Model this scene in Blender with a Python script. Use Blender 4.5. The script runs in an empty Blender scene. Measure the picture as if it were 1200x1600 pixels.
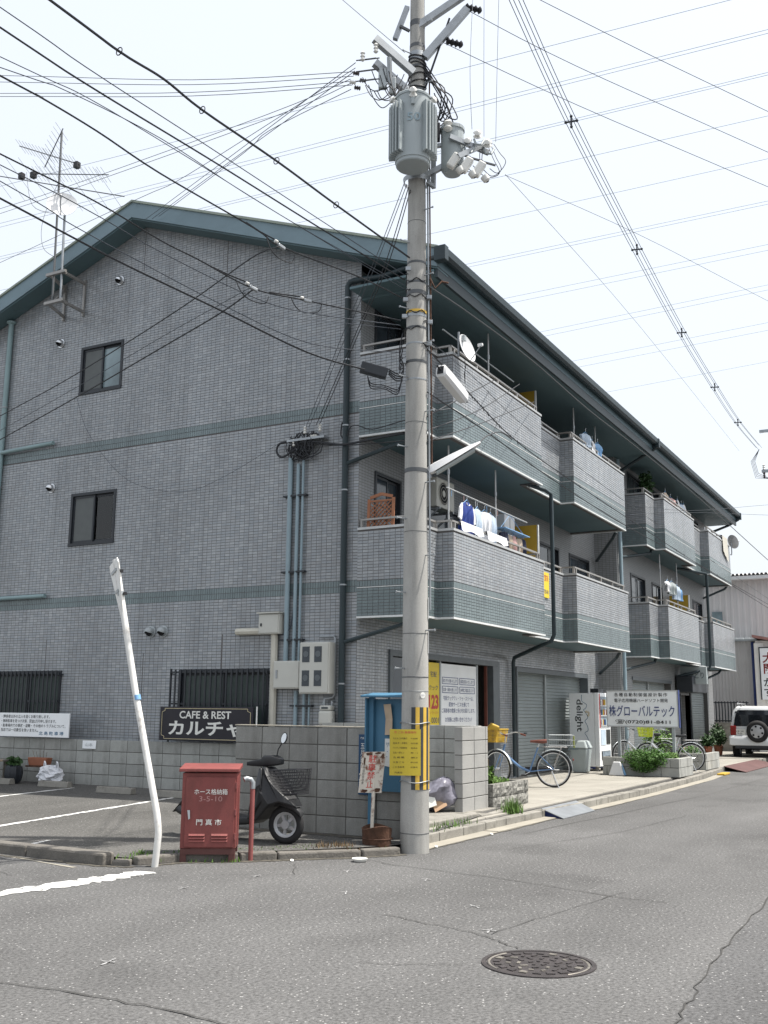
import bpy, math, random
from mathutils import Vector, Matrix
random.seed(7)
R = math.radians
scene = bpy.context.scene
col = scene.collection

# ------------------------------------------------------------------ camera
cam_d = bpy.data.cameras.new('camera'); cam = bpy.data.objects.new('camera', cam_d); col.objects.link(cam)
yaw, pitch, roll = 0.505871, 0.18967, 0.0094984
fw = Vector((math.cos(pitch)*math.cos(yaw), math.cos(pitch)*math.sin(yaw), math.sin(pitch)))
rt0 = Vector((math.sin(yaw), -math.cos(yaw), 0)); up0 = rt0.cross(fw)
rt = rt0*math.cos(roll)+up0*math.sin(roll); up = -rt0*math.sin(roll)+up0*math.cos(roll)
cam.matrix_world = Matrix(((rt.x, up.x, -fw.x, 0), (rt.y, up.y, -fw.y, 0), (rt.z, up.z, -fw.z, 1.5), (0, 0, 0, 1)))
cam_d.sensor_fit = 'AUTO'; cam_d.sensor_width = 36; cam_d.lens = 36*1609.45/1600
cam_d.clip_start = 0.05; cam_d.clip_end = 2000
scene.camera = cam

# ------------------------------------------------------------------ sky, sun, exposure
SUN = Vector((0.18, -0.41, 1.0)).normalized()
world = bpy.data.worlds.new('World'); scene.world = world; world.use_nodes = True
nt = world.node_tree; nt.nodes.clear()
wo = nt.nodes.new('ShaderNodeOutputWorld'); bg = nt.nodes.new('ShaderNodeBackground')
sk = nt.nodes.new('ShaderNodeTexSky'); sk.sky_type = 'NISHITA'; sk.sun_disc = False
sk.sun_elevation = math.asin(SUN.z); sk.sun_rotation = math.atan2(SUN.x, SUN.y)
sk.air_density = 1.3; sk.dust_density = 7.0; sk.ozone_density = 1.5; sk.altitude = 0
bg.inputs['Strength'].default_value = 0.132
# thin bright summer haze over the whole sky: the clear-sky colour mixed with an even milky white
hz = nt.nodes.new('ShaderNodeMix'); hz.data_type = 'RGBA'; hz.inputs[0].default_value = 0.68; hz.inputs[7].default_value = (6.0, 6.3, 6.65, 1)
nt.links.new(sk.outputs[0], hz.inputs[6]); nt.links.new(hz.outputs[2], bg.inputs[0]); nt.links.new(bg.outputs[0], wo.inputs[0])
sd = bpy.data.lights.new('sun', 'SUN'); sun = bpy.data.objects.new('sun', sd); col.objects.link(sun)
sd.energy = 5.0; sd.angle = R(0.6); sd.color = (1.0, 0.955, 0.89)
sun.rotation_euler = SUN.to_track_quat('Z', 'Y').to_euler(); sun.location = (0, -20, 40)
scene.view_settings.view_transform = 'Standard'; scene.view_settings.look = 'None'
scene.view_settings.gamma = 1.0; scene.view_settings.exposure = 0.58; scene.view_settings.use_curve_mapping = False
scene.render.engine = 'CYCLES'
scene.cycles.max_bounces = 6; scene.cycles.diffuse_bounces = 3; scene.cycles.glossy_bounces = 3
scene.cycles.transparent_max_bounces = 8

# ------------------------------------------------------------------ materials
def mat(name, c, rough=0.7, metal=0.0, var=0.12, scale=6.0, bump=0.0, bscale=60.0, dirt=0.0, dirtc=(0.05, 0.045, 0.04), dscale=2.5,
        spec=0.4, coat=0.0, fine=0.0, streak=0.0, rnd=0.0, dlo=0.48, dhi=0.75):
    m = bpy.data.materials.new(name); m.use_nodes = True
    t = m.node_tree; t.nodes.clear(); N = t.nodes.new; L = t.links.new
    o = N('ShaderNodeOutputMaterial'); b = N('ShaderNodeBsdfPrincipled'); L(b.outputs[0], o.inputs[0])
    b.inputs['Roughness'].default_value = rough; b.inputs['Metallic'].default_value = metal
    b.inputs['Specular IOR Level'].default_value = spec; b.inputs['Coat Weight'].default_value = coat
    tc = N('ShaderNodeTexCoord')
    n1 = N('ShaderNodeTexNoise'); n1.inputs['Scale'].default_value = scale; n1.inputs['Detail'].default_value = 5
    L(tc.outputs['Object'], n1.inputs['Vector'])
    r1 = N('ShaderNodeValToRGB')
    e = r1.color_ramp.elements
    e[0].position = 0.3; e[1].position = 0.7
    e[0].color = tuple(max(0, x*(1-var)) for x in c)+(1,); e[1].color = tuple(min(1, x*(1+var)) for x in c)+(1,)
    L(n1.outputs[0], r1.inputs[0]); out = r1.outputs[0]
    if dirt > 0:
        n2 = N('ShaderNodeTexNoise'); n2.inputs['Scale'].default_value = dscale; n2.inputs['Detail'].default_value = 8; n2.inputs['Roughness'].default_value = 0.65
        if streak > 0:
            mp = N('ShaderNodeMapping'); mp.inputs['Scale'].default_value = (1, 1, streak); L(tc.outputs['Object'], mp.inputs[0]); L(mp.outputs[0], n2.inputs['Vector'])
        else: L(tc.outputs['Object'], n2.inputs['Vector'])
        r2 = N('ShaderNodeValToRGB'); r2.color_ramp.elements[0].position = dlo; r2.color_ramp.elements[1].position = dhi
        L(n2.outputs[0], r2.inputs[0])
        mu = N('ShaderNodeMath'); mu.operation = 'MULTIPLY'; mu.inputs[1].default_value = dirt; L(r2.outputs[0], mu.inputs[0])
        mx = N('ShaderNodeMix'); mx.data_type = 'RGBA'; mx.inputs[7].default_value = tuple(dirtc)+(1,)
        L(mu.outputs[0], mx.inputs[0]); L(out, mx.inputs[6]); out = mx.outputs[2]
    if fine > 0:
        n3 = N('ShaderNodeTexNoise'); n3.inputs['Scale'].default_value = 140; n3.inputs['Detail'].default_value = 2; L(tc.outputs['Object'], n3.inputs['Vector'])
        hv = N('ShaderNodeMapRange'); hv.inputs[1].default_value = 0.3; hv.inputs[2].default_value = 0.7; hv.inputs[3].default_value = 1-fine; hv.inputs[4].default_value = 1+fine
        L(n3.outputs[0], hv.inputs[0]); ml = N('ShaderNodeVectorMath'); ml.operation = 'SCALE'; L(out, ml.inputs[0]); L(hv.outputs[0], ml.inputs[3]); out = ml.outputs[0]
    if rnd > 0:
        oi = N('ShaderNodeObjectInfo'); hr = N('ShaderNodeMapRange'); hr.inputs[3].default_value = 1-rnd; hr.inputs[4].default_value = 1+rnd
        L(oi.outputs['Random'], hr.inputs[0]); m2 = N('ShaderNodeVectorMath'); m2.operation = 'SCALE'; L(out, m2.inputs[0]); L(hr.outputs[0], m2.inputs[3]); out = m2.outputs[0]
    L(out, b.inputs['Base Color'])
    if bump > 0:
        n4 = N('ShaderNodeTexNoise'); n4.inputs['Scale'].default_value = bscale; n4.inputs['Detail'].default_value = 6; L(tc.outputs['Object'], n4.inputs['Vector'])
        bp = N('ShaderNodeBump'); bp.inputs['Strength'].default_value = bump; bp.inputs['Distance'].default_value = 0.01
        L(n4.outputs[0], bp.inputs['Height']); L(bp.outputs[0], b.inputs['Normal'])
    return m

def asphalt(name, c, speck=0.5, big=0.25):
    m = mat(name, c, rough=0.9, var=0.10, scale=0.55, bump=0.5, bscale=130, spec=0.25)
    t = m.node_tree; N = t.nodes.new; L = t.links.new
    b = [n for n in t.nodes if n.type == 'BSDF_PRINCIPLED'][0]; tc = [n for n in t.nodes if n.type == 'TEX_COORD'][0]
    src = b.inputs['Base Color'].links[0].from_socket
    n = N('ShaderNodeTexNoise'); n.inputs['Scale'].default_value = 42; n.inputs['Detail'].default_value = 4; n.inputs['Roughness'].default_value = 0.7; L(tc.outputs['Object'], n.inputs['Vector'])
    r = N('ShaderNodeMapRange'); r.inputs[1].default_value = 0.28; r.inputs[2].default_value = 0.72; r.inputs[3].default_value = 1-speck; r.inputs[4].default_value = 1+speck; L(n.outputs[0], r.inputs[0])
    s1 = N('ShaderNodeVectorMath'); s1.operation = 'SCALE'; L(src, s1.inputs[0]); L(r.outputs[0], s1.inputs[3])
    # patches of wear, long in the driving direction
    mp = N('ShaderNodeMapping'); mp.inputs['Scale'].default_value = (0.25, 0.9, 1); L(tc.outputs['Object'], mp.inputs[0])
    n2 = N('ShaderNodeTexNoise'); n2.inputs['Scale'].default_value = 1.1; n2.inputs['Detail'].default_value = 6; L(mp.outputs[0], n2.inputs['Vector'])
    r2 = N('ShaderNodeMapRange'); r2.inputs[1].default_value = 0.3; r2.inputs[2].default_value = 0.7; r2.inputs[3].default_value = 1-big; r2.inputs[4].default_value = 1+big; L(n2.outputs[0], r2.inputs[0])
    s2 = N('ShaderNodeVectorMath'); s2.operation = 'SCALE'; L(s1.outputs[0], s2.inputs[0]); L(r2.outputs[0], s2.inputs[3])
    # old oil and damp stains
    ns_ = N('ShaderNodeTexNoise'); ns_.inputs['Scale'].default_value = 0.75; ns_.inputs['Detail'].default_value = 5; L(tc.outputs['Object'], ns_.inputs['Vector'])
    rs_ = N('ShaderNodeMapRange'); rs_.inputs[1].default_value = 0.56; rs_.inputs[2].default_value = 0.70; rs_.inputs[3].default_value = 1.0; rs_.inputs[4].default_value = 0.80; L(ns_.outputs[0], rs_.inputs[0])
    s3 = N('ShaderNodeVectorMath'); s3.operation = 'SCALE'; L(s2.outputs[0], s3.inputs[0]); L(rs_.outputs[0], s3.inputs[3]); s2 = s3
    # pale aggregate grains
    v = N('ShaderNodeTexVoronoi'); v.inputs['Scale'].default_value = 34; L(tc.outputs['Object'], v.inputs['Vector'])
    lt = N('ShaderNodeMath'); lt.operation = 'LESS_THAN'; lt.inputs[1].default_value = 0.19; L(v.outputs['Distance'], lt.inputs[0])
    sp = N('ShaderNodeSeparateColor'); L(v.outputs['Color'], sp.inputs[0])
    g2 = N('ShaderNodeMath'); g2.operation = 'GREATER_THAN'; g2.inputs[1].default_value = 0.72; L(sp.outputs[0], g2.inputs[0])
    mu = N('ShaderNodeMath'); mu.operation = 'MULTIPLY'; L(lt.outputs[0], mu.inputs[0]); L(g2.outputs[0], mu.inputs[1])
    mx = N('ShaderNodeMix'); mx.data_type = 'RGBA'; mx.inputs[7].default_value = (0.33, 0.328, 0.32, 1); L(mu.outputs[0], mx.inputs[0]); L(s2.outputs[0], mx.inputs[6])
    L(mx.outputs[2], b.inputs['Base Color'])
    return m

def tile_attr_mat(name):
    m = bpy.data.materials.new(name); m.use_nodes = True; t = m.node_tree; N = t.nodes.new; L = t.links.new
    b = t.nodes['Principled BSDF']; b.inputs['Roughness'].default_value = 0.27; b.inputs['Specular IOR Level'].default_value = 0.6
    a = N('ShaderNodeAttribute'); a.attribute_name = 'tone'
    tc = N('ShaderNodeTexCoord'); mp = N('ShaderNodeMapping'); mp.inputs['Scale'].default_value = (1, 1, 0.25); L(tc.outputs['Object'], mp.inputs[0])
    n = N('ShaderNodeTexNoise'); n.inputs['Scale'].default_value = 1.3; n.inputs['Detail'].default_value = 7; L(mp.outputs[0], n.inputs['Vector'])
    r = N('ShaderNodeMapRange'); r.inputs[1].default_value = 0.25; r.inputs[2].default_value = 0.75; r.inputs[3].default_value = 0.86; r.inputs[4].default_value = 1.1; L(n.outputs[0], r.inputs[0])
    # rain streaks and grime with their own shapes
    mp2 = N('ShaderNodeMapping'); mp2.inputs['Scale'].default_value = (3.2, 3.2, 0.16); L(tc.outputs['Object'], mp2.inputs[0])
    n2 = N('ShaderNodeTexNoise'); n2.inputs['Scale'].default_value = 1.6; n2.inputs['Detail'].default_value = 6; L(mp2.outputs[0], n2.inputs['Vector'])
    r2 = N('ShaderNodeMapRange'); r2.inputs[1].default_value = 0.52; r2.inputs[2].default_value = 0.74; r2.inputs[3].default_value = 1.0; r2.inputs[4].default_value = 0.80; L(n2.outputs[0], r2.inputs[0])
    n3 = N('ShaderNodeTexNoise'); n3.inputs['Scale'].default_value = 0.45; n3.inputs['Detail'].default_value = 4; L(tc.outputs['Object'], n3.inputs['Vector'])
    r3 = N('ShaderNodeMapRange'); r3.inputs[1].default_value = 0.3; r3.inputs[2].default_value = 0.7; r3.inputs[3].default_value = 0.96; r3.inputs[4].default_value = 1.14; L(n3.outputs[0], r3.inputs[0])
    q1 = N('ShaderNodeMath'); q1.operation = 'MULTIPLY'; L(r.outputs[0], q1.inputs[0]); L(r2.outputs[0], q1.inputs[1])
    q2 = N('ShaderNodeMath'); q2.operation = 'MULTIPLY'; L(q1.outputs[0], q2.inputs[0]); L(r3.outputs[0], q2.inputs[1])
    s = N('ShaderNodeVectorMath'); s.operation = 'SCALE'; L(a.outputs['Color'], s.inputs[0]); L(q2.outputs[0], s.inputs[3]); L(s.outputs[0], b.inputs['Base Color'])
    return m

def brick_mat(name, c1, c2, cm, axis='x'):
    # small tiles too far off or too deep in shade to build singly
    m = bpy.data.materials.new(name); m.use_nodes = True; t = m.node_tree; N = t.nodes.new; L = t.links.new
    b = t.nodes['Principled BSDF']; b.inputs['Roughness'].default_value = 0.5
    tc = N('ShaderNodeTexCoord'); sx = N('ShaderNodeSeparateXYZ'); cx = N('ShaderNodeCombineXYZ'); L(tc.outputs['Object'], sx.inputs[0])
    L(sx.outputs['X' if axis == 'x' else 'Y'], cx.inputs[0]); L(sx.outputs['Z'], cx.inputs[1])
    k = N('ShaderNodeTexBrick'); k.inputs['Scale'].default_value = 1; k.offset = 0.0; k.inputs['Brick Width'].default_value = 0.1; k.inputs['Row Height'].default_value = 0.05
    k.inputs['Mortar Size'].default_value = 0.004; k.inputs['Color1'].default_value = c1+(1,); k.inputs['Color2'].default_value = c2+(1,); k.inputs['Mortar'].default_value = cm+(1,)
    L(cx.outputs[0], k.inputs['Vector']); L(k.outputs[0], b.inputs['Base Color'])
    bp = N('ShaderNodeBump'); bp.inputs['Strength'].default_value = 0.4; bp.inputs['Distance'].default_value = 0.005; bp.invert = True
    L(k.outputs['Fac'], bp.inputs['Height']); L(bp.outputs[0], b.inputs['Normal'])
    return m

def glass_mat(name, c=(0.03, 0.04, 0.05), rough=0.06):
    m = mat(name, c, rough=rough, var=0.35, scale=1.6, spec=0.5); return m

def clear_glass(name):
    m = bpy.data.materials.new(name); m.use_nodes = True; t = m.node_tree; t.nodes.clear(); N = t.nodes.new; L = t.links.new
    o = N('ShaderNodeOutputMaterial'); mx = N('ShaderNodeMixShader'); tr = N('ShaderNodeBsdfTransparent'); gl = N('ShaderNodeBsdfGlossy'); fr = N('ShaderNodeFresnel')
    tr.inputs[0].default_value = (0.88, 0.94, 0.95, 1); gl.inputs['Roughness'].default_value = 0.03; fr.inputs[0].default_value = 1.6
    L(fr.outputs[0], mx.inputs[0]); L(tr.outputs[0], mx.inputs[1]); L(gl.outputs[0], mx.inputs[2]); L(mx.outputs[0], o.inputs[0]); return m
M = {}
M['clear'] = clear_glass('clear_window_glass')
M['curtain'] = mat('pale_curtain', (0.80, 0.84, 0.85), 0.9, var=0.08)
M['road'] = asphalt('road_asphalt', (0.101, 0.1005, 0.0995), 0.62, 0.13)
M['lot'] = asphalt('lot_asphalt', (0.090, 0.088, 0.083), 0.6, 0.18)
M['tar'] = mat('crack_tar', (0.042, 0.041, 0.039), 0.95)
M['paint'] = mat('road_paint', (0.62, 0.62, 0.60), 0.7, var=0.14, scale=9, dirt=0.95, dirtc=(0.09, 0.09, 0.088), dscale=13, dlo=0.53, dhi=0.60)
M['chalk'] = mat('chalk_paint', (0.36, 0.36, 0.36), 0.8, dirt=0.95, dirtc=(0.09, 0.09, 0.09), dscale=30, dlo=0.45, dhi=0.55)
M['roaddark'] = asphalt('road_asphalt_darker', (0.088, 0.088, 0.0885), 0.62, 0.12)
M['dirtshade'] = mat('grit_and_painted_shade', (0.075, 0.068, 0.055), 0.95, var=0.4, scale=14, bump=0.5, dirt=0.6, dirtc=(0.11, 0.105, 0.09), dscale=20)  # dark brown holds grit and painted contact shade together
M['concrete'] = mat('pale_concrete', (0.275, 0.262, 0.23), 0.85, var=0.12, scale=1.4, bump=0.25, bscale=90, dirt=0.3, dirtc=(0.16, 0.15, 0.13), dscale=1.7, fine=0.1)
M['kerb'] = mat('kerb_concrete', (0.235, 0.225, 0.20), 0.88, var=0.16, scale=3, bump=0.4, bscale=70, dirt=0.9, dirtc=(0.085, 0.08, 0.068), dscale=4, fine=0.2)
M['kerbdark'] = mat('old_dark_kerb', (0.15, 0.14, 0.125), 0.92, var=0.25, scale=4, bump=0.7, bscale=40, dirt=0.9, dirtc=(0.06, 0.055, 0.047), dscale=4, fine=0.2)
M['gutterc'] = mat('gutter_concrete', (0.28, 0.262, 0.22), 0.88, var=0.14, scale=2, bump=0.3, dirt=0.4, dirtc=(0.2, 0.18, 0.15), dscale=4, fine=0.1)
M['block'] = mat('block_concrete', (0.33, 0.335, 0.315), 0.9, var=0.12, scale=3.0, bump=0.5, bscale=110, dirt=0.75, dirtc=(0.12, 0.12, 0.11), dscale=2.6, streak=0.35, fine=0.12, rnd=0.10)
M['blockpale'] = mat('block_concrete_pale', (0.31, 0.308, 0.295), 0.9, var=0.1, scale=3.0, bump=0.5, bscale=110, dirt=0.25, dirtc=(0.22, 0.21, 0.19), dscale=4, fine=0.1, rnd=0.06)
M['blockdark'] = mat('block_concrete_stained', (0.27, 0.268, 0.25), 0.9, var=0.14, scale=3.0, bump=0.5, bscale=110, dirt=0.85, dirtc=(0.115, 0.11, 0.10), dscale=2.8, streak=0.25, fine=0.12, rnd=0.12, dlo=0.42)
M['greenpane'] = mat('green_pane', (0.05, 0.07, 0.066), 0.25, var=0.15)
M['plinth'] = mat('dark_red_plinth', (0.10, 0.04, 0.036), 0.7, dirt=0.4)
M['mortar'] = mat('mortar', (0.13, 0.125, 0.115), 0.95, var=0.2, scale=8)
M['split'] = mat('split_stone', (0.19, 0.187, 0.17), 0.95, var=0.45, scale=26, bump=1.0, bscale=45, fine=0.25, rnd=0.08)
M['tile'] = tile_attr_mat('facade_tile')
M['grout'] = mat('grout', (0.115, 0.109, 0.108), 0.9, var=0.15, scale=5)
M['tilex'] = brick_mat('tile_wall_front', (0.255, 0.265, 0.27), (0.225, 0.235, 0.24), (0.09, 0.088, 0.085), 'x')
M['tiley'] = brick_mat('tile_wall_side', (0.255, 0.265, 0.27), (0.225, 0.235, 0.24), (0.09, 0.088, 0.085), 'y')
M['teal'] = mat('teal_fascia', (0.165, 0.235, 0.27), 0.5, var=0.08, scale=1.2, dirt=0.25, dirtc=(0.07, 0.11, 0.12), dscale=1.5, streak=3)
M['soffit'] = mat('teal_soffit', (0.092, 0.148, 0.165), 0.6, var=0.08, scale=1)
M['trim'] = mat('trim_edge', (0.26, 0.30, 0.25), 0.5, var=0.1)
M['gutter'] = mat('dark_gutter', (0.020, 0.034, 0.040), 0.45, var=0.1)
M['roof'] = mat('roof_sheet', (0.08, 0.13, 0.15), 0.5)
M['cap'] = mat('parapet_cap', (0.46, 0.47, 0.47), 0.45, metal=0.3, var=0.08)
M['rail'] = mat('rail_bronze', (0.30, 0.29, 0.275), 0.4, metal=0.4, var=0.08)
M['lip'] = mat('white_lip', (0.62, 0.64, 0.64), 0.6, var=0.06)
M['pipegrey'] = mat('grey_green_pipe', (0.22, 0.31, 0.32), 0.45, var=0.08, scale=2)
M['conduit'] = mat('grey_conduit', (0.24, 0.32, 0.36), 0.45, var=0.08, scale=2)
M['galv'] = mat('galvanised', (0.31, 0.33, 0.345), 0.4, metal=0.6, var=0.12, scale=8)
M['steel'] = mat('painted_steel_grey', (0.36, 0.39, 0.40), 0.45, metal=0.2, var=0.1)
M['beige'] = mat('beige_duct', (0.52, 0.50, 0.43), 0.5, var=0.06)
M['boxgrey'] = mat('meter_box_cream', (0.50, 0.50, 0.46), 0.5, var=0.05, scale=2, dirt=0.2, dirtc=(0.3, 0.28, 0.24), dscale=2, streak=0.3)
M['frame'] = mat('dark_frame', (0.022, 0.026, 0.032), 0.4, var=0.1)
M['framemid'] = mat('grey_frame', (0.10, 0.115, 0.125), 0.4, var=0.1)
M['glass'] = glass_mat('window_glass')
M['glassblue'] = glass_mat('frosted_glass', (0.19, 0.25, 0.27), 0.18)
M['screen'] = mat('insect_screen', (0.115, 0.125, 0.125), 0.8, var=0.06)
M['dark'] = mat('dark_interior', (0.012, 0.012, 0.014), 0.9)
M['chrome'] = mat('bright_metal', (0.62, 0.63, 0.64), 0.22, metal=0.9, var=0.05)
M['shutter'] = mat('shutter_steel', (0.26, 0.29, 0.29), 0.45, metal=0.25, var=0.06, scale=1.2, dirt=0.2, dirtc=(0.17, 0.17, 0.16))
M['pole'] = mat('pole_concrete', (0.36, 0.355, 0.335), 0.85, var=0.09, scale=2.2, bump=0.1, bscale=80, dirt=0.7, dirtc=(0.19, 0.187, 0.175), dscale=3.4, streak=0.14, fine=0.12, dlo=0.44, dhi=0.68)
M['band'] = mat('steel_band', (0.10, 0.105, 0.11), 0.5, metal=0.5)
M['postwhite'] = mat('scuffed_white_post', (0.66, 0.655, 0.63), 0.5, var=0.08, scale=4, dirt=0.6, dirtc=(0.28, 0.24, 0.20), dscale=9, dlo=0.56, dhi=0.68)
M['cable'] = mat('black_cable', (0.018, 0.020, 0.024), 0.6)
M['wire'] = mat('thin_wire', (0.05, 0.06, 0.075), 0.5)
M['wirefar'] = mat('bare_conductor', (0.26, 0.33, 0.42), 0.5, metal=0.3)
M['transf'] = mat('transformer_grey', (0.33, 0.37, 0.38), 0.45, var=0.06, scale=2, dirt=0.2, dirtc=(0.22, 0.2, 0.17), dscale=2, streak=0.3)
M['porc'] = mat('porcelain', (0.66, 0.66, 0.63), 0.25, var=0.04)
M['brownp'] = mat('brown_porcelain', (0.06, 0.05, 0.05), 0.3)
M['white'] = mat('white_paint', (0.74, 0.74, 0.72), 0.45, var=0.05, scale=3, dirt=0.15, dirtc=(0.5, 0.47, 0.42), dscale=4)
M['signwhite'] = mat('sign_white', (0.84, 0.86, 0.87), 0.4, var=0.03, scale=2, dirt=0.12, dirtc=(0.45, 0.45, 0.42), dscale=3)
M['navy'] = mat('navy_paint', (0.025, 0.045, 0.17), 0.5)
M['blackp'] = mat('black_paint', (0.014, 0.014, 0.017), 0.45, var=0.15)
M['signblack'] = mat('sign_black', (0.012, 0.011, 0.018), 0.4, var=0.2, scale=3, dirt=0.2, dirtc=(0.04, 0.035, 0.035))
M['gold'] = mat('gold_line', (0.55, 0.48, 0.30), 0.4)
M['red'] = mat('hose_box_red', (0.205, 0.055, 0.050), 0.55, var=0.16, scale=2.5, dirt=0.75, dirtc=(0.115, 0.038, 0.032), dscale=4.5, streak=0.45, bump=0.12, fine=0.08, dlo=0.47, dhi=0.7)
M['redpipe'] = mat('faded_red_pipe', (0.24, 0.075, 0.07), 0.6, dirt=0.4, dirtc=(0.13, 0.05, 0.05))
M['redpaint'] = mat('red_lettering', (0.50, 0.06, 0.05), 0.6, dirt=0.3, dirtc=(0.5, 0.3, 0.25), dscale=20)
M['faded'] = mat('faded_lettering', (0.40, 0.22, 0.21), 0.7)
M['rust'] = mat('rust', (0.085, 0.042, 0.026), 0.9, var=0.5, scale=9, bump=0.6, bscale=40, dirt=0.5, dirtc=(0.03, 0.02, 0.016), dscale=6)
M['rustsign'] = mat('rusty_white_enamel', (0.58, 0.54, 0.47), 0.6, var=0.08, dirt=1.0, dirtc=(0.15, 0.052, 0.024), dscale=9, dlo=0.50, dhi=0.62)
M['yellow'] = mat('yellow_notice', (0.50, 0.385, 0.035), 0.55, var=0.07, scale=4, dirt=0.2, dirtc=(0.42, 0.31, 0.05), dscale=5)
M['yellowtape'] = mat('yellow_stripe', (0.62, 0.40, 0.06), 0.55, var=0.08, dirt=0.2, dirtc=(0.4, 0.27, 0.08), dscale=8)
M['signyellow'] = mat('shop_yellow', (0.72, 0.53, 0.015), 0.4, var=0.03)
M['blackstripe'] = mat('grey_black_stripe', (0.045, 0.05, 0.055), 0.7, var=0.2)
M['blueboard'] = mat('blue_board', (0.06, 0.165, 0.26), 0.55, var=0.08, scale=3, dirt=0.15, dirtc=(0.02, 0.10, 0.2))
M['blueplate'] = mat('address_plate_blue', (0.018, 0.06, 0.13), 0.4)
M['paper'] = mat('paper', (0.70, 0.70, 0.66), 0.8, var=0.04)
M['wood'] = mat('pale_wood', (0.46, 0.36, 0.26), 0.75, var=0.15, scale=6)
M['lattice'] = mat('lattice_wood', (0.30, 0.13, 0.07), 0.75, var=0.15, scale=6)
M['partition'] = mat('yellow_partition', (0.42, 0.27, 0.03), 0.6, var=0.05)
M['rubber'] = mat('tyre_rubber', (0.018, 0.018, 0.019), 0.85, var=0.15)
M['blackplastic'] = mat('black_plastic', (0.016, 0.017, 0.019), 0.35, spec=0.5, var=0.1)
M['greyplastic'] = mat('dark_grey_plastic', (0.026, 0.027, 0.029), 0.55, var=0.1, dirt=0.2, dirtc=(0.08, 0.078, 0.07))
M['seat'] = mat('seat_vinyl', (0.02, 0.02, 0.022), 0.5)
M['carwhite'] = mat('car_paint_white', (0.63, 0.65, 0.66), 0.25, var=0.02, coat=0.6)
M['carglass'] = glass_mat('car_glass', (0.012, 0.014, 0.018), 0.04)
M['tail'] = mat('tail_lamp_red', (0.20, 0.012, 0.01), 0.2)
M['alloy'] = mat('alloy_wheel', (0.40, 0.41, 0.42), 0.45, metal=0.3)
M['vend'] = mat('vending_white', (0.82, 0.84, 0.85), 0.35, var=0.03)
M['vendblue'] = mat('vending_line_blue', (0.07, 0.16, 0.26), 0.5)
M['vendpane'] = mat('vending_window', (0.22, 0.27, 0.32), 0.1, var=0.3, scale=9)
M['bin'] = mat('grey_bin', (0.34, 0.38, 0.38), 0.6, var=0.05)
M['bikeblue'] = mat('bicycle_blue', (0.11, 0.20, 0.36), 0.3, metal=0.2)
M['bikewhite'] = mat('bicycle_silver', (0.52, 0.55, 0.58), 0.3, metal=0.5)
M['crate'] = mat('yellow_crate', (0.48, 0.31, 0.035), 0.55, var=0.06)
M['lime'] = mat('lime_basket', (0.45, 0.52, 0.03), 0.55)
M['saddle'] = mat('brown_saddle', (0.16, 0.055, 0.04), 0.5)
M['leaf'] = mat('leaf_green', (0.055, 0.13, 0.022), 0.6, var=0.5, scale=14, rnd=0.1)
M['leafdark'] = mat('leaf_dark', (0.03, 0.07, 0.02), 0.6, var=0.45, scale=12)
M['grass'] = mat('weed_green', (0.085, 0.16, 0.03), 0.7, var=0.45, scale=11)
M['drygrass'] = mat('dry_grass', (0.13, 0.09, 0.05), 0.85, var=0.3, scale=11)
M['soil'] = mat('soil', (0.06, 0.045, 0.032), 0.95, var=0.3, scale=20, bump=0.6)
M['terra'] = mat('terracotta', (0.26, 0.10, 0.055), 0.75, var=0.12)
M['bag'] = mat('plastic_bag', (0.60, 0.61, 0.64), 0.3, var=0.12, scale=9)
M['bagdark'] = mat('grey_bag', (0.19, 0.185, 0.225), 0.25, var=0.5, scale=7, bump=0.8, bscale=14)
M['card'] = mat('cardboard', (0.42, 0.28, 0.18), 0.85)
M['manhole'] = mat('cast_iron', (0.052, 0.046, 0.046), 0.6, metal=0.35, var=0.3, scale=12, bump=0.3, bscale=90)
M['manholew'] = mat('worn_iron', (0.19, 0.177, 0.155), 0.55, metal=0.4, var=0.3, scale=20)
M['ramp'] = mat('ramp_steel', (0.19, 0.205, 0.22), 0.55, metal=0.2, var=0.12, scale=4)
M['rampred'] = mat('ramp_red_steel', (0.095, 0.046, 0.043), 0.7, var=0.2, scale=3)
M['corr'] = mat('corrugated_steel', (0.56, 0.55, 0.545), 0.5, var=0.07, scale=0.8, dirt=0.2, dirtc=(0.28, 0.25, 0.22), dscale=1.2, streak=0.15)
M['shopwhite'] = mat('shop_wall', (0.74, 0.72, 0.68), 0.7, var=0.05)
M['clothblue'] = mat('cloth_blue', (0.02, 0.045, 0.22), 0.85)
M['clothwhite'] = mat('cloth_white', (0.68, 0.69, 0.71), 0.9, var=0.05)
M['clothlight'] = mat('cloth_pale_blue', (0.45, 0.54, 0.64), 0.9)
M['clothpink'] = mat('cloth_pink', (0.55, 0.36, 0.34), 0.9)
M['clothtan'] = mat('cloth_tan', (0.48, 0.40, 0.32), 0.9)
M['clothnavy'] = mat('cloth_navy', (0.035, 0.04, 0.07), 0.9)
M['hangblue'] = mat('blue_plastic', (0.18, 0.36, 0.60), 0.5)
M['acwhite'] = mat('ac_casing', (0.50, 0.49, 0.44), 0.5, var=0.05)
M['dish'] = mat('dish_white', (0.66, 0.67, 0.68), 0.4, var=0.03)
M['antenna'] = mat('antenna_metal', (0.13, 0.135, 0.14), 0.5, metal=0.5)
M['rooffar'] = mat('red_roof_sheet', (0.32, 0.16, 0.14), 0.7)

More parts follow.
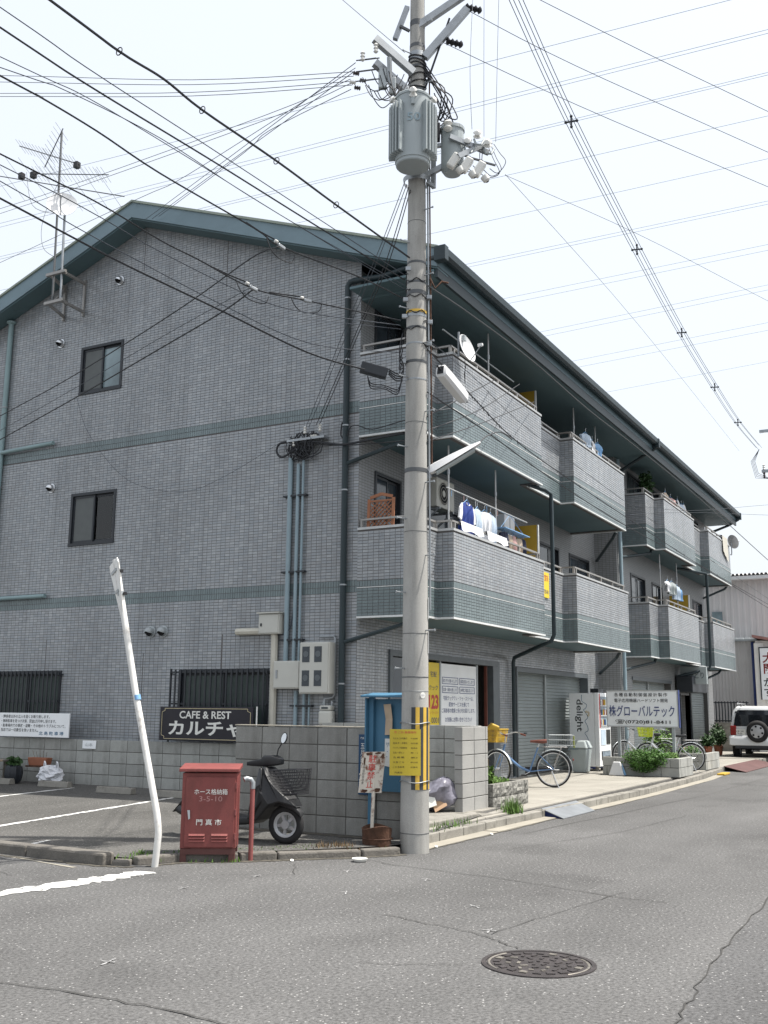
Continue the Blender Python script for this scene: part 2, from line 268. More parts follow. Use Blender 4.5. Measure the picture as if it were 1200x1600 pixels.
# ------------------------------------------------------------------ building blocks
FR = {}
def thing(name, label, cat, loc=(0, 0, 0), rz=0.0, group=None, kind=None):
    o = bpy.data.objects.new(name, None); col.objects.link(o); o.empty_display_size = 0.2
    o.location = loc; o.rotation_euler = (0, 0, rz); tag(o, label, cat, group, kind)
    FR[o.name] = (Vector(loc), rz); return o
def tag(o, label=None, cat=None, group=None, kind=None):
    if label: o['label'] = label
    if cat: o['category'] = cat
    if group: o['group'] = group
    if kind: o['kind'] = kind
    return o

class MB:
    def __init__(s, local=False): s.V = []; s.F = []; s.local = local
    def add(s, v, f):
        k = len(s.V); s.V += [tuple(p) for p in v]; s.F += [tuple(i+k for i in q) for q in f]; return s
    def box(s, x0, x1, y0, y1, z0, z1):
        return s.add([(x0, y0, z0), (x1, y0, z0), (x1, y1, z0), (x0, y1, z0), (x0, y0, z1), (x1, y0, z1), (x1, y1, z1), (x0, y1, z1)],
                     [(0, 3, 2, 1), (4, 5, 6, 7), (0, 1, 5, 4), (1, 2, 6, 5), (2, 3, 7, 6), (3, 0, 4, 7)])
    def obox(s, c, sz, u=(1, 0, 0), v=(0, 1, 0)):
        u = Vector(u).normalized(); v = Vector(v).normalized(); w = u.cross(v); c = Vector(c)
        P = [c+u*(a*sz[0]/2)+v*(b*sz[1]/2)+w*(d*sz[2]/2) for d in (-1, 1) for a, b in ((-1, -1), (1, -1), (1, 1), (-1, 1))]
        return s.add(P, [(0, 3, 2, 1), (4, 5, 6, 7), (0, 1, 5, 4), (1, 2, 6, 5), (2, 3, 7, 6), (3, 0, 4, 7)])
    def bar(s, a, b, w, h=None, upv=(0, 0, 1)):
        a = Vector(a); b = Vector(b); d = b-a; u = d.normalized(); upv = Vector(upv)
        if abs(u.dot(upv)) > 0.98: upv = Vector((1, 0, 0))
        sd = u.cross(upv).normalized()
        return s.obox((a+b)/2, (d.length, w, h or w), u, sd)
    def tube(s, pts, r, n=8, cap=True, closed=False):
        pts = [Vector(p) for p in pts]; m = len(pts)
        rs = r if isinstance(r, (list, tuple)) else [r]*m
        t0 = (pts[1]-pts[0]).normalized(); a = Vector((0, 0, 1)) if abs(t0.z) < 0.9 else Vector((1, 0, 0))
        nrm = (a-t0*a.dot(t0)).normalized(); V = []
        for i, p in enumerate(pts):
            if closed: t = pts[(i+1) % m]-pts[i-1]
            else: t = pts[min(i+1, m-1)]-pts[max(i-1, 0)]
            t = t.normalized() if t.length > 1e-9 else t0
            nrm = nrm-t*nrm.dot(t); nrm = nrm.normalized() if nrm.length > 1e-6 else t.orthogonal().normalized(); bn = t.cross(nrm)
            for k in range(n):
                q = 2*math.pi*k/n; V.append(p+(nrm*math.cos(q)+bn*math.sin(q))*rs[i])
        F = []
        for i in range(m if closed else m-1):
            for k in range(n):
                j = (i+1) % m
                F.append((i*n+k, i*n+(k+1) % n, j*n+(k+1) % n, j*n+k))
        if cap and not closed: F += [tuple(range(n-1, -1, -1)), tuple(range((m-1)*n, m*n))]
        return s.add(V, F)
    def lathe(s, prof, c=(0, 0, 0), ax=(0, 0, 1), n=20, a0=0.0, a1=2*math.pi):
        ax = Vector(ax).normalized(); e = ax.orthogonal().normalized(); f = ax.cross(e); c = Vector(c)
        full = abs(a1-a0-2*math.pi) < 1e-6; nn = n if full else n+1; V = []; F = []
        for r, z in prof:
            for k in range(nn):
                q = a0+(a1-a0)*k/n; V.append(c+ax*z+(e*math.cos(q)+f*math.sin(q))*max(r, 1e-5))
        for i in range(len(prof)-1):
            for k in range(n):
                k2 = (k+1) % nn if full else k+1
                F.append((i*nn+k, i*nn+k2, (i+1)*nn+k2, (i+1)*nn+k))
        return s.add(V, F)
    def prism(s, poly, o, u, v, depth):
        # polygon (a,b) in the u,v frame at o, extruded along u x v by depth
        o = Vector(o); u = Vector(u); v = Vector(v); w = u.cross(v).normalized(); n = len(poly)
        A = [o+u*a+v*b for a, b in poly]; B = [p+w*depth for p in A]
        return s.add(A+B, [tuple(range(n-1, -1, -1)), tuple(range(n, 2*n))]+[(i, (i+1) % n, n+(i+1) % n, n+i) for i in range(n)])
    def sheet(s, pts): return s.add(pts, [tuple(range(len(pts)))])
    def ball(s, c, r, n=10, sc=(1, 1, 1)):
        c = Vector(c); V = []; F = []; m = max(4, n//2)
        for i in range(m+1):
            th = math.pi*i/m
            for k in range(n):
                q = 2*math.pi*k/n; V.append(c+Vector((math.sin(th)*math.cos(q)*sc[0], math.sin(th)*math.sin(q)*sc[1], math.cos(th)*sc[2]))*r)
        for i in range(m):
            for k in range(n): F.append((i*n+k, (i+1)*n+k, (i+1)*n+(k+1) % n, i*n+(k+1) % n))
        return s.add(V, F)
    def loft(s, rings, cap=True):
        n = len(rings[0]); V = [p for r in rings for p in r]; F = []
        for i in range(len(rings)-1):
            for k in range(n): F.append((i*n+k, i*n+(k+1) % n, (i+1)*n+(k+1) % n, (i+1)*n+k))
        if cap: F += [tuple(range(n-1, -1, -1)), tuple(range((len(rings)-1)*n, len(rings)*n))]
        return s.add(V, F)
    def build(s, name, m, parent=None, smooth=False, bevel=0.0, label=None, cat=None, group=None, kind=None, angle=40, at=None):
        V = [Vector(p) for p in s.V]; loc = Vector((0, 0, 0))
        if parent is not None:
            l, rz = FR[parent.name]
            if not s.local:
                rot = Matrix.Rotation(-rz, 3, 'Z'); V = [rot @ (p-l) for p in V]
        elif not s.local:
            if at is not None: loc = Vector(at)
            else:
                mn = [min(p[i] for p in V) for i in range(3)]; mxx = [max(p[i] for p in V) for i in range(3)]
                loc = Vector(((mn[0]+mxx[0])/2, (mn[1]+mxx[1])/2, mn[2]))
            V = [p-loc for p in V]
        me = bpy.data.meshes.new(name); me.from_pydata([tuple(p) for p in V], [], s.F); me.materials.append(M[m] if isinstance(m, str) else m)
        if smooth:
            me.polygons.foreach_set('use_smooth', [True]*len(me.polygons))
            me.update(); me.set_sharp_from_angle(angle=R(angle))
        me.update()
        o = bpy.data.objects.new(name, me); col.objects.link(o)
        if parent is not None: o.parent = parent; FR[o.name] = FR[parent.name]
        else: o.location = loc; FR[o.name] = (loc, 0.0)
        if bevel > 0:
            bv = o.modifiers.new('bevel', 'BEVEL'); bv.width = bevel; bv.segments = 2; bv.limit_method = 'ANGLE'; bv.angle_limit = R(50); bv.harden_normals = False
        tag(o, label, cat, group, kind); return o

def inst(src, parent, name, loc, rz=0.0):
    # another piece that shares the mesh of src
    o = bpy.data.objects.new(name, src.data); col.objects.link(o); o.parent = parent
    l, prz = FR[parent.name]; o.location = Matrix.Rotation(-prz, 3, 'Z') @ (Vector(loc)-l); o.rotation_euler = (0, 0, rz-prz)
    for md in src.modifiers:
        b = o.modifiers.new('bevel', 'BEVEL'); b.width = md.width; b.segments = md.segments; b.limit_method = 'ANGLE'; b.angle_limit = md.angle_limit
    return o

def copy_tree(o, parent=None):
    c = o.copy(); col.objects.link(c); c.parent = parent; FR[c.name] = FR.get(o.name, (Vector((0, 0, 0)), 0.0))
    for ch in list(o.children): copy_tree(ch, c)
    return c

# ---- lettering: made with the built-in font and fitted into a rectangle
TX = []
def text(body, o, u, v, W, H, m, parent, name='lettering', lift=0.003, spacing=1.0, local=False, bold=0.0, track=1.0):
    cu = bpy.data.curves.new('text', 'FONT'); cu.body = body; cu.size = 1.0; cu.resolution_u = 3; cu.space_line = spacing; cu.fill_mode = 'FRONT'
    cu.align_x = 'CENTER' if '\n' in body else 'LEFT'; cu.offset = bold; cu.space_character = track
    ob = bpy.data.objects.new('text', cu); col.objects.link(ob)
    TX.append((ob, Vector(o), Vector(u).normalized(), Vector(v).normalized(), W, H, m, parent, name, lift, local))
def flush_text():
    bpy.context.view_layer.update(); dg = bpy.context.evaluated_depsgraph_get()
    for ob, o, u, v, W, H, m, parent, name, lift, local in TX:
        me = bpy.data.meshes.new_from_object(ob.evaluated_get(dg)); n = u.cross(v)
        xs = [p.co.x for p in me.vertices]; ys = [p.co.y for p in me.vertices]
        if xs:
            x0, x1, y0, y1 = min(xs), max(xs), min(ys), max(ys); l, rz = FR[parent.name]; rot = Matrix.Rotation(-rz, 3, 'Z')
            for p in me.vertices:
                q = o+u*((p.co.x-x0)/(x1-x0 or 1)*W)+v*((p.co.y-y0)/(y1-y0 or 1)*H)+n*lift
                p.co = q if local else rot @ (q-l)
            me.materials.clear(); me.materials.append(M[m]); me.name = name; me.update()
            b = bpy.data.objects.new(name, me); col.objects.link(b); b.parent = parent
        cu = ob.data; bpy.data.objects.remove(ob); bpy.data.curves.remove(cu)
    TX.clear()

X, Y, Z = Vector((1, 0, 0)), Vector((0, 1, 0)), Vector((0, 0, 1))
WIRES = [
('e1', 0.007, [(10.10, 5.42, 5.60), (8.97, 5.90, 5.42), (7.91, 6.28, 5.55), (6.90, 6.62, 5.74), (6.28, 6.84, 5.88), (5.70, 7.05, 6.05), (1.99, 8.35, 6.9)]),
('e2', 0.007, [(10.10, 5.40, 5.93), (8.83, 5.86, 5.72), (8.17, 6.10, 5.70), (7.15, 6.47, 5.86), (6.51, 6.71, 6.02), (5.65, 7.02, 6.18), (1.94, 8.40, 6.8)]),
('e3', 0.007, [(10.12, 5.36, 6.56), (8.55, 5.66, 6.70), (7.11, 5.92, 6.82), (5.74, 6.16, 6.92), (4.90, 6.31, 7.02), (0.98, 7.0, 7.4)]),
('e4', 0.006, [(8.17, 6.10, 5.83), (8.95, 8.01, 5.86), (9.85, 10.26, 5.84), (10.95, 13.03, 5.84), (12.05, 15.82, 5.86)]),
('lf', 0.012, [(10.62, 4.62, 4.55), (11.2, 4.78, 4.78), (12.2, 5.02, 5.10), (13.03, 5.19, 5.22)]),
('c1', 0.016, [(10.15, 5.31, 6.78), (8.68, 5.43, 6.81), (7.69, 5.52, 6.85), (6.64, 5.61, 6.85), (6.16, 5.66, 6.90), (5.66, 5.70, 6.87), (4.94, 5.76, 6.90), (0.96, 6.11, 7.07)]),
('c2', 0.012, [(10.12, 5.36, 6.50), (8.55, 5.63, 6.58), (7.11, 5.87, 6.66), (5.74, 6.10, 6.72), (4.90, 6.25, 6.80), (0.98, 6.91, 7.18)]),
('c3', 0.006, [(10.12, 5.36, 6.43), (8.44, 5.71, 6.51), (7.01, 6.02, 6.65), (5.89, 6.25, 6.73), (5.07, 6.43, 6.70), (1.16, 7.25, 6.56)]),
('c4', 0.006, [(10.12, 5.36, 6.38), (8.92, 5.61, 6.47), (7.64, 5.88, 6.58), (6.63, 6.09, 6.70), (5.64, 6.30, 6.69), (5.07, 6.42, 6.60), (1.20, 7.23, 5.99)]),
('c5', 0.012, [(10.11, 5.38, 6.27), (9.34, 5.53, 6.27), (8.17, 5.77, 6.19), (7.81, 5.84, 6.25), (6.63, 6.07, 6.34), (5.95, 6.20, 6.44), (5.39, 6.31, 6.49), (5.05, 6.38, 6.50), (1.13, 7.15, 6.60)]),
('c6', 0.011, [(10.10, 5.40, 5.99), (8.83, 5.87, 5.86), (8.17, 6.11, 5.80), (7.55, 6.34, 5.92), (7.15, 6.49, 5.99), (6.51, 6.73, 6.16), (5.65, 7.05, 6.30), (1.94, 8.42, 6.90)]),
('c7', 0.014, [(9.77, 5.68, 5.33), (8.97, 5.95, 5.33), (7.91, 6.31, 5.50), (6.90, 6.66, 5.66), (6.28, 6.87, 5.78), (5.70, 7.06, 5.90), (1.99, 8.33, 6.66)]),
('c8', 0.01, [(8.14, 5.77, 6.18), (8.32, 6.24, 6.24), (8.77, 7.43, 6.14), (9.33, 8.92, 6.07), (10.03, 10.75, 6.03), (10.89, 13.05, 6.04), (11.95, 15.86, 6.06)]),
('c9', 0.012, [(8.17, 6.11, 5.79), (8.41, 6.71, 5.73), (8.92, 8.01, 5.70), (9.82, 10.26, 5.67), (10.92, 13.03, 5.66), (12.02, 15.82, 5.64)]),
('c10', 0.004, [(10.10, 5.39, 5.88), (10.70, 7.11, 6.52), (11.62, 9.70, 7.43), (14.10, 16.77, 9.65)]),
('loop', 0.005, [(14.20, 14.84, 7.50), (14.20, 14.43, 6.69), (14.20, 13.37, 5.69), (14.20, 12.04, 5.35), (14.20, 11.11, 5.53), (14.20, 9.90, 6.02)]),
('s5', 0.006, [(9.60, 5.77, 9.10), (10.48, 9.05, 8.99), (10.82, 10.32, 9.08), (12.01, 14.72, 9.46), (13.30, 19.53, 9.88)]),
('s6', 0.007, [(9.60, 5.77, 9.17), (11.19, 8.47, 9.74), (13.80, 12.92, 10.69)]),
('s7', 0.007, [(9.59, 5.78, 9.05), (11.29, 8.60, 9.71), (13.80, 12.76, 10.66)]),
('s8', 0.007, [(9.57, 5.81, 8.81), (10.93, 8.00, 9.61), (11.46, 8.85, 9.76), (13.80, 12.60, 10.67)]),
('d1', 0.007, [(10.12, 5.36, 7.76), (10.96, 6.20, 7.37), (12.05, 7.29, 7.02), (14.15, 9.37, 6.20)]),
('d2', 0.007, [(10.13, 5.34, 7.72), (10.96, 6.17, 7.33), (12.03, 7.22, 6.98), (14.15, 9.31, 6.19)]),
('d3', 0.009, [(10.14, 5.32, 7.69), (10.88, 6.02, 7.21), (11.84, 6.95, 6.88), (14.15, 9.16, 6.22)]),
('d4', 0.009, [(10.15, 5.30, 7.65), (10.85, 5.96, 7.18), (11.82, 6.89, 6.87), (14.15, 9.10, 6.21)]),
('r12', 0.011, [(10.24, 5.12, 5.64), (11.64, 5.15, 5.43), (13.03, 5.19, 5.25), (15.34, 5.25, 5.19), (20.35, 5.38, 5.18), (27.15, 5.55, 5.19), (39.48, 5.88, 5.40), (47.48, 6.08, 5.54)]),
('r13', 0.006, [(10.24, 5.12, 5.76), (11.63, 5.14, 5.70), (13.00, 5.17, 5.55), (15.28, 5.22, 5.49), (20.18, 5.32, 5.43), (26.77, 5.46, 5.45), (38.43, 5.71, 5.50), (46.43, 5.87, 5.53)]),
('r14', 0.012, [(10.29, 5.14, 5.13), (12.13, 5.19, 5.11), (14.77, 5.26, 5.03), (19.44, 5.39, 5.03), (27.38, 5.60, 5.20), (39.89, 5.94, 5.30), (47.89, 6.16, 5.36)]),
('r15', 0.009, [(10.24, 5.12, 6.43), (11.46, 5.11, 6.50), (13.58, 5.09, 6.54), (16.20, 5.07, 6.47), (19.29, 5.04, 6.48), (24.80, 5.00, 6.44), (33.65, 4.93, 6.20), (41.64, 4.86, 5.99)]),
('r16', 0.007, [(10.29, 5.14, 4.84), (16.50, 6.90, 7.35)]),
('r17', 0.006, [(10.29, 5.14, 4.67), (13.60, 5.92, 5.90), (17.76, 6.90, 7.64)]),
('r18', 0.006, [(10.29, 5.14, 4.54), (13.49, 5.82, 5.66), (18.54, 6.90, 7.50)]),
('r20', 0.006, [(24.11, 6.60, 6.41), (26.26, 5.70, 6.55), (29.70, 4.26, 7.19), (35.15, 1.97, 8.20)]),
('r21', 0.006, [(24.08, 6.60, 6.15), (26.25, 5.70, 6.50), (29.69, 4.28, 6.90), (35.21, 2.00, 7.54)]),
('h1', 0.006, [(10.51, 4.67, 10.08), (11.99, 3.79, 9.93), (15.20, 1.87, 9.80), (25.50, -4.28, 9.39)]),
('h2', 0.006, [(10.37, 4.96, 9.65), (12.33, 3.91, 9.59), (15.90, 1.99, 9.60), (26.47, -3.70, 9.62)]),
('h3', 0.006, [(10.71, 4.18, 10.40), (12.57, 3.08, 10.29), (14.75, 1.78, 10.20), (25.06, -4.36, 9.79)]),
('t1', 0.004, [(10.58, 4.25, 7.79), (18.30, 4.70, 8.60), (33.54, 5.58, 9.75)]),
('t2', 0.004, [(10.58, 4.25, 7.78), (13.22, 3.34, 7.94), (16.60, 2.19, 8.00), (26.06, -1.05, 8.18)]),
('guy', 0.006, [(10.11, 5.37, 9.49), (10.60, 6.60, 11.00), (11.82, 9.65, 14.77)]),
('j1', 0.004, [(10.38, 4.59, 8.37), (10.20, 4.53, 9.03), (10.53, 4.63, 10.29)]),
('j2', 0.004, [(10.44, 4.46, 8.27), (10.48, 4.47, 9.18), (10.58, 4.50, 10.28)]),
('j3', 0.004, [(10.49, 4.33, 8.19), (10.56, 4.33, 9.18), (10.65, 4.33, 10.27)]),
('x0', 0.012, [(47.83, 3.94, 36.00), (42.90, 61.54, 36.00)]),
('x1', 0.012, [(50.88, 4.32, 36.00), (46.81, 66.51, 36.00)]),
('x2', 0.012, [(51.19, 4.36, 36.00), (47.25, 67.07, 36.00)]),
('x3', 0.012, [(54.67, 4.81, 36.00), (50.78, 71.66, 36.00)]),
('x4', 0.012, [(54.91, 4.84, 36.00), (51.12, 72.09, 36.00)]),
('x5', 0.012, [(59.07, 5.37, 36.00), (55.49, 77.75, 36.00)]),
('x6', 0.012, [(64.04, 6.00, 36.00), (62.13, 86.15, 36.00)]),
('x7', 0.012, [(69.79, 6.73, 36.00), (68.72, 94.62, 36.00)]),
('x8', 0.012, [(70.26, 6.79, 36.00), (69.46, 95.54, 36.00)]),
('x9', 0.012, [(76.74, 7.62, 36.00), (78.90, 107.40, 36.00)]),
('x10', 0.012, [(77.76, 7.75, 36.00), (80.63, 109.54, 36.00)]),
('x11', 0.012, [(84.39, 8.59, 36.00), (93.30, 125.14, 36.00)]),
('x12', 0.012, [(85.46, 8.73, 36.00), (95.39, 127.71, 36.00)]),
('x13', 0.012, [(93.04, 9.69, 36.00), (106.79, 141.99, 36.00)]),
('x14', 0.012, [(95.02, 9.95, 36.00), (109.47, 145.37, 36.00)]),
('x15', 0.012, [(103.90, 11.08, 36.00), (126.20, 165.99, 36.00)]),
('s1', 0.006, [(9.59, 5.79, 9.05), (9.43, 8.16, 9.59), (9.19, 11.61, 10.60), (8.67, 19.28, 12.83)]),
('s2', 0.006, [(9.59, 5.79, 8.99), (9.43, 8.16, 9.52), (9.20, 11.61, 10.50), (8.69, 19.29, 12.68)]),
('s3', 0.006, [(9.58, 5.80, 8.92), (9.42, 8.15, 9.40), (9.19, 11.58, 10.30), (8.67, 19.30, 12.32)]),
('s4', 0.006, [(9.58, 5.80, 8.87), (9.40, 8.13, 9.33), (9.14, 11.51, 10.20), (8.55, 19.24, 12.19)]),
('s9', 0.006, [(9.57, 5.82, 8.95), (9.98, 7.36, 9.15), (11.39, 12.69, 10.09), (11.94, 14.76, 10.50), (13.95, 22.36, 12.01)]),
('s10', 0.006, [(9.57, 5.82, 8.89), (9.98, 7.36, 9.08), (11.39, 12.68, 10.01), (11.94, 14.76, 10.40), (13.96, 22.36, 11.84)]),
]
# ------------------------------------------------------------------ ground
g = MB(); g.sheet([(-300, -300, 0), (500, -300, 0), (500, 400, 0), (-300, 400, 0)]); g.build('road', 'road', kind='structure', label='worn grey asphalt road with cracks and pale grit', at=(0, 0, 0))
def lotz(x): return 0.06+(x-8)*0.015
lot = [(7.98, 40), (7.98, 7.35), (8.02, 7.2), (8.46, 6.98), (8.85, 6.48), (9.12, 6.22), (9.74, 5.62), (10.1, 5.38), (10.35, 5.4), (14.25, 5.86), (14.25, 40)]
m = MB()
m.sheet([(x, y, lotz(x)) for x, y in lot]); m.build('parking_lot', 'lot', kind='structure', label='asphalt parking lot in front of the gable wall', at=(8, 8, 0))
# apron in front of the shops, slabs with joints
ap = thing('pavement', 'pale concrete apron of large slabs in front of the shops', None, (15, 6, 0), kind='structure')
xs = [11.0, 13.0, 15.35, 18.2, 21.4, 24.6, 27.8, 31.4, 35, 40]
for i in range(len(xs)-1):
    for y0, y1 in ((5.62, 5.84), (5.84, 6.12), (6.12, 6.9), (6.9, 8.8)):
        if xs[i] < 13 and y0 > 6: y1 = 8.3
        z = 0.118+random.uniform(-0.003, 0.003)
        MB().box(xs[i]+0.006, xs[i+1]-0.006, y0+0.006, y1-0.006, 0.0, z).build('slab', 'concrete', ap, bevel=0.006)
MB().box(11.0, 40, 5.60, 8.85, 0.0, 0.10).build('slab_bed', 'mortar', ap)
MB().box(40, 120, 5.3, 9.0, 0.0, 0.1).build('slab', 'concrete', ap)
# kerbs
kb = thing('kerb', 'low concrete kerb stones along the street and the lot corner', None, (10, 5.5, 0), kind='structure')
def kerbrun(pts, w, z0, z1, step, m='kerb', par=kb, name='kerb_stone', bev=0.012):
    for a, b in zip(pts[:-1], pts[1:]):
        a = Vector(a+(0,)); b = Vector(b+(0,)); L = (b-a).length; n = max(1, round(L/step)); d = (b-a)/n; u = d.normalized(); s = Vector((u.y, -u.x, 0))
        for i in range(n):
            p = a+d*i; q = a+d*(i+1)
            c = (p+q)/2; jz = random.uniform(-0.006, 0.006)
            MB().obox((c.x, c.y, (z0+z1)/2+jz), (d.length-0.012, w, z1-z0), u, s).build(name, m, par, bevel=bev)
kerbrun([(10.62, 5.54), (14.5, 5.46), (19.8, 5.33), (24.8, 5.42)], 0.14, -0.02, 0.105, 0.62)
kerbrun([(24.8, 5.42), (28.2, 5.62)], 0.14, -0.02, 0.105, 0.62)
kerbrun([(34, 5.62), (60, 5.4)], 0.14, -0.02, 0.105, 1.2)
kerbrun([(8.05, 11.8), (7.86, 7.36)], 0.16, -0.02, 0.115, 1.1, 'kerbdark', bev=0.025)
kerbrun([(7.9, 7.35), (7.98, 7.18)], 0.14, -0.02, 0.05, 0.3, 'kerbdark', bev=0.02)
kerbrun([(7.99, 7.16), (8.40, 6.98), (8.78, 6.50), (9.06, 6.23), (9.70, 5.62), (10.08, 5.37)], 0.13, -0.02, 0.074, 0.6, 'kerbdark', bev=0.02)
gs = thing('gutter', 'pale concrete gutter strip between kerb and asphalt', None, (12, 5.3, 0), kind='structure')
kerbrun([(10.6, 5.37), (14.4, 5.31), (19.5, 5.16), (24.9, 5.22), (28.0, 5.42)], 0.2, -0.05, 0.008, 1.6, 'gutterc', gs, 'gutter_slab', 0.004)
st = thing('step', 'low concrete strip at the edge of the wall recess', None, (12.5, 5.9, 0), kind='structure')
MB().box(11.0, 13.05, 5.72, 5.86, 0.02, 0.17).build('edge_stone', 'kerb', st, bevel=0.015)
MB().box(13.05, 13.98, 5.70, 5.995, 0.02, 0.14).build('edge_stone', 'kerb', st, bevel=0.015)
MB().box(11.0, 13.98, 5.862, 8.3, 0.02, 0.155).build('recess_floor', 'kerb', st)

def ribbon(name, pts, w, m, z=0.004, jit=0.02, kind='structure', label=None, cat=None, group=None, sub=8):
    P = []
    for a, b in zip(pts[:-1], pts[1:]):
        a = Vector(a); b = Vector(b)
        n = (b-a).normalized(); s = Vector((-n.y, n.x))
        for i in range(sub): P.append(a+(b-a)*(i/sub)+s*random.uniform(-jit, jit))
    P.append(Vector(pts[-1])); mb = MB(); V = []; F = []
    for i, p in enumerate(P):
        t = (P[min(i+1, len(P)-1)]-P[max(i-1, 0)]).normalized(); s = Vector((-t.y, t.x)); ww = w*random.uniform(0.55, 1.25)
        zz = z(p.x) if callable(z) else z
        V += [(p.x+s.x*ww/2, p.y+s.y*ww/2, zz), (p.x-s.x*ww/2, p.y-s.y*ww/2, zz)]
    for i in range(len(P)-1): F.append((2*i+1, 2*i, 2*i+2, 2*i+3))
    mb.add(V, F); return mb.build(name, m, kind=kind, label=label, cat=cat, group=group)
for pts, w in (([(4.31, 4.78), (4.36, 3.98), (4.33, 3.25), (4.2, 2.4)], 0.016), ([(9.55, 5.5), (9.35, 5.1), (9.13, 3.88), (8.75, 2.59), (8.7, 2.2)], 0.012),
               ([(7.09, 3.89), (6.95, 3.4), (6.81, 2.95), (6.56, 2.62)], 0.012), ([(6.88, 2.95), (7.9, 2.8), (9.0, 2.63)], 0.008),
               ([(12, 1.62), (8.9, 1.52), (7.4, 1.48), (6.2, 1.42), (5.46, 1.35), (3, 1.2)], 0.014), ([(6.0, 2.75), (5.8, 3.1), (5.72, 3.3)], 0.008),
               ([(8.9, 5.9), (8.3, 5.5), (7.9, 6.1)], 0.007), ([(11, 4.5), (13.5, 3.9), (16, 3.7)], 0.010), ([(7.4, 9.6), (7.1, 8.2), (6.9, 7.6)], 0.009), ([(12.5, 4.9), (20, 4.3), (30, 4.1)], 0.012)):
    ribbon('road_crack', pts, w*0.8, 'tar', 0.0065, label='dark crack or seam in the asphalt')
MB().sheet([(-60, 0.9, 0.003), (-60, -120, 0.003), (200, -120, 0.003), (200, 3.2, 0.003), (12, 1.62, 0.003), (8.9, 1.52, 0.003), (7.4, 1.48, 0.003), (6.2, 1.42, 0.003), (5.46, 1.35, 0.003), (3, 1.2, 0.003)]).build('road_lane', 'roaddark', kind='structure', label='slightly darker strip of asphalt beyond the seam')
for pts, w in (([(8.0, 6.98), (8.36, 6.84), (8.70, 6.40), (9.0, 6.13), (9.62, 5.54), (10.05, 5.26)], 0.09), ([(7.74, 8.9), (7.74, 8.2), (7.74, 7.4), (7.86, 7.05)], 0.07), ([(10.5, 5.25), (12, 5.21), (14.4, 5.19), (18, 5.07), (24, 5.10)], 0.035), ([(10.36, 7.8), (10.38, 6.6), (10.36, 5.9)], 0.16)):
    ribbon('dirt_shade_strip', pts, w, 'dirtshade', (lambda x: lotz(x)+0.004) if w > 0.15 else 0.0045, 0.018, label='grit and dirt with painted contact shade along the kerb foot', sub=14)  # ribbons of grit that also paint contact shade at kerb and wall foot
# paint on the ground
def paint(name, pts, z, label, m='paint'):
    mb = MB(); mb.sheet([(x, y, z(x) if callable(z) else z) for x, y in pts]); return mb.build(name, m, kind='structure', label=label)
ribbon('stop_line', [(5.0, 7.32), (6.0, 7.03), (6.9, 6.86), (7.45, 6.78), (7.72, 6.77)], 0.25, 'paint', 0.004, 0.009, label='broad worn white line on the road at the corner', sub=10)
lz = lambda x: lotz(x)+0.004
ribbon('parking_line', [(9.0, 10.29), (11, 10.55), (12.9, 10.80)], 0.10, 'paint', lz, 0.004, label='white parking bay line nearest the hose box')
ribbon('parking_line', [(9.0, 13.05), (11.7, 13.27), (13.35, 13.40)], 0.10, 'paint', lz, 0.004, label='white parking bay line farther back in the lot')
ribbon('parking_line', [(8.08, 8.76), (8.48, 8.83)], 0.07, 'paint', lz, 0.003, label='short white dash by the lot kerb')
ribbon('edge_line', [(7.80, 9.6), (7.78, 8.88), (7.55, 7.5)], 0.05, 'gutterc', 0.004, 0.008, label='thin pale line along the lot kerb')
for x, y, a in ((4.95, 4.6, 0.3), (8.05, 5.75, 0.2), (7.75, 4.62, 0.5), (7.2, 5.9, 0.1), (8.75, 5.2, 0.4), (7.75, 3.45, 0.9), (6.98, 3.0, .2), (8.7, 4.35, 0.3)):
    ribbon('survey_mark', [(x-0.08*math.cos(a), y-0.08*math.sin(a)), (x+0.08*math.cos(a), y+0.08*math.sin(a))], 0.016, 'chalk', 0.004, 0.006, label='small white chalk mark on the road', sub=4)
    ribbon('survey_mark', [(x-0.03*math.sin(a), y+0.05*math.cos(a)), (x+0.03*math.sin(a), y-0.05*math.cos(a))], 0.014, 'chalk', 0.008, 0.003, label='small white chalk mark on the road', sub=3)

# ------------------------------------------------------------------ facade tiles (one mesh per wall, tiles as real pieces)
GREY = [(0.256, 0.277, 0.297), (0.268, 0.287, 0.305), (0.281, 0.297, 0.312), (0.270, 0.282, 0.294), (0.312, 0.329, 0.343)]
GREEN = [(0.138, 0.177, 0.185), (0.146, 0.188, 0.195), (0.132, 0.17, 0.178)]
def cut(rects, h):
    # remove the opening h = (a0, a1, b0, b1) from a list of tiles
    out = []
    for a0, a1, b0, b1 in rects:
        if a1 <= h[0] or a0 >= h[1] or b1 <= h[2] or b0 >= h[3]: out.append((a0, a1, b0, b1)); continue
        if a0 < h[0]: out.append((a0, h[0], b0, b1))
        if a1 > h[1]: out.append((h[1], a1, b0, b1))
        m0, m1 = max(a0, h[0]), min(a1, h[1])
        if b0 < h[2]: out.append((m0, m1, b0, h[2]))
        if b1 > h[3]: out.append((m0, m1, h[3], b1))
    return out
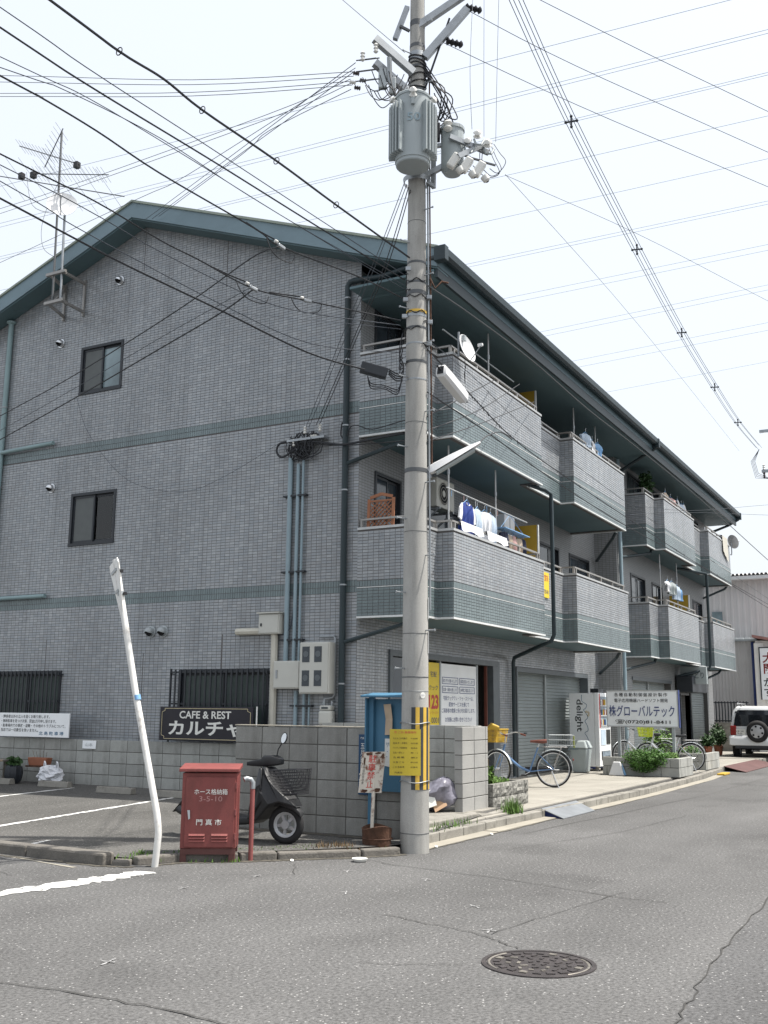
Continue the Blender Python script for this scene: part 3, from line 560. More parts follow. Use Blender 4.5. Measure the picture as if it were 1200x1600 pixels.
def tiles(parent, patches, name='tile_cladding', proud=0.006, label=None):
    V = []; F = []; T = []
    for O, u, v, W, H, keep, green, stand in patches:
        O = Vector(O); u = Vector(u); v = Vector(v); n = u.cross(v)
        tw, th = (0.05, 0.1) if stand else (0.1, 0.05)
        rows = int(round(H/th)); gap = 0.0032
        for r in range(rows):
            off = 0
            k = int(math.ceil((W-off)/tw))
            for i in range(k):
                a0 = max(0, off+i*tw)+gap; a1 = min(W, off+(i+1)*tw)-gap
                if a1-a0 < 0.012: continue
                b0 = r*th+gap*1.25; b1 = min(H, (r+1)*th)-gap*1.25
                if b1-b0 < 0.01: continue
                rects = [(a0, a1, b0, b1)]
                if keep:
                    if callable(keep): rects = keep(a0, a1, b0, b1)
                    if not rects: continue
                c = random.choice(GREEN if green else GREY); s = random.uniform(0.955, 1.045); c = (c[0]*s, c[1]*s, c[2]*s, 1)
                for a0, a1, b0, b1 in rects:
                    if a1-a0 < 0.008 or b1-b0 < 0.006: continue
                    q = len(V); pr = proud+random.uniform(-0.0006, 0.0006)
                    for z in (0, pr):
                        for a, b in ((a0, b0), (a1, b0), (a1, b1), (a0, b1)):
                            p = O+u*a+v*b+n*z; V.append((p.x, p.y, p.z))
                    F += [(q+4, q+5, q+6, q+7), (q, q+1, q+5, q+4), (q+1, q+2, q+6, q+5), (q+2, q+3, q+7, q+6), (q+3, q, q+4, q+7)]
                    T += c*8
    l, rz = FR[parent.name]; V = [(x-l.x, y-l.y, z-l.z) for x, y, z in V]
    me = bpy.data.meshes.new(name); me.from_pydata(V, [], F); me.materials.append(M['tile'])
    at = me.attributes.new('tone', 'FLOAT_COLOR', 'POINT'); at.data.foreach_set('color', T); me.update()
    o = bpy.data.objects.new(name, me); col.objects.link(o); o.parent = parent; o['kind'] = 'stuff'; o['label'] = label or 'small grey rectangular wall tiles'; FR[o.name] = FR[parent.name]
    return o

# ------------------------------------------------------------------ apartment building
XG, YW, YB, XE = 14.3, 8.4, 7.8, 38.6
RIDGE_Y, RIDGE_Z, SL = 13.35, 11.18, 0.364
BL = thing('apartment_building', 'three storey grey tiled apartment block with teal eaves and balconies', 'building', (XG, YW, 0))
def holes_wall(O, u, v, W, H, holes, m, depth=0.12, name='wall', par=None):
    O = Vector(O); u = Vector(u); v = Vector(v); n = u.cross(v)
    us = sorted({0.0, W, *[h[0] for h in holes], *[h[1] for h in holes]}); vs = sorted({0.0, H, *[h[2] for h in holes], *[h[3] for h in holes]})
    mb = MB()
    for i in range(len(us)-1):
        for j in range(len(vs)-1):
            cu, cv = (us[i]+us[i+1])/2, (vs[j]+vs[j+1])/2
            if any(h[0] < cu < h[1] and h[2] < cv < h[3] for h in holes): continue
            mb.sheet([O+u*a+v*b for a, b in ((us[i], vs[j]), (us[i+1], vs[j]), (us[i+1], vs[j+1]), (us[i], vs[j+1]))])
    for a0, a1, b0, b1 in holes:
        for (p, q) in (((a0, b0), (a1, b0)), ((a1, b0), (a1, b1)), ((a1, b1), (a0, b1)), ((a0, b1), (a0, b0))):
            A = O+u*p[0]+v*p[1]; B = O+u*q[0]+v*q[1]; mb.sheet([A, B, B-n*depth, A-n*depth])
        mb.sheet([O+u*a+v*b-n*depth for a, b in ((a0, b0), (a1, b0), (a1, b1), (a0, b1))])
    return mb.build(name, m, par or BL)
# gable wall: coordinate a runs from the street corner (y=8.4) to the back, seen from -x: u = +y reversed
GY1 = 18.3
def gh(y0, y1, z0, z1): return (GY1-y1, GY1-y0, z0, z1)      # a measured from the back edge (u = -y)
gwins = [gh(13.79, 14.87, 7.60, 8.56), gh(13.75, 14.88, 4.56, 5.56), gh(14.86, 16.6, 1.05, 2.15), gh(10.1, 11.98, 1.0, 2.14)]
holes_wall((XG, GY1, 0), -Y, Z, GY1-YW, 9.1, gwins, 'grout', 0.10, 'gable_wall')
MB().sheet([(XG, GY1, 9.1), (XG, YW, 9.1), (XG, YW, 9.24), (XG, RIDGE_Y, RIDGE_Z-0.2), (XG, GY1, 9.24)]).build('gable_top', 'grout', BL)
def gkeep(a0, a1, b0, b1):
    y0, y1 = GY1-a1, GY1-a0
    if b1 > RIDGE_Z-0.27-SL*max(abs(y0-RIDGE_Y), abs(y1-RIDGE_Y)): return False
    rc = [(a0, a1, b0, b1)]
    for h in gwins: rc = cut(rc, (h[0]-0.022, h[1]+0.022, h[2]-0.022, h[3]+0.022))
    for z0, z1 in ((3.36, 3.56), (6.38, 6.58)): rc = cut(rc, (0, 99, z0-0.001, z1+0.001))
    for y, za, zb in ((15.30, 0, 2.75), (12.85, 0, 2.45), (11.08, 2.14, 2.75), (11.3, 9.2, 11), (13.35, 9.9, 11)):    # expansion joints
        rc = cut(rc, (GY1-y-0.009, GY1-y+0.009, za, zb))
    return rc
def shift(k, dz):
    def f(a0, a1, b0, b1):
        r = k(a0, a1, b0+dz, b1+dz)
        return [(p, q, s-dz, t-dz) for p, q, s, t in r] if r else []
    return f
W_ = GY1-YW
tiles(BL, [((XG, GY1, 0.11), -Y, Z, W_, 3.25, shift(gkeep, 0.11), False, False), ((XG, GY1, 3.56), -Y, Z, W_, 2.8, shift(gkeep, 3.56), False, False),
           ((XG, GY1, 6.58), -Y, Z, W_, 4.45, shift(gkeep, 6.58), False, False),
           ((XG, GY1, 3.36), -Y, Z, W_, 0.2, None, True, True), ((XG, GY1, 6.38), -Y, Z, W_, 0.2, None, True, True)], label='grey tiles of the gable wall with two green bands')
# front walls
def fwall(x0, x1, y, z0, z1, openings, m, name, depth=0.14):
    return holes_wall((x0, y, z0), X, Z, x1-x0, z1-z0, [(a-x0, b-x0, c-z0, d-z0) for a, b, c, d in openings], m, depth, name)
op1 = [(15.4, 20.08, 0.0, 2.46), (21.12, 26.03, 0.0, 2.40)]
fwall(XG, 27.0, YW, 0.0, 2.95, op1, 'grout', 'ground_floor_wall', 0.55)
def fkeep(a0, a1, b0, b1):
    rc = [(a0, a1, b0, b1)]
    for h in op1: rc = cut(rc, (h[0]-XG-0.045, h[1]-XG+0.045, -1, h[3]-0.1+0.045))
    return rc
tiles(BL, [((XG, YW, 0.1), X, Z, 12.7, 2.85, fkeep, False, False)], label='grey tiles of the shaded shop front wall')
op2 = [(14.84, 15.75, 4.0, 5.46), (16.9, 18.5, 3.2, 5.3), (20.0, 21.7, 3.2, 5.3), (22.66, 24.05, 4.35, 5.42), (24.85, 26.43, 4.3, 5.42)]
fwall(XG, 27.0, YW, 2.95, 5.95, op2, 'tilex', 'second_floor_wall')
op3 = [(14.78, 15.8, 7.0, 8.5-0.12), (16.9, 18.5, 6.2, 8.2), (20.0, 21.7, 6.2, 8.2), (22.66, 24.05, 6.9, 8.2), (24.85, 26.43, 6.9, 8.2)]
fwall(XG, 27.0, YW, 5.95, 8.9, op3, 'tilex', 'third_floor_wall')
op4 = [(28.12, 32.4, 0.0, 2.42), (33.5, 34.85, 0.0, 2.05), (35.0, 37.6, 0.0, 2.2)]
fwall(27.0, XE, YB, 0.0, 2.95, op4, 'tilex', 'ground_floor_wall', 0.4)
op5 = [(28.3, 29.8, 3.2, 5.3), (30.6, 31.8, 4.0, 5.3), (33.4, 34.9, 3.2, 5.3), (36.0, 37.4, 4.0, 5.3)]
fwall(27.0, XE, YB, 2.95, 5.95, op5, 'tilex', 'second_floor_wall')
fwall(27.0, XE, YB, 5.95, 8.9, [(a, b, c+3, d+3-0.1) for a, b, c, d in op5], 'tilex', 'third_floor_wall')
MB().sheet([(27.0, YW, 0), (27.0, YB, 0), (27.0, YB, 8.9), (27.0, YW, 8.9)]).build('step_wall', 'tiley', BL)
MB().add([(XE, YB, 0), (XE, 18.3, 0), (XE, 18.3, 9.2), (XE, RIDGE_Y, RIDGE_Z-0.2), (XE, YB, 9.0), (XG, 18.3, 0), (XG, 18.3, 9.2)], [(0, 1, 2, 3, 4), (1, 5, 6, 2)]).build('rear_wall', 'tiley', BL)
# roof: a folded slab, rake boards, trim, boxed eave, gutter
RX0, RX1, EY = 13.86, 39.15, 6.76
ez = RIDGE_Z-SL*(RIDGE_Y-EY); BY = 2*RIDGE_Y-EY; TH = 0.30
prof = [(EY, ez), (RIDGE_Y, RIDGE_Z), (BY, ez), (BY, ez-TH), (RIDGE_Y, RIDGE_Z-TH), (EY, ez-TH)]
rf = MB().prism([(p[0], p[1]) for p in prof], (RX0+0.03, 0, 0), Y, Z, RX1-RX0-0.03).build('roof', 'roof', BL)
for sgn in (1, -1):
    y1 = EY if sgn > 0 else BY
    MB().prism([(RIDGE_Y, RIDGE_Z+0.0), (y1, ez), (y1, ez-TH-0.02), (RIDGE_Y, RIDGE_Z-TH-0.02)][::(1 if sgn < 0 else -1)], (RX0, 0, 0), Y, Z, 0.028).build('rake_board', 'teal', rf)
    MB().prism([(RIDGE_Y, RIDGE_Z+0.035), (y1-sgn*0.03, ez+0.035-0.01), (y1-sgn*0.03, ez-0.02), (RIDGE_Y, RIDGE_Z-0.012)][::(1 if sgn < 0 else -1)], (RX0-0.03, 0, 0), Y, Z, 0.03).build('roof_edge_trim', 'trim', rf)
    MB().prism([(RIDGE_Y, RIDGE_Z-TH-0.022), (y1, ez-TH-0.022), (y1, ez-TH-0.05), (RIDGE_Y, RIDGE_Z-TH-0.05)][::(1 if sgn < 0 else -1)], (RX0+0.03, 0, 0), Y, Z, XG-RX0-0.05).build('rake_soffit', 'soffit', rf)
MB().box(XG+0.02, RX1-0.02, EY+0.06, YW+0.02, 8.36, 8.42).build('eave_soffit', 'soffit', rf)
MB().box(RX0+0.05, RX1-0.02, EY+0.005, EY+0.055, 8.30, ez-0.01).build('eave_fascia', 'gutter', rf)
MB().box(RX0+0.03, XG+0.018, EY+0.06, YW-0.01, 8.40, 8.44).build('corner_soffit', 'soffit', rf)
gm = MB()
gy, gz = EY-0.085, ez-0.10
gm.prism([(0.08, 0.07), (0.085, -0.02), (0.05, -0.075), (-0.03, -0.085), (-0.075, -0.04), (-0.085, 0.07), (-0.07, 0.07), (-0.062, -0.03), (-0.025, -0.068), (0.045, -0.06), (0.068, -0.015), (0.066, 0.07)], (RX0+0.0, gy, gz), Y, Z, RX1-RX0+0.02)
gm.build('eave_gutter', 'gutter', rf)
for gx in [15+1.2*i for i in range(20)]: MB().bar((gx, EY, ez-0.05), (gx, gy-0.08, ez-0.02), 0.02, 0.012).build('gutter_bracket', 'galv', rf)
for gx in (13.85, 27.2, 39.12):
    MB().box(gx-0.07, gx+0.07, gy-0.10, gy+0.10, gz-0.16, gz+0.09).build('gutter_box', 'gutter', rf, bevel=0.01)

# balconies
def offs(poly, d):
    out = []; n = len(poly)
    P = [Vector(p) for p in poly]
    for i in range(n):
        dirs = []
        if i > 0: dirs.append((P[i]-P[i-1]).normalized())
        if i < n-1: dirs.append((P[i+1]-P[i]).normalized())
        ns = [Vector((-t.y, t.x)) for t in dirs]
        if len(ns) == 1 or abs(ns[0].dot(ns[1])) > 0.99: q = P[i]+ns[0]*d
        else: q = P[i]+(ns[0]+ns[1])*d
        out.append((q.x, q.y))
    return out
def strip(poly, d0, d1, z0, z1, name, m, par, bevel=0):
    A = offs(poly, d0); B = offs(poly, d1); n = len(poly); mb = MB()
    V = [(x, y, z) for pts, z in ((A, z0), (B, z0), (A, z1), (B, z1)) for x, y in pts]; F = []
    for i in range(n-1):
        a0, a1, b0, b1 = i, i+1, n+i, n+i+1
        F += [(a0, a1, a1+2*n, a0+2*n), (b1, b0, b0+2*n, b1+2*n), (a0+2*n, a1+2*n, b1+2*n, b0+2*n), (a1, a0, b0, b1)]
    F += [(0, 2*n, 3*n, n), (n-1, 2*n-1, 4*n-1, 3*n-1)]
    return mb.add(V, F).build(name, m, par, bevel=bevel)
def balcony(poly, z0, yb, label):
    bal = strip(poly, 0, 0.13, z0, z0+1.42, 'balcony', 'grout', BL); bal['label'] = label
    pin = offs(poly, 0.131)
    # floor slab between wall and parapet (in strips so that it stays convex), underside teal
    for (x0, y0), (x1, y1) in zip(poly[:-1], poly[1:]):
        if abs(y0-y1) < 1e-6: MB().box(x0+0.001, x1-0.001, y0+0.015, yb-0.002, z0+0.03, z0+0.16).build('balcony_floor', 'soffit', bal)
    strip(poly, -0.018, 0.15, z0+1.422, z0+1.462, 'parapet_cap', 'cap', bal)
    strip(poly, -0.012, 0.03, z0-0.012, z0+0.018, 'bottom_lip', 'lip', bal)
    strip(poly, -0.0085, 0.001, z0+0.475, z0+0.487, 'white_joint', 'lip', bal)
    pt = []
    for (p, q) in zip(poly[:-1], poly[1:]):
        p = Vector(p+(0,)); q = Vector(q+(0,)); d = q-p; L = d.length; u = d.normalized()
        if L < 0.05: continue
        if abs(u.y) > 0.9 and u.y > 0: continue          # faces +x, never seen
        o1 = (p.x, p.y, z0+0.02); pt += [(o1, u, Z, L, 0.45, None, True, False), ((p.x, p.y, z0+0.49), u, Z, L, 0.1, None, True, True), ((p.x, p.y, z0+0.595), u, Z, L, 0.8, None, False, False)]
    tiles(bal, pt, label='grey and green tiles of the parapet')
    # rail
    rl = offs(poly, 0.07); zr = z0+1.60
    for i in range(len(rl)-1):
        a = Vector(rl[i]+(zr,)); b = Vector(rl[i+1]+(zr,)); L = (b-a).length
        if L < 0.1: continue
        MB().bar(a, b, 0.045, 0.03).build('handrail', 'rail', bal)
        n = max(1, round(L/0.95))
        for k in range(n+1):
            p = a+(b-a)*((k*0.94+0.03*n)/n if n else 0)
            MB().box(p.x-0.02, p.x+0.02, p.y-0.02, p.y+0.02, z0+1.463, zr-0.016).build('rail_post', 'rail', bal)
    return bal
g1 = [(XG-0.012, YW-0.0), (XG-0.012, 7.29), (14.96, 7.29), (14.96, 7.0), (19.15, 7.0), (19.15, 7.29), (21.14, 7.29), (21.14, 7.0), (25.1, 7.0), (25.1, YW-0.01)]
g2 = [(27.55, YB-0.0), (27.55, 7.12), (28.5, 7.12), (28.5, 6.85), (32.25, 6.85), (32.25, 7.12), (34.38, 7.12), (34.38, 6.85), (37.98, 6.85), (37.98, YB-0.01)]
BAL = {}
BAL['1a'] = balcony(g1, 2.95, YW, 'second floor balcony nearest the pole')
BAL['1b'] = balcony(g1, 5.95, YW, 'third floor balcony nearest the pole')
BAL['2a'] = balcony(g2, 2.95, YB, 'second floor balcony at the far end')
BAL['2b'] = balcony(g2, 5.95, YB, 'third floor balcony at the far end')

# windows
def window(O, u, W, H, left='screen', right='glassblue', fr='frame', name='window', depth=0.06, par=None, grid=False):
    """O = lower left outer corner on the wall plane (seen from outside), u to the right, set back into the opening"""
    O = Vector(O); u = Vector(u); n = u.cross(Z); par = par or BL; t = 0.036
    w = MB()
    def fb(mb, a0, a1, b0, b1, d0, d1):
        P = [O+u*a+Z*b-n*d for d in (d1, d0) for a, b in ((a0, b0), (a1, b0), (a1, b1), (a0, b1))]
        mb.add(P, [(0, 3, 2, 1), (4, 5, 6, 7), (0, 1, 5, 4), (1, 2, 6, 5), (2, 3, 7, 6), (3, 0, 4, 7)])
    fb(w, -0.02, W+0.02, H-t, H+0.02, -0.02, depth); fb(w, -0.02, W+0.02, -0.02, t, -0.03, depth)
    fb(w, -0.02, t, t+0.001, H-t-0.001, -0.02, depth); fb(w, W-t, W+0.02, t+0.001, H-t-0.001, -0.02, depth)
    fw_ = w.build(name, fr, par)
    for k, (a0, a1, d, mm) in enumerate(((t+0.002, W/2+0.02, 0.012, left), (W/2-0.02, W-t-0.002, 0.042, right))):
        s = MB(); q = 0.035
        fb(s, a0, a0+q, t+0.002, H-t-0.002, d, d+0.025); fb(s, a1-q, a1, t+0.002, H-t-0.002, d, d+0.025)
        fb(s, a0+q+0.001, a1-q-0.001, t+0.002, t+0.045, d, d+0.025); fb(s, a0+q+0.001, a1-q-0.001, H-t-0.045, H-t-0.002, d, d+0.025)
        if grid: fb(s, a0+q+0.001, a1-q-0.001, H*0.62, H*0.62+0.03, d, d+0.024)
        s.build('sash', fr, fw_)
        if mm == 'clear':
            V = []; F = []; c0, c1 = a0+q-0.02, a0+q+(a1-a0)*(0.97 if H < 0.98 else 0.40); n_ = 24
            for i in range(n_+1):
                a_ = c0+(c1-c0)*i/n_; d_ = 0.078+0.010*math.sin(i*1.5)
                V += [O+u*a_+Z*(t+0.02)-n*d_, O+u*a_+Z*(H-t-0.02)-n*d_]
            for i in range(n_): F.append((2*i, 2*i+2, 2*i+3, 2*i+1))
            MB().add(V, F).build('curtain', 'curtain', fw_, smooth=True)
        g_ = MB(); fb(g_, a0+q+0.001, a1-q-0.001, t+0.046, H-t-0.046, d+0.010, d+0.016); g_.build('pane', mm, fw_)
    return fw_
window((XG, 14.87, 7.60), -Y, 1.08, 0.96, right='glassblue'); window((XG, 14.88, 4.56), -Y, 1.13, 1.0, right='clear')
for (y0, y1, z0, z1) in ((14.86, 16.6, 1.05, 2.15), (10.1, 11.98, 1.0, 2.14)):
    wd = window((XG, y1, z0), -Y, y1-y0, z1-z0, 'greenpane', 'greenpane', 'frame', 'barred_window')
    gx = XG-0.11
    for z in (z0+0.06, (z0+z1)/2, z1-0.03): MB().box(gx-0.012, gx+0.012, y0-0.06, y1+0.12, z-0.015, z+0.015).build('bar_rail', 'frame', wd)
    n = int((y1-y0)/0.105)
    for i in range(n+1):
        y = y0+(y1-y0)*i/n; MB().box(gx-0.027, gx-0.0125, y-0.016, y+0.016, z0-0.04, z1+0.02).build('bar', 'frame', wd)
    for y in (y0-0.05, y1+0.11): MB().box(gx-0.02, XG, y-0.015, y+0.015, z1-0.07, z1-0.05).build('bar_bracket', 'frame', wd)
    MB().box(gx-0.02, gx+0.01, y1+0.10, y1+0.125, z0-0.1, z1+0.03).build('bar', 'frame', wd)
for i, (a, b, c, d) in enumerate(op2): window((a, YW, c), X, b-a, d-c, 'glass', 'glass', 'frame', grid=(i == 0))
for i, (a, b, c, d) in enumerate(op3): window((a, YW, c), X, b-a, d-c, 'glass', 'glass', 'frame')
for (a, b, c, d) in op5:
    window((a, YB, c), X, b-a, d-c, 'glass', 'glass'); window((a, YB, c+3), X, b-a, d-c-0.1, 'glass', 'glass')

# roller shutters with ribbed curtains
def shutter(x0, x1, y, z0, z1, mull=None, lab=None):
    s = MB(); n = int((z1-z0)/0.075)
    V = []; F = []
    for i in range(n+1):
        z = z0+(z1-z0)*i/n
        V += [(x0, y, z), (x1, y, z)]
        if i < n:
            zz = z+(z1-z0)/n*0.82; V += [(x0, y+0.018, zz), (x1, y+0.018, zz)]
    for i in range(len(V)//2-1): F.append((2*i, 2*i+1, 2*i+3, 2*i+2))
    o = s.add(V, F).build('shutter', 'shutter', BL, label=lab)
    MB().box(x0, x1, y-0.03, y+0.03, z0-0.04, z0+0.0).build('bottom_rail', 'steel', o)
    if mull: MB().box(mull-0.035, mull+0.035, y-0.04, y-0.004, z0-0.04, z1).build('mullion', 'steel', o)
    return o
s1 = shutter(21.16, 25.99, 8.58, 0.16, 2.34, 23.35)
MB().box(21.10, 26.05, 8.37, 8.58, 2.341, 2.44).build('shutter_head', 'framemid', s1)
for x in (21.10, 25.99): MB().box(x, x+0.06, 8.37, 8.62, 0.12, 2.34).build('shutter_guide', 'framemid', s1)
for x in (22.0, 24.3): MB().box(x, x+0.16, 8.565, 8.578, 1.0 if x < 23 else 0.75, 1.03 if x < 23 else 0.78).build('shutter_handle', 'frame', s1)
MB().box(21.16, 25.99, 8.64, 8.70, 0.05, 2.4).build('shutter_back', 'dark', s1)
s2 = shutter(28.16, 32.36, 7.98, 0.16, 2.36, 30.3); MB().box(28.08, 32.44, 7.77, 7.97, 2.361, 2.46).build('shutter_head', 'framemid', s2)
s3 = shutter(35.0, 37.6, 7.92, 0.16, 2.18)
MB().box(33.52, 34.83, 8.12, 8.15, 0.1, 2.03).build('shop_door', 'dark', BL)
MB().box(33.44, 33.52, 7.76, 7.95, 0.1, 2.09).build('door_jamb', 'frame', BL); MB().box(34.85, 34.99, 7.76, 7.95, 0.1, 2.2).build('door_jamb', 'frame', BL)
MB().box(32.9, 34.9, 7.25, 7.75, 2.12, 2.62).build('awning_box', 'frame', BL, bevel=0.02)
# shop front nearest the corner
sf = MB(); sf.box(15.36, 20.12, 8.36, 8.52, 2.40, 2.50).box(15.36, 15.46, 8.36, 8.52, 0.11, 2.398).box(19.78, 20.12, 8.36, 8.56, 0.11, 2.398)
SF = sf.build('shop_front', 'framemid', BL)
MB().box(15.47, 19.77, 8.75, 8.78, 0.11, 2.398).build('shop_interior', 'dark', SF)
for x in (16.93, 17.46, 19.15): MB().box(x-0.03, x+0.03, 8.44, 8.52, 0.12, 2.395).build('shop_mullion', 'steel', SF)
MB().box(19.62, 19.65, 8.44, 8.50, 0.12, 2.395).build('brass_edge', 'saddle', SF)
MB().box(15.47, 16.89, 8.48, 8.49, 0.12, 2.39).build('shop_pane', 'glass', SF)
yp = MB().box(16.965, 17.425, 8.45, 8.465, 0.3, 2.36).build('yellow_poster', 'signyellow', SF)
wp = MB().box(17.495, 19.115, 8.45, 8.465, 0.3, 2.36).build('white_poster', 'signwhite', SF)
text('宅配', (17.05, 8.45, 2.10), X, Z, 0.26, 0.10, 'navy', yp); text('クック', (17.0, 8.45, 1.86), X, Z, 0.36, 0.09, 'navy', yp)
text('123', (16.99, 8.45, 1.52), X, Z, 0.40, 0.26, 'redpaint', yp, bold=0.04); text('ワン・ツゥ・スリー', (16.99, 8.45, 1.43), X, Z, 0.40, 0.05, 'redpaint', yp); text('0001', (17.1, 8.45, 1.27), X, Z, 0.3, 0.10, 'navy', yp)
for i in range(4):
    bx = 17.55+0.77*(i % 2); bz = 1.985-0.165*(i//2)
    MB().box(bx, bx+0.7, 8.444, 8.449, bz, bz+0.010).box(bx, bx+0.7, 8.444, 8.449, bz+0.118, bz+0.128).box(bx, bx+0.010, 8.444, 8.449, bz+0.0105, bz+0.1175).box(bx+0.69, bx+0.7, 8.444, 8.449, bz+0.0105, bz+0.1175).build('printed_frame', 'navy', wp)
    text(['寝たきり介護いたします', '病院送迎いたします', '炊事・掃除も致します', '24時間ご相談に応じます'][i], (bx+0.04, 8.45, bz+0.03), X, Z, 0.62, 0.068, 'navy', wp)
text('宅配クックワン・ツゥ・スリーは、', (17.60, 8.45, 1.685), X, Z, 1.36, 0.085, 'navy', wp); text('配食サービスを通じて', (17.84, 8.45, 1.57), X, Z, 0.92, 0.085, 'navy', wp)
text('ご高齢者の健康と安心をお届けします。', (17.53, 8.45, 1.455), X, Z, 1.5, 0.085, 'navy', wp); text('お気軽にお問い合せください！', (17.68, 8.45, 1.285), X, Z, 1.2, 0.09, 'navy', wp)

# downpipes and drains
def pipe(name, pts, r, m, par=BL, n=10, rings=()):
    o = MB().tube(pts, r, n).build(name, m, par, smooth=True)
    for a in rings: MB().tube([(a[0], a[1], a[2]-0.012), (a[0], a[1], a[2]+0.012)], r*1.18, n).build('pipe_clip', 'galv', o)
    return o
px_ = XG-0.085
pipe('downpipe', [(px_, 8.62, 0.2), (px_, 8.62, 8.62), (px_, 8.58, 8.68), (px_, 8.50, 8.70), (px_-0.08, 7.9, 8.62), (13.95, 7.2, 8.60), (13.86, gy, 8.62)], 0.052, 'gutter', rings=[(px_, 8.62, z) for z in (1.9, 3.48, 5.05, 6.15, 7.3, 8.4)])
pipe('downpipe', [(px_+0.02, 16.93, 0.2), (px_+0.02, 16.93, 9.45)], 0.055, 'pipegrey', rings=[(px_+0.02, 16.93, z) for z in (2.5, 4.4, 5.9, 7.6)])
MB().lathe([(0.055, 0), (0.10, 0.03), (0.10, 0.06), (0.02, 0.09)], (px_+0.02, 16.93, 9.42), n=14).build('vent_cowl', 'pipegrey', BL, smooth=True)
pipe('branch_pipe', [(px_, 16.93, 6.62), (px_, 15.42, 6.66)], 0.042, 'pipegrey'); pipe('branch_pipe', [(px_, 16.93, 3.60), (px_, 15.35, 3.60)], 0.042, 'pipegrey')
def balpipe(x, yw, z):   # drain from a balcony slab down and back to the wall pipe
    pipe('balcony_drain', [(x, 7.35, z+0.02), (x, 7.36, z-0.12), (x, 7.45, z-0.16), (x, yw-0.06, z-0.55)], 0.035, 'gutter', n=8)
pipe('balcony_drain', [(14.42, 7.55, 2.97), (14.42, 7.57, 2.85), (14.38, 7.7, 2.80), (px_, 8.58, 2.56)], 0.035, 'gutter', n=8)
pipe('balcony_drain', [(14.42, 7.45, 5.97), (14.42, 7.47, 5.85), (14.38, 7.6, 5.80), (px_, 8.58, 5.5)], 0.035, 'gutter', n=8)
# street front downpipe: drops from the third floor slab past the second floor parapet and back to the wall
pipe('downpipe', [(19.05, 7.25, 5.96), (19.25, 6.98, 5.86), (19.45, 6.92, 5.80), (19.45, 6.92, 2.98), (19.45, 6.98, 2.86), (20.75, 8.28, 2.62), (20.78, 8.32, 2.52), (20.78, 8.32, 0.15)], 0.042, 'gutter')
pipe('downpipe', [(27.12, 7.72, 0.15), (27.12, 7.72, 8.3)], 0.05, 'conduit')
pipe('balcony_drain', [(25.3, 7.3, 2.97), (25.35, 7.4, 2.83), (26.9, 8.32, 2.5)], 0.04, 'gutter', n=8); pipe('balcony_drain', [(28.4, 7.2, 2.97), (28.4, 7.25, 2.84), (27.15, 7.7, 2.6)], 0.04, 'gutter', n=8)
pipe('balcony_drain', [(25.3, 7.3, 5.97), (25.35, 7.4, 5.83), (26.9, 8.32, 5.5)], 0.04, 'gutter', n=8); pipe('balcony_drain', [(28.4, 7.2, 5.97), (28.4, 7.25, 5.84), (27.15, 7.7, 5.6)], 0.04, 'gutter', n=8)
pipe('eave_drain', [(27.2, gy, gz-0.15), (27.15, 7.7, 7.95)], 0.045, 'gutter', n=8); pipe('eave_drain', [(39.12, gy, gz-0.15), (38.9, 7.0, 8.3), (38.7, 7.75, 8.0)], 0.045, 'gutter', n=8)
pipe('downpipe', [(32.6, 7.5, 5.96), (33.4, 6.80, 5.84), (33.5, 6.79, 5.8), (33.5, 6.79, 3.0), (33.5, 6.85, 2.86), (32.95, 7.72, 2.6)], 0.045, 'gutter'); pipe('balcony_drain', [(37.2, 7.2, 2.97), (37.2, 7.3, 2.85), (36.4, 7.75, 2.55)], 0.04, 'gutter', n=8)
pipe('balcony_drain', [(38.0, 7.0, 5.97), (38.0, 7.1, 5.85), (37.5, 7.75, 5.5)], 0.04, 'gutter', n=8)

# dryer vents
def vent(y, z, m='chrome', r=0.075):
    v = MB(); c = Vector((XG-0.012, y, z))
    v.lathe([(r*1.25, 0), (r*1.25, 0.012), (r, 0.014), (r, 0.06)], c, (-1, 0, 0), 18)
    o = v.build('vent_hood', m, BL, smooth=True)
    h = MB(); V = []; F = []; n = 14; mm = 8
    for i in range(mm+1):
        th = math.pi/2*i/mm
        for k in range(n+1):
            q = math.pi*k/n*1.25-math.pi*0.125
            V.append(c+Vector((-0.05-r*1.1*math.cos(th)*1.0, -r*math.cos(q)*math.sin(th) if i else 0, r*math.sin(q)*math.sin(th))))
    for i in range(mm):
        for k in range(n): F.append((i*(n+1)+k, i*(n+1)+k+1, (i+1)*(n+1)+k+1, (i+1)*(n+1)+k))
    h.add(V, F).build('hood_shell', m, o, smooth=True)
    MB().lathe([(0.001, 0.052), (r*0.96, 0.052)], c, (-1, 0, 0), 16).build('vent_mouth', 'dark', o)
for y, z in ((13.95, 9.83), (15.47, 8.77), (15.45, 5.75)): vent(y, z)
for y in (12.69, 12.40): vent(y, 2.84, 'steel', 0.085)
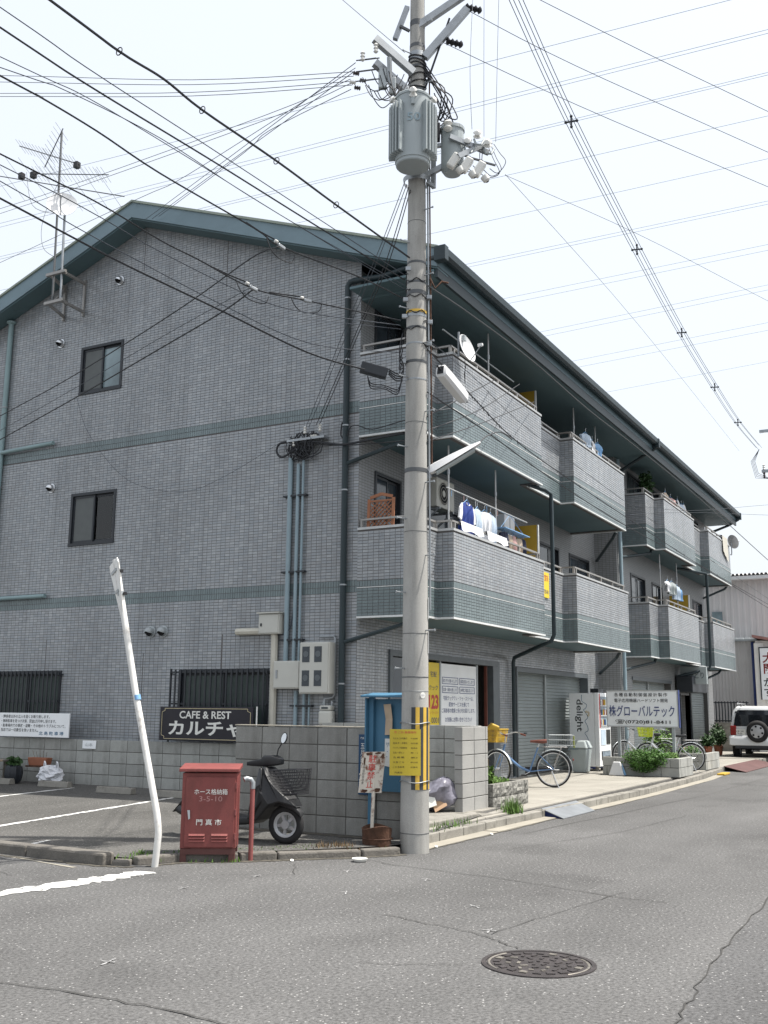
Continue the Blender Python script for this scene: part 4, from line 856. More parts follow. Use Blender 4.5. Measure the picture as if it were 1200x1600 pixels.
# conduits, boxes on the gable
for y, r, z0, z1 in ((9.72, 0.042, 2.27, 5.72), (9.56, 0.032, 2.27, 5.6), (9.46, 0.022, 2.27, 5.66)):
    pipe('conduit', [(XG-0.06, y, z0), (XG-0.06, y, z1)], r, 'conduit')
    pipe('conduit', [(XG-0.06, y-0.22, 0.4), (XG-0.06, y-0.22, 1.79)], r*0.8, 'conduit')
pipe('conduit', [(XG-0.05, 9.77, 2.8), (XG-0.05, 9.77, 5.55)], 0.012, 'galv', n=6)
for z in (5.05, 3.75, 2.62, 1.55): MB().box(XG-0.09, XG-0.01, 9.18 if z < 2 else 9.38, 9.84 if z > 2 else 9.6, z-0.015, z+0.015).build('conduit_clamp', 'frame', BL)
pipe('cable_duct', [(XG-0.06, 10.74, 2.78), (XG-0.06, 10.02, 2.78), (XG-0.06, 9.97, 2.75), (XG-0.06, 9.95, 2.68), (XG-0.06, 9.95, 0.5)], 0.06, 'beige', n=8)
pipe('gas_pipe', [(XG-0.05, 9.06, 2.66), (XG-0.05, 8.80, 2.66), (XG-0.05, 8.77, 2.63), (XG-0.05, 8.77, 1.72), (XG-0.05, 8.80, 1.68), (XG-0.10, 8.92, 1.66), (XG-0.10, 8.94, 1.58)], 0.02, 'galv', n=8)
pipe('cable_tail', [(XG-0.03, 9.75, 3.3), (XG-0.05, 9.70, 3.42), (XG-0.05, 9.62, 3.40), (XG-0.05, 9.58, 3.2), (XG-0.05, 9.64, 2.85), (XG-0.05, 9.72, 2.72), (XG-0.05, 9.9, 2.72), (XG-0.05, 10.0, 2.76)], 0.012, 'wire', n=6)

def meter_box(y0, y1, z0, z1, d, label, name='meter_cabinet'):
    t = thing(name, label, 'cabinet', (XG-d, (y0+y1)/2, z0))
    MB().box(XG-d, XG-0.012, y0, y1, z0, z1).build('casing', 'boxgrey', t, bevel=0.012)
    dr = MB().box(XG-d-0.012, XG-d-0.001, y0+0.02, y1-0.02, z0+0.02, z1-0.02).build('door', 'boxgrey', t, bevel=0.004)
    return t, dr
t, d = meter_box(9.80, 10.22, 2.72, 3.06, 0.16, 'small cream junction box above the bent beige duct'); MB().box(XG-0.2, XG-0.012, 9.78, 10.24, 3.062, 3.085).build('lid', 'boxgrey', t)
MB().box(XG-0.182, XG-0.173, 10.14, 10.17, 2.85, 2.90).build('handle', 'frame', d)
t, d = meter_box(9.34, 9.86, 1.82, 2.27, 0.2, 'cream metal switch box left of the four-window meter cabinet'); MB().box(XG-0.225, XG-0.213, 9.77, 9.80, 1.99, 2.12).build('handle', 'galv', d)
t, d = meter_box(8.76, 9.325, 1.74, 2.56, 0.24, 'cream electric meter cabinet with four dark windows')
for y in (8.90, 9.13):
    for z in (1.86, 2.24):
        w = MB().box(XG-0.256, XG-0.2525, y-0.005, y+0.135, z, z+0.25).build('meter_window', 'glass', d)
        MB().lathe([(0.05, 0.0), (0.05, 0.004), (0.001, 0.004)], (XG-0.2565, y+0.065, z+0.13), (-1, 0, 0), 14).build('meter_dial', 'framemid', w)
gmtr = thing('gas_meter', 'white gas meter on the wall below the meter cabinet', 'gas meter', (XG-0.12, 8.86, 1.2))
MB().box(XG-0.2, XG-0.03, 8.74, 8.98, 1.25, 1.48).build('body', 'boxgrey', gmtr, bevel=0.04); MB().box(XG-0.19, XG-0.04, 8.76, 8.96, 1.482, 1.56).build('counter_head', 'boxgrey', gmtr, bevel=0.02)
MB().box(XG-0.195, XG-0.188, 8.80, 8.92, 1.505, 1.535).build('counter_window', 'glass', gmtr); MB().tube([(XG-0.1, 8.92, 1.55), (XG-0.1, 8.92, 1.66)], 0.022, 8).build('inlet', 'galv', gmtr); MB().tube([(XG-0.1, 8.78, 1.55), (XG-0.1, 8.78, 1.62), (XG-0.02, 8.78, 1.63)], 0.018, 8).build('outlet', 'galv', gmtr)
# ------------------------------------------------------------------ block walls, every block a piece
def blockwall(name, label, O, u, L, rows, thick, m='block', z0=0.0, start=0.0, core=True, bl=0.4, bh=0.2, first=None):
    O = Vector(O); u = Vector(u); n = u.cross(Z)
    t = thing(name, label, 'wall', tuple(O))
    cmb = MB().obox(O+u*(L/2)-n*(thick/2)+Z*(rows*bh/2), (L-0.02, thick-0.02, rows*bh-0.012), u, n); cmb.build('mortar_core', 'mortar', t)
    cache = {}
    for r in range(rows):
        x = -start
        while x < L:
            a = max(0, x); b = min(L, x+bl); x += bl
            if b-a < 0.03: continue
            w = round(b-a, 3)
            if w not in cache:
                mb = MB(local=True); mb.obox((0, 0, 0), (w-0.011, thick, bh-0.011), u, n)
                o = mb.build('block', m, t, bevel=0.004); cache[w] = o
            else:
                o = bpy.data.objects.new('block', cache[w].data); col.objects.link(o); o.parent = t
                bv = o.modifiers.new('bevel', 'BEVEL'); bv.width = 0.004; bv.segments = 2; bv.limit_method = 'ANGLE'
            p = u*((a+b)/2)-n*(thick/2+random.uniform(-0.002, 0.002))+Z*(r*bh+bh/2); o.location = p
    return t
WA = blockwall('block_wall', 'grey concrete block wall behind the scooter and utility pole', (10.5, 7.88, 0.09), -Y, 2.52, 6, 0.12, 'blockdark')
MB().box(10.492, 10.63, 5.352, 7.89, 1.291, 1.306).build('coping', 'gutterc', WA, bevel=0.005)
blockwall('block_wall', 'low grey block wall below the gable, carrying the cafe sign', (13.95, 17.6, 0.13), -Y, 8.6, 4, 0.12)
blockwall('block_wall', 'shaded block wall between the rubbish bag and the shop front', (13.98, 8.3, 0.09), -Y, 2.15, 6, 0.12, z0=0.0)
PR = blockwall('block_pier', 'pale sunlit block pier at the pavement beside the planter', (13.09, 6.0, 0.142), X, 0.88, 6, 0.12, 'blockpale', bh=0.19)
PR['category'] = 'pier'
blockwall('block_wall', 'short block wall end seen past the notice board', (14.1, 8.9, 0.1), -Y, 0.6, 6, 0.1)
# split faced planter beside the pier
pl = thing('planter', 'low rough split-stone block planter beside the pale pier', 'planter', (14.6, 5.95, 0))
for r, (z0, z1) in enumerate(((0.01, 0.10), (0.10, 0.285), (0.285, 0.47))):
    x = 13.99; k = 0
    step = 0.29 if r == 0 else 0.47
    while x < 15.36:
        x1 = min(15.38, x+(step if not (k == 0 and r == 2) else 0.3)); k += 1
        nx = 6; nz = 4; mb = MB(); V = []; F = []
        for j in range(nz+1):
            for i in range(nx+1):
                a = x+0.006+(x1-x-0.012)*i/nx; b = z0+0.004+(z1-z0-0.008)*j/nz
                ed = i in (0, nx) or j in (0, nz)
                V.append((a, 5.93+(0.012 if ed else random.uniform(-0.022, 0.012) if r else 0.004), b))
        for j in range(nz):
            for i in range(nx): q = j*(nx+1)+i; F.append((q, q+1, q+nx+2, q+nx+1))
        mb.add(V, F); mb.box(x+0.006, x1-0.006, 5.943, 6.03, z0+0.004, z1-0.004); mb.build('stone_block', 'split' if r else 'kerb', pl); x = x1
MB().box(15.26, 15.375, 6.031, 6.6, 0.0, 0.465).build('side_wall', 'split', pl); MB().box(13.99, 15.26, 6.031, 6.6, 0.0, 0.42).build('soil', 'soil', pl)

# leaves and weeds
def leaves(c, rad, n, size, m, name, par=None, squash=1.0, seedv=None, hang=0.0, **kw):
    rn = random.Random(seedv or n); mb = MB(); V = []; F = []
    c = Vector(c)
    for i in range(n):
        d = Vector((rn.gauss(0, 1), rn.gauss(0, 1), rn.gauss(0, 1))).normalized(); rr = rn.random()**0.45
        lump = 0.82+0.22*math.sin(d.x*5+d.y*4)*math.cos(d.z*5+d.y*3)
        p = c+Vector((d.x*rad[0], d.y*rad[1], d.z*rad[2]))*rr*lump
        if p.z < c.z-rad[2]*0.8 and hang == 0: p.z = c.z-rad[2]*0.5*rn.random()
        a = Vector((rn.gauss(0, 1), rn.gauss(0, 1), rn.gauss(0, 0.6))).normalized(); b = a.orthogonal().normalized(); s = size*rn.uniform(0.6, 1.3)
        b = (b+a.cross(b)*rn.uniform(-1, 1)).normalized(); q = len(V)
        V += [p-a*s, p+b*s*0.42, p+a*s, p-b*s*0.42]; F.append((q, q+1, q+2, q+3))
    return mb.add(V, F).build(name, m, par, **kw)
def tuft(pts, h, m, label, n=40, spread=0.08, name='weeds'):
    mb = MB(); V = []; F = []
    for c in pts:
        for i in range(n):
            x, y = c[0]+random.gauss(0, spread), c[1]+random.gauss(0, spread); hh = h*random.uniform(0.4, 1.2); a = random.uniform(0, 6.28); w = 0.008
            dx, dy = math.cos(a)*hh*0.5*random.random(), math.sin(a)*hh*0.5*random.random(); q = len(V)
            V += [(x-w*math.sin(a), y+w*math.cos(a), c[2]), (x+w*math.sin(a), y-w*math.cos(a), c[2]), (x+dx, y+dy, c[2]+hh)]; F.append((q, q+1, q+2))
    return mb.add(V, F).build(name, m, kind='stuff', label=label)
tuft([(13.9, 5.6, 0.1), (14.05, 5.66, 0.1), (14.2, 5.7, 0.08), (13.8, 5.62, 0.1)], 0.2, 'grass', 'weeds at the foot of the planter', 60, 0.06)
tuft([(11.6, 5.66, 0.1), (11.9, 5.66, 0.1), (12.3, 5.66, 0.1), (11.3, 5.66, 0.1)], 0.09, 'grass', 'weeds along the kerb by the pole', 40, 0.08)
tuft([(8.3+0.11*i, 7.25-0.10*i, 0.07) for i in range(18)]+[(9.3+0.1*i, 6.25-0.05*i, 0.075) for i in range(7)], 0.022, 'grass', 'short weeds along the corner kerb', 14, 0.10)
tuft([(8.05, 7.25, 0.05), (8.2, 7.3, 0.07), (8.3, 7.1, 0.02), (8.55, 6.75, 0.005), (8.7, 6.5, 0.005)], 0.04, 'grass', 'weeds at the foot of the hose box and leaning post', 50, 0.07)
tuft([(9.58, 5.98, 0.07), (9.72, 5.84, 0.07), (9.66, 5.80, 0.05)], 0.06, 'drygrass', 'dry brown grass by the corner kerb', 90, 0.07)
wd = thing('planter_weeds', 'bright green weeds growing in the split-stone planter', 'plant', (14.3, 6.2, 0.42))
leaves((14.25, 6.15, 0.55), (0.22, 0.14, 0.18), 260, 0.05, 'grass', 'foliage', wd, seedv=3); leaves((14.75, 6.2, 0.46), (0.45, 0.18, 0.07), 200, 0.035, 'grass', 'foliage', wd, seedv=4)
MB().tube([(14.3, 6.15, 0.42), (14.28, 6.13, 0.8)], 0.006, 5).build('stem', 'drygrass', wd)

# rubbish bag with a flattened carton
gb = thing('rubbish_bag', 'grey translucent rubbish bag slumped behind the pale pier', 'bag', (12.95, 6.45, 0.16))
mb = MB(); V = []; F = []; n = 18
for i in range(10):
    th = math.pi*i/9
    for k in range(n):
        q = 2*math.pi*k/n; rr = (0.30+0.05*math.sin(3*q+i)+random.uniform(-0.02, 0.02))*math.sin(th)
        V.append((13.05+rr*math.cos(q)*0.8, 6.36-0.12*math.cos(th)+rr*math.sin(q)*(0.9-0.35*math.cos(th)), 0.38+0.23*math.cos(th)+random.uniform(-0.015, 0.015)))
for i in range(9):
    for k in range(n): F.append((i*n+k, (i+1)*n+k, (i+1)*n+(k+1) % n, i*n+(k+1) % n))
mb.add(V, F).build('bag_skin', 'bagdark', gb, smooth=True)
MB().obox((12.74, 6.42, 0.30), (0.34, 0.22, 0.02), (0.45, -0.75, 0.30), (0.2, 0.35, 0.9)).build('carton', 'paper', gb); MB().obox((12.9, 6.27, 0.31), (0.2, 0.24, 0.02), (0.7, -0.5, 0.4), (0.1, 0.4, 0.9)).build('carton', 'card', gb)

# ------------------------------------------------------------------ signs on and by the walls
def rod(a, b, r, name, m, par, n=8): return MB().tube([a, b], r, n).build(name, m, par, smooth=True)
sg = thing('cafe_sign', 'black cafe sign with white lettering and gold border on the low wall', 'sign', (13.86, 11.1, 0.95))
MB().box(13.84, 13.875, 10.05, 12.0, 0.96, 1.52).build('panel', 'signblack', sg, bevel=0.008)
gl = MB(); y0, y1, z0, z1 = 10.10, 11.95, 0.99, 1.49; c = 0.06
pts = [(y1-c, z0), (y0+c, z0), (y0+c, z0+c*0.6), (y0, z0+c), (y0, z1-c), (y0+c, z1-c*0.6), (y0+c, z1), (y1-c, z1), (y1-c, z1-c*0.6), (y1, z1-c), (y1, z0+c), (y1-c, z0+c*0.6)]
for a, b in zip(pts, pts[1:]+pts[:1]): gl.bar((13.838, a[0], a[1]), (13.838, b[0], b[1]), 0.008, 0.003, upv=(1, 0, 0))
gl.build('border', 'gold', sg)
text('CAFE & REST', (13.84, 11.57, 1.325), -Y, Z, 1.08, 0.125, 'paper', sg, bold=0.02)
text('カルチャー', (13.84, 11.80, 1.04), -Y, Z, 1.95, 0.245, 'paper', sg, bold=0.028)
rod((13.83, 9.97, 0.9), (13.83, 9.97, 1.53), 0.012, 'end_post', 'white', sg)
sg = thing('parking_notice', 'white parking notice board with small Japanese print on the low wall', 'sign', (13.86, 15.0, 0.95))
MB().box(13.85, 13.875, 14.12, 15.93, 0.95, 1.38).build('panel', 'signwhite', sg, bevel=0.004)
for i, s in enumerate(('・関係者以外の立入を固くお断り致します。', '・無断駐車を見つけ次第、罰金2万円申し受けます。', '・駐車場内での事故・盗難・その他のトラブルについて、', '  当店では一切責任を負いません。')):
    text(s, (13.85, 15.86, 1.285-0.082*i), -Y, Z, (1.25, 1.42, 1.66, 0.98)[i], 0.062, 'blackstripe', sg, bold=0.006)
text('北 島 駐 車 場', (13.85, 14.86, 0.985), -Y, Z, 0.62, 0.07, 'vendblue', sg, bold=0.015)
sg = thing('small_plate', 'small blank-looking white plate fixed to the low block wall', 'sign', (13.93, 13.68, 0.77))
MB().box(13.93, 13.947, 13.52, 13.84, 0.77, 0.91).build('panel', 'signwhite', sg, bevel=0.003); text('山本', (13.93, 13.77, 0.81), -Y, Z, 0.18, 0.06, 'bin', sg)
sg = thing('address_plate', 'narrow dark blue town address plate on the block wall', 'sign', (10.48, 6.05, 0.55))
MB().box(10.478, 10.493, 5.985, 6.108, 0.55, 1.22).build('panel', 'blueplate', sg, bevel=0.002)
text('門真市', (10.478, 6.08, 1.165), -Y, Z, 0.07, 0.025, 'paper', sg); text('五\n月\n田\n町', (10.478, 6.08, 0.83), -Y, Z, 0.055, 0.29, 'paper', sg)
text('37', (10.478, 6.095, 0.70), -Y, Z, 0.085, 0.085, 'paper', sg, bold=0.02); MB().box(10.474, 10.477, 5.995, 6.098, 0.68, 0.684).build('rule', 'paper', sg)
text('Gogatsuda-', (10.478, 6.095, 0.64), -Y, Z, 0.09, 0.022, 'paper', sg); text('Cho', (10.478, 6.095, 0.60), -Y, Z, 0.05, 0.02, 'paper', sg)

# blue notice board
nb = thing('notice_board', 'blue wooden notice board with a small roof behind the pole', 'notice board', (10.44, 5.7, 0.09))
MB().box(10.40, 10.455, 5.875, 5.935, 0.09, 1.64).build('post', 'blueboard', nb, bevel=0.004)
MB().box(10.455, 10.49, 5.38, 5.935, 0.60, 1.62).build('back_panel', 'blueboard', nb); MB().box(10.34, 10.454, 5.936, 5.952, 0.60, 1.63).build('side_panel', 'blueboard', nb)
MB().obox((10.42, 5.66, 1.665), (0.28, 0.64, 0.022), (1, 0, 0.12), Y).build('board_roof', 'blueboard', nb, bevel=0.003)
MB().add([(10.43, 5.76, 1.56), (10.40, 5.65, 1.565), (10.43, 5.74, 1.22), (10.40, 5.63, 1.225), (10.445, 5.74, 1.40), (10.415, 5.635, 1.40), (10.437, 5.76, 1.56), (10.437, 5.74, 1.22)], [(0, 4, 5, 1), (4, 2, 3, 5)]).build('curled_paper', 'wood', nb)
MB().add([(10.452, 5.75, 1.18), (10.45, 5.62, 1.18), (10.448, 5.75, 0.88), (10.43, 5.62, 0.86)], [(0, 2, 3, 1)]).build('paper_notice', 'paper', nb)
text('お知らせ\n町内会', (10.449, 5.73, 1.08), -Y, Z, 0.09, 0.06, 'vendblue', nb); text('ーーー\nーーーー\nーーー', (10.447, 5.73, 0.92), -Y, Z, 0.09, 0.12, 'navy', nb)
# rusty prohibition sign standing in a rusty bucket
rs = thing('rusty_sign', 'rust-eaten white prohibition sign on a pipe in a rusty bucket', 'sign', (10.02, 5.60, 0.0))
su = Vector((0.30, -0.95, 0.05)).normalized(); sv = Vector((0.03, -0.09, 1)).normalized(); so = Vector((10.03, 5.845, 0.60))
P = []
mb = MB(); mb.prism([(0, 0.01), (0.26, 0.0), (0.265, 0.44), (0.0, 0.445)], so, su, sv, 0.006); mb.build('plate', 'rustsign', rs)
text('駐\n車\n禁\n止', so+su*0.08+sv*0.06, su, sv, 0.09, 0.35, 'redpaint', rs, lift=0.0085, bold=0.01); text('五\n月\n田\n町\n自\n治\n会', so+su*0.025+sv*0.10, su, sv, 0.025, 0.22, 'blackp', rs, lift=0.0085)
for (a, b, w, h) in ((0.02, 0.0, 0.09, 0.05), (0.17, 0.0, 0.085, 0.06), (0.03, 0.40, 0.10, 0.04), (0.21, 0.36, 0.05, 0.07), (0.13, 0.41, 0.09, 0.03), (0.02, 0.30, 0.03, 0.1)):
    k = []
    for i in range(9):
        an = 2*math.pi*i/9; rr = random.uniform(0.6, 1.0); k.append((min(0.262, max(0.002, a+w/2+w/2*rr*math.cos(an))), min(0.442, max(0.008, b+h/2+h/2*rr*math.sin(an)))))
    mb = MB(); mb.prism(k, so+su.cross(sv)*0.0065, su, sv, 0.0012); mb.build('rust_patch', 'rust', rs)
rod((10.06, 5.69, 0.12), tuple(so+su*0.14+sv*0.42-su.cross(sv)*0.02), 0.02, 'pipe_post', 'rustsign', rs)
mb = MB(); mb.lathe([(0.135, 0.0), (0.15, 0.02), (0.155, 0.14), (0.162, 0.26), (0.165, 0.265), (0.155, 0.268), (0.148, 0.25), (0.14, 0.2)], (10.03, 5.60, 0.0), n=22)
for i in range(len(mb.V)):
    x, y, z = mb.V[i]; a = math.atan2(y-5.6, x-10.03); s = 1+0.05*math.sin(3*a+z*9); mb.V[i] = (10.03+(x-10.03)*s, 5.6+(y-5.6)*s, z+0.02*math.sin(a*2)*z/0.26)
mb.build('bucket', 'rust', rs, smooth=True); MB().lathe([(0.001, 0.2), (0.15, 0.2)], (10.03, 5.6, 0.0), n=20).build('concrete_fill', 'kerb', rs)
MB().tube([(10.03+0.163*math.cos(a), 5.6+0.163*math.sin(a), 0.15) for a in [2*math.pi*i/20 for i in range(20)]], 0.006, 5, closed=True).build('bucket_rib', 'rust', rs)

# ------------------------------------------------------------------ leaning stop sign seen from the edge
ls = thing('leaning_sign_post', 'bent white sign post leaning left with a triangular plate', 'sign post', (8.0, 6.9, 0))
top = Vector((8.02, 7.66, 3.02)); bend = Vector((8.0, 6.885, 0.34))
MB().tube([(8.0, 6.91, -0.02), (8.0, 6.893, 0.16), (8.0, 6.882, 0.30), tuple(bend+Vector((0, 0.004, 0.03))), (8.0, 6.91, 0.48), tuple(bend+(top-bend)*0.5+Vector((0, 0.015, 0))), tuple(top)], 0.033, 14).build('post', 'postwhite', ls, smooth=True)
dirp = (top-bend).normalized()
bc = bend+(top-bend)*0.47
MB().tube([bc-dirp*0.028, bc+dirp*0.022], 0.0342, 14).build('blue_sticker', 'hangblue', ls, smooth=True)
for k in (0.955, 0.865):
    q = bend+(top-bend)*k; MB().tube([q-dirp*0.02, q+dirp*0.02], 0.037, 14).build('clamp', 'galv', ls, smooth=True); MB().obox(q+Vector((0.0, -0.055, 0)), (0.03, 0.03, 0.03)).build('clamp_bolt', 'blackp', ls)
pu = Vector((0.655, 0.756, 0.0)).normalized(); pv = dirp; pn = pu.cross(pv).normalized(); pc = bend+(top-bend)*0.905+Vector((0.03, 0.07, 0))
tri = []
for cx, cy, a0 in ((-0.36, 0.22, 90), (0.36, 0.22, -30), (0.0, -0.40, 210)):
    for i in range(5): an = R(a0+ (120-0)*(1-i/4) - 0); tri.append((cx+0.05*math.cos(an), cy+0.05*math.sin(an)))
MB().prism([(-0.40, 0.20), (-0.37, 0.25), (0.37, 0.25), (0.40, 0.20), (0.04, -0.41), (-0.04, -0.41)], pc, pu, pv, 0.012).build('triangular_plate', 'white', ls, bevel=0.003)
for b in (0.14, -0.08): MB().obox(pc+pv*b-pn*0.006, (0.45 if b > 0 else 0.25, 0.03, 0.012), pu, pv).build('plate_rail', 'galv', ls)

# ------------------------------------------------------------------ red hose box
hu = Vector((0.52, -0.854, 0)); hn = Vector((-0.854, -0.52, 0))      # face direction, outward normal
rz = math.atan2(hu.y, hu.x)
hb = thing('hose_box', 'faded red fire hose cabinet on legs at the corner', 'cabinet', (8.50, 6.675, 0.0), rz)   # local x to the right, local -y outward
MB(True).box(-0.275, 0.275, 0.0, 0.30, 0.13, 0.86).build('body', 'red', hb, bevel=0.006)
dr = MB(True).box(-0.235, 0.255, -0.016, -0.001, 0.145, 0.82).build('door', 'red', hb, bevel=0.004)
MB(True).add([(-0.305, -0.055, 0.872), (0.295, -0.055, 0.872), (0.295, 0.32, 0.90), (-0.305, 0.32, 0.90), (-0.305, -0.055, 0.905), (0.295, -0.055, 0.905), (0.295, 0.32, 0.94), (-0.305, 0.32, 0.94)], [(0, 3, 2, 1), (4, 5, 6, 7), (0, 1, 5, 4), (1, 2, 6, 5), (2, 3, 7, 6), (3, 0, 4, 7)]).build('lid', 'red', hb, bevel=0.006)
for x in (-0.27, 0.21):
    for y in (0.0, 0.24): MB(True).box(x, x+0.06, y, y+0.06, 0.0, 0.129).build('leg', 'plinth', hb)
MB(True).box(-0.27, 0.27, -0.004, 0.02, 0.075, 0.128).build('plinth_rail', 'plinth', hb)
MB(True).add([(-0.21, -0.02, 0.50), (-0.185, -0.02, 0.50), (-0.18, -0.03, 0.42), (-0.195, -0.03, 0.41), (-0.21, -0.034, 0.50), (-0.185, -0.034, 0.50), (-0.18, -0.045, 0.42), (-0.195, -0.045, 0.41)], [(4, 7, 6, 5), (0, 1, 2, 3), (0, 4, 5, 1), (1, 5, 6, 2), (2, 6, 7, 3), (3, 7, 4, 0)]).build('handle', 'galv', dr)
for cx in (-0.11, 0.115):
    for k in range(3):
        z = 0.20+0.027*k; MB(True).add([(cx-0.08, -0.017, z), (cx+0.08, -0.017, z), (cx+0.08, -0.017, z+0.02), (cx-0.08, -0.017, z+0.02), (cx-0.078, -0.033, z+0.002), (cx+0.078, -0.033, z+0.002)], [(0, 1, 5, 4), (4, 5, 2, 3), (0, 4, 3), (1, 2, 5)]).build('louvre', 'red', dr)
for z in (0.25, 0.48, 0.74): MB(True).box(0.257, 0.272, -0.02, -0.001, z-0.03, z+0.03).build('hinge', 'redpipe', dr)
text('ホース格納箱', (-0.15, -0.0165, 0.65), X, Z, 0.33, 0.056, 'paper', dr, local=True, bold=0.006, lift=0.002); text('3-5-10', (-0.10, -0.0165, 0.585), X, Z, 0.23, 0.05, 'faded', dr, local=True, lift=0.002)
text('門 真 市', (-0.12, -0.0165, 0.355), X, Z, 0.25, 0.06, 'paper', dr, local=True, bold=0.008, lift=0.002)
rp = thing('standpipe', 'thin faded red standpipe with a bent grey top beside the hose box', 'pipe', (8.82, 6.38, 0))
MB().tube([(8.82, 6.38, 0), (8.82, 6.38, 0.72)], 0.024, 12).build('riser', 'redpipe', rp, smooth=True); MB().tube([(8.82, 6.38, 0.70), (8.82, 6.38, 0.76), (8.805, 6.395, 0.79), (8.77, 6.425, 0.80), (8.75, 6.44, 0.79)], 0.027, 12).build('elbow', 'galv', rp, smooth=True)

# ------------------------------------------------------------------ scooter (local +x forward)
def wheel(par, c, r, w, rimr, spokes, name='wheel', rim='alloy', ax=(0, 1, 0), n=28, tyre='rubber', ns=5, thin=False):
    ax = Vector(ax).normalized(); c = Vector(c); e = ax.orthogonal().normalized(); f = ax.cross(e)
    t = MB(True).tube([c+(e*math.cos(q)+f*math.sin(q))*(r-w/2) for q in [2*math.pi*i/n for i in range(n)]], w/2, 10, closed=True).build(name, tyre, par, smooth=True)
    if thin:
        MB(True).tube([c+(e*math.cos(q)+f*math.sin(q))*(r-w-0.004) for q in [2*math.pi*i/n for i in range(n)]], 0.010, 6, closed=True).build('rim', rim, t, smooth=True)
        MB(True).tube([c-ax*0.05, c+ax*0.05], 0.022, 8).build('hub', rim, t, smooth=True)
        sp = MB(True)
        for i in range(ns):
            q = 2*math.pi*i/ns; s = 0.03*(1 if i % 2 else -1); q2 = q+0.5*(1 if i % 4 < 2 else -1)
            sp.tube([c+ax*s+(e*math.cos(q2)+f*math.sin(q2))*0.02, c+(e*math.cos(q)+f*math.sin(q))*(r-w)], 0.0016, 4)
        sp.build('spokes', rim, t)
    else:
        MB(True).lathe([(r-w*1.0, -w*0.36), (r-w*0.85, -w*0.42), (r-w*1.2, -w*0.2), (r-w*1.2, w*0.2), (r-w*0.85, w*0.42), (r-w*1.0, w*0.36)], c, ax, 24).build('rim', rim, t, smooth=True)
        MB(True).lathe([(0.001, -w*0.45), (0.045, -w*0.45), (0.05, 0), (0.045, w*0.45), (0.001, w*0.45)], c, ax, 14).build('hub', rim, t, smooth=True)
        for i in range(ns):
            q = 2*math.pi*i/ns; d = e*math.cos(q)+f*math.sin(q); MB(True).bar(c+d*0.03, c+d*(r-w*1.1), 0.03, w*0.3, upv=ax).build('spoke', rim, t)
    return t
sc = thing('scooter', 'black motor scooter with a wire front basket parked behind the hose box', 'scooter', (9.60, 7.06, 0.075), -math.pi/2-0.06)
wheel(sc, (0.60, 0.0, 0.205), 0.205, 0.085, 0.12, 5, ax=(-0.25, 1, 0), name='front_wheel'); wheel(sc, (-0.60, 0, 0.205), 0.205, 0.09, 0.12, 5, name='rear_wheel')
for s in (-0.07, 0.07): rod((0.60, s, 0.21), (0.46, s*0.9, 0.55), 0.018, 'fork_leg', 'greyplastic', sc)
for o_ in list(sc.children):
    pass
def ring(pts): return [Vector(p) for p in pts]
def rrect(x, yc, w, z0, z1, k=0.35, n=4):
    # rounded rectangle section in the y-z plane at x
    h = z1-z0; r = min(w, h)*k; P = []
    for cy, cz, a in ((w/2-r, z1-r, 0), (-w/2+r, z1-r, 90), (-w/2+r, z0+r, 180), (w/2-r, z0+r, 270)):
        for i in range(n+1): q = R(a+90*i/n); P.append(Vector((x, yc+cy+r*math.cos(q), cz+r*math.sin(q))))
    return P
def loftx(name, secs, m, par, **kw): return MB(True).loft([rrect(*s_) for s_ in secs]).build(name, m, par, smooth=True, angle=55, **kw)
# leg shield: slanted panel from the floor to the handlebar
mb = MB(True); prof = [(0.20, 0.22), (0.30, 0.24), (0.42, 0.35), (0.50, 0.41), (0.60, 0.44), (0.78, 0.39), (0.70, 0.47), (0.53, 0.60), (0.41, 0.74), (0.37, 0.80), (0.30, 0.80), (0.33, 0.72), (0.32, 0.58), (0.26, 0.40)]
def shell(prof, widths):
    n = len(prof); V = []
    for sgn, f_ in ((-1, 1), (-1, 0.55), (1, 0.55), (1, 1)):
        pass
    L_ = [Vector((a, -w/2, b)) for (a, b), w in zip(prof, widths)]; R_ = [Vector((a, w/2, b)) for (a, b), w in zip(prof, widths)]
    cx = sum(p[0] for p in prof)/n
    V = L_+R_; F = [tuple(range(n)), tuple(range(2*n-1, n-1, -1))]+[(i, n+i, n+(i+1) % n, (i+1) % n) for i in range(n)]
    return V, F
V, F = shell(prof, [0.30, 0.32, 0.34, 0.36, 0.30, 0.12, 0.20, 0.30, 0.24, 0.18, 0.18, 0.22, 0.34, 0.34]); mb.add(V, F); ob = mb.build('leg_shield', 'greyplastic', sc, bevel=0.02)
mb = MB(True); V, F = shell([(0.25, 0.25), (0.34, 0.38), (0.42, 0.46), (0.37, 0.62), (0.32, 0.79), (0.285, 0.79), (0.285, 0.58), (0.22, 0.39), (0.19, 0.25)], [0.36, 0.37, 0.36, 0.34, 0.22, 0.22, 0.36, 0.365, 0.36]); mb.add(V, F); mb.build('inner_shield', 'blackplastic', sc, bevel=0.015)
loftx('floorboard', [(-0.28, 0, 0.30, 0.20, 0.34), (0.0, 0, 0.30, 0.17, 0.27), (0.18, 0, 0.31, 0.19, 0.28), (0.32, 0, 0.28, 0.26, 0.40)], 'greyplastic', sc)
loftx('tail_body', [(-0.80, 0, 0.12, 0.48, 0.60), (-0.66, 0, 0.26, 0.36, 0.66), (-0.40, 0, 0.32, 0.24, 0.68), (-0.22, 0, 0.30, 0.24, 0.64)], 'blackplastic', sc)
loftx('seat', [(-0.82, 0, 0.14, 0.62, 0.70), (-0.62, 0, 0.26, 0.65, 0.76), (-0.32, 0, 0.26, 0.64, 0.75), (-0.14, 0, 0.16, 0.60, 0.67)], 'seat', sc)
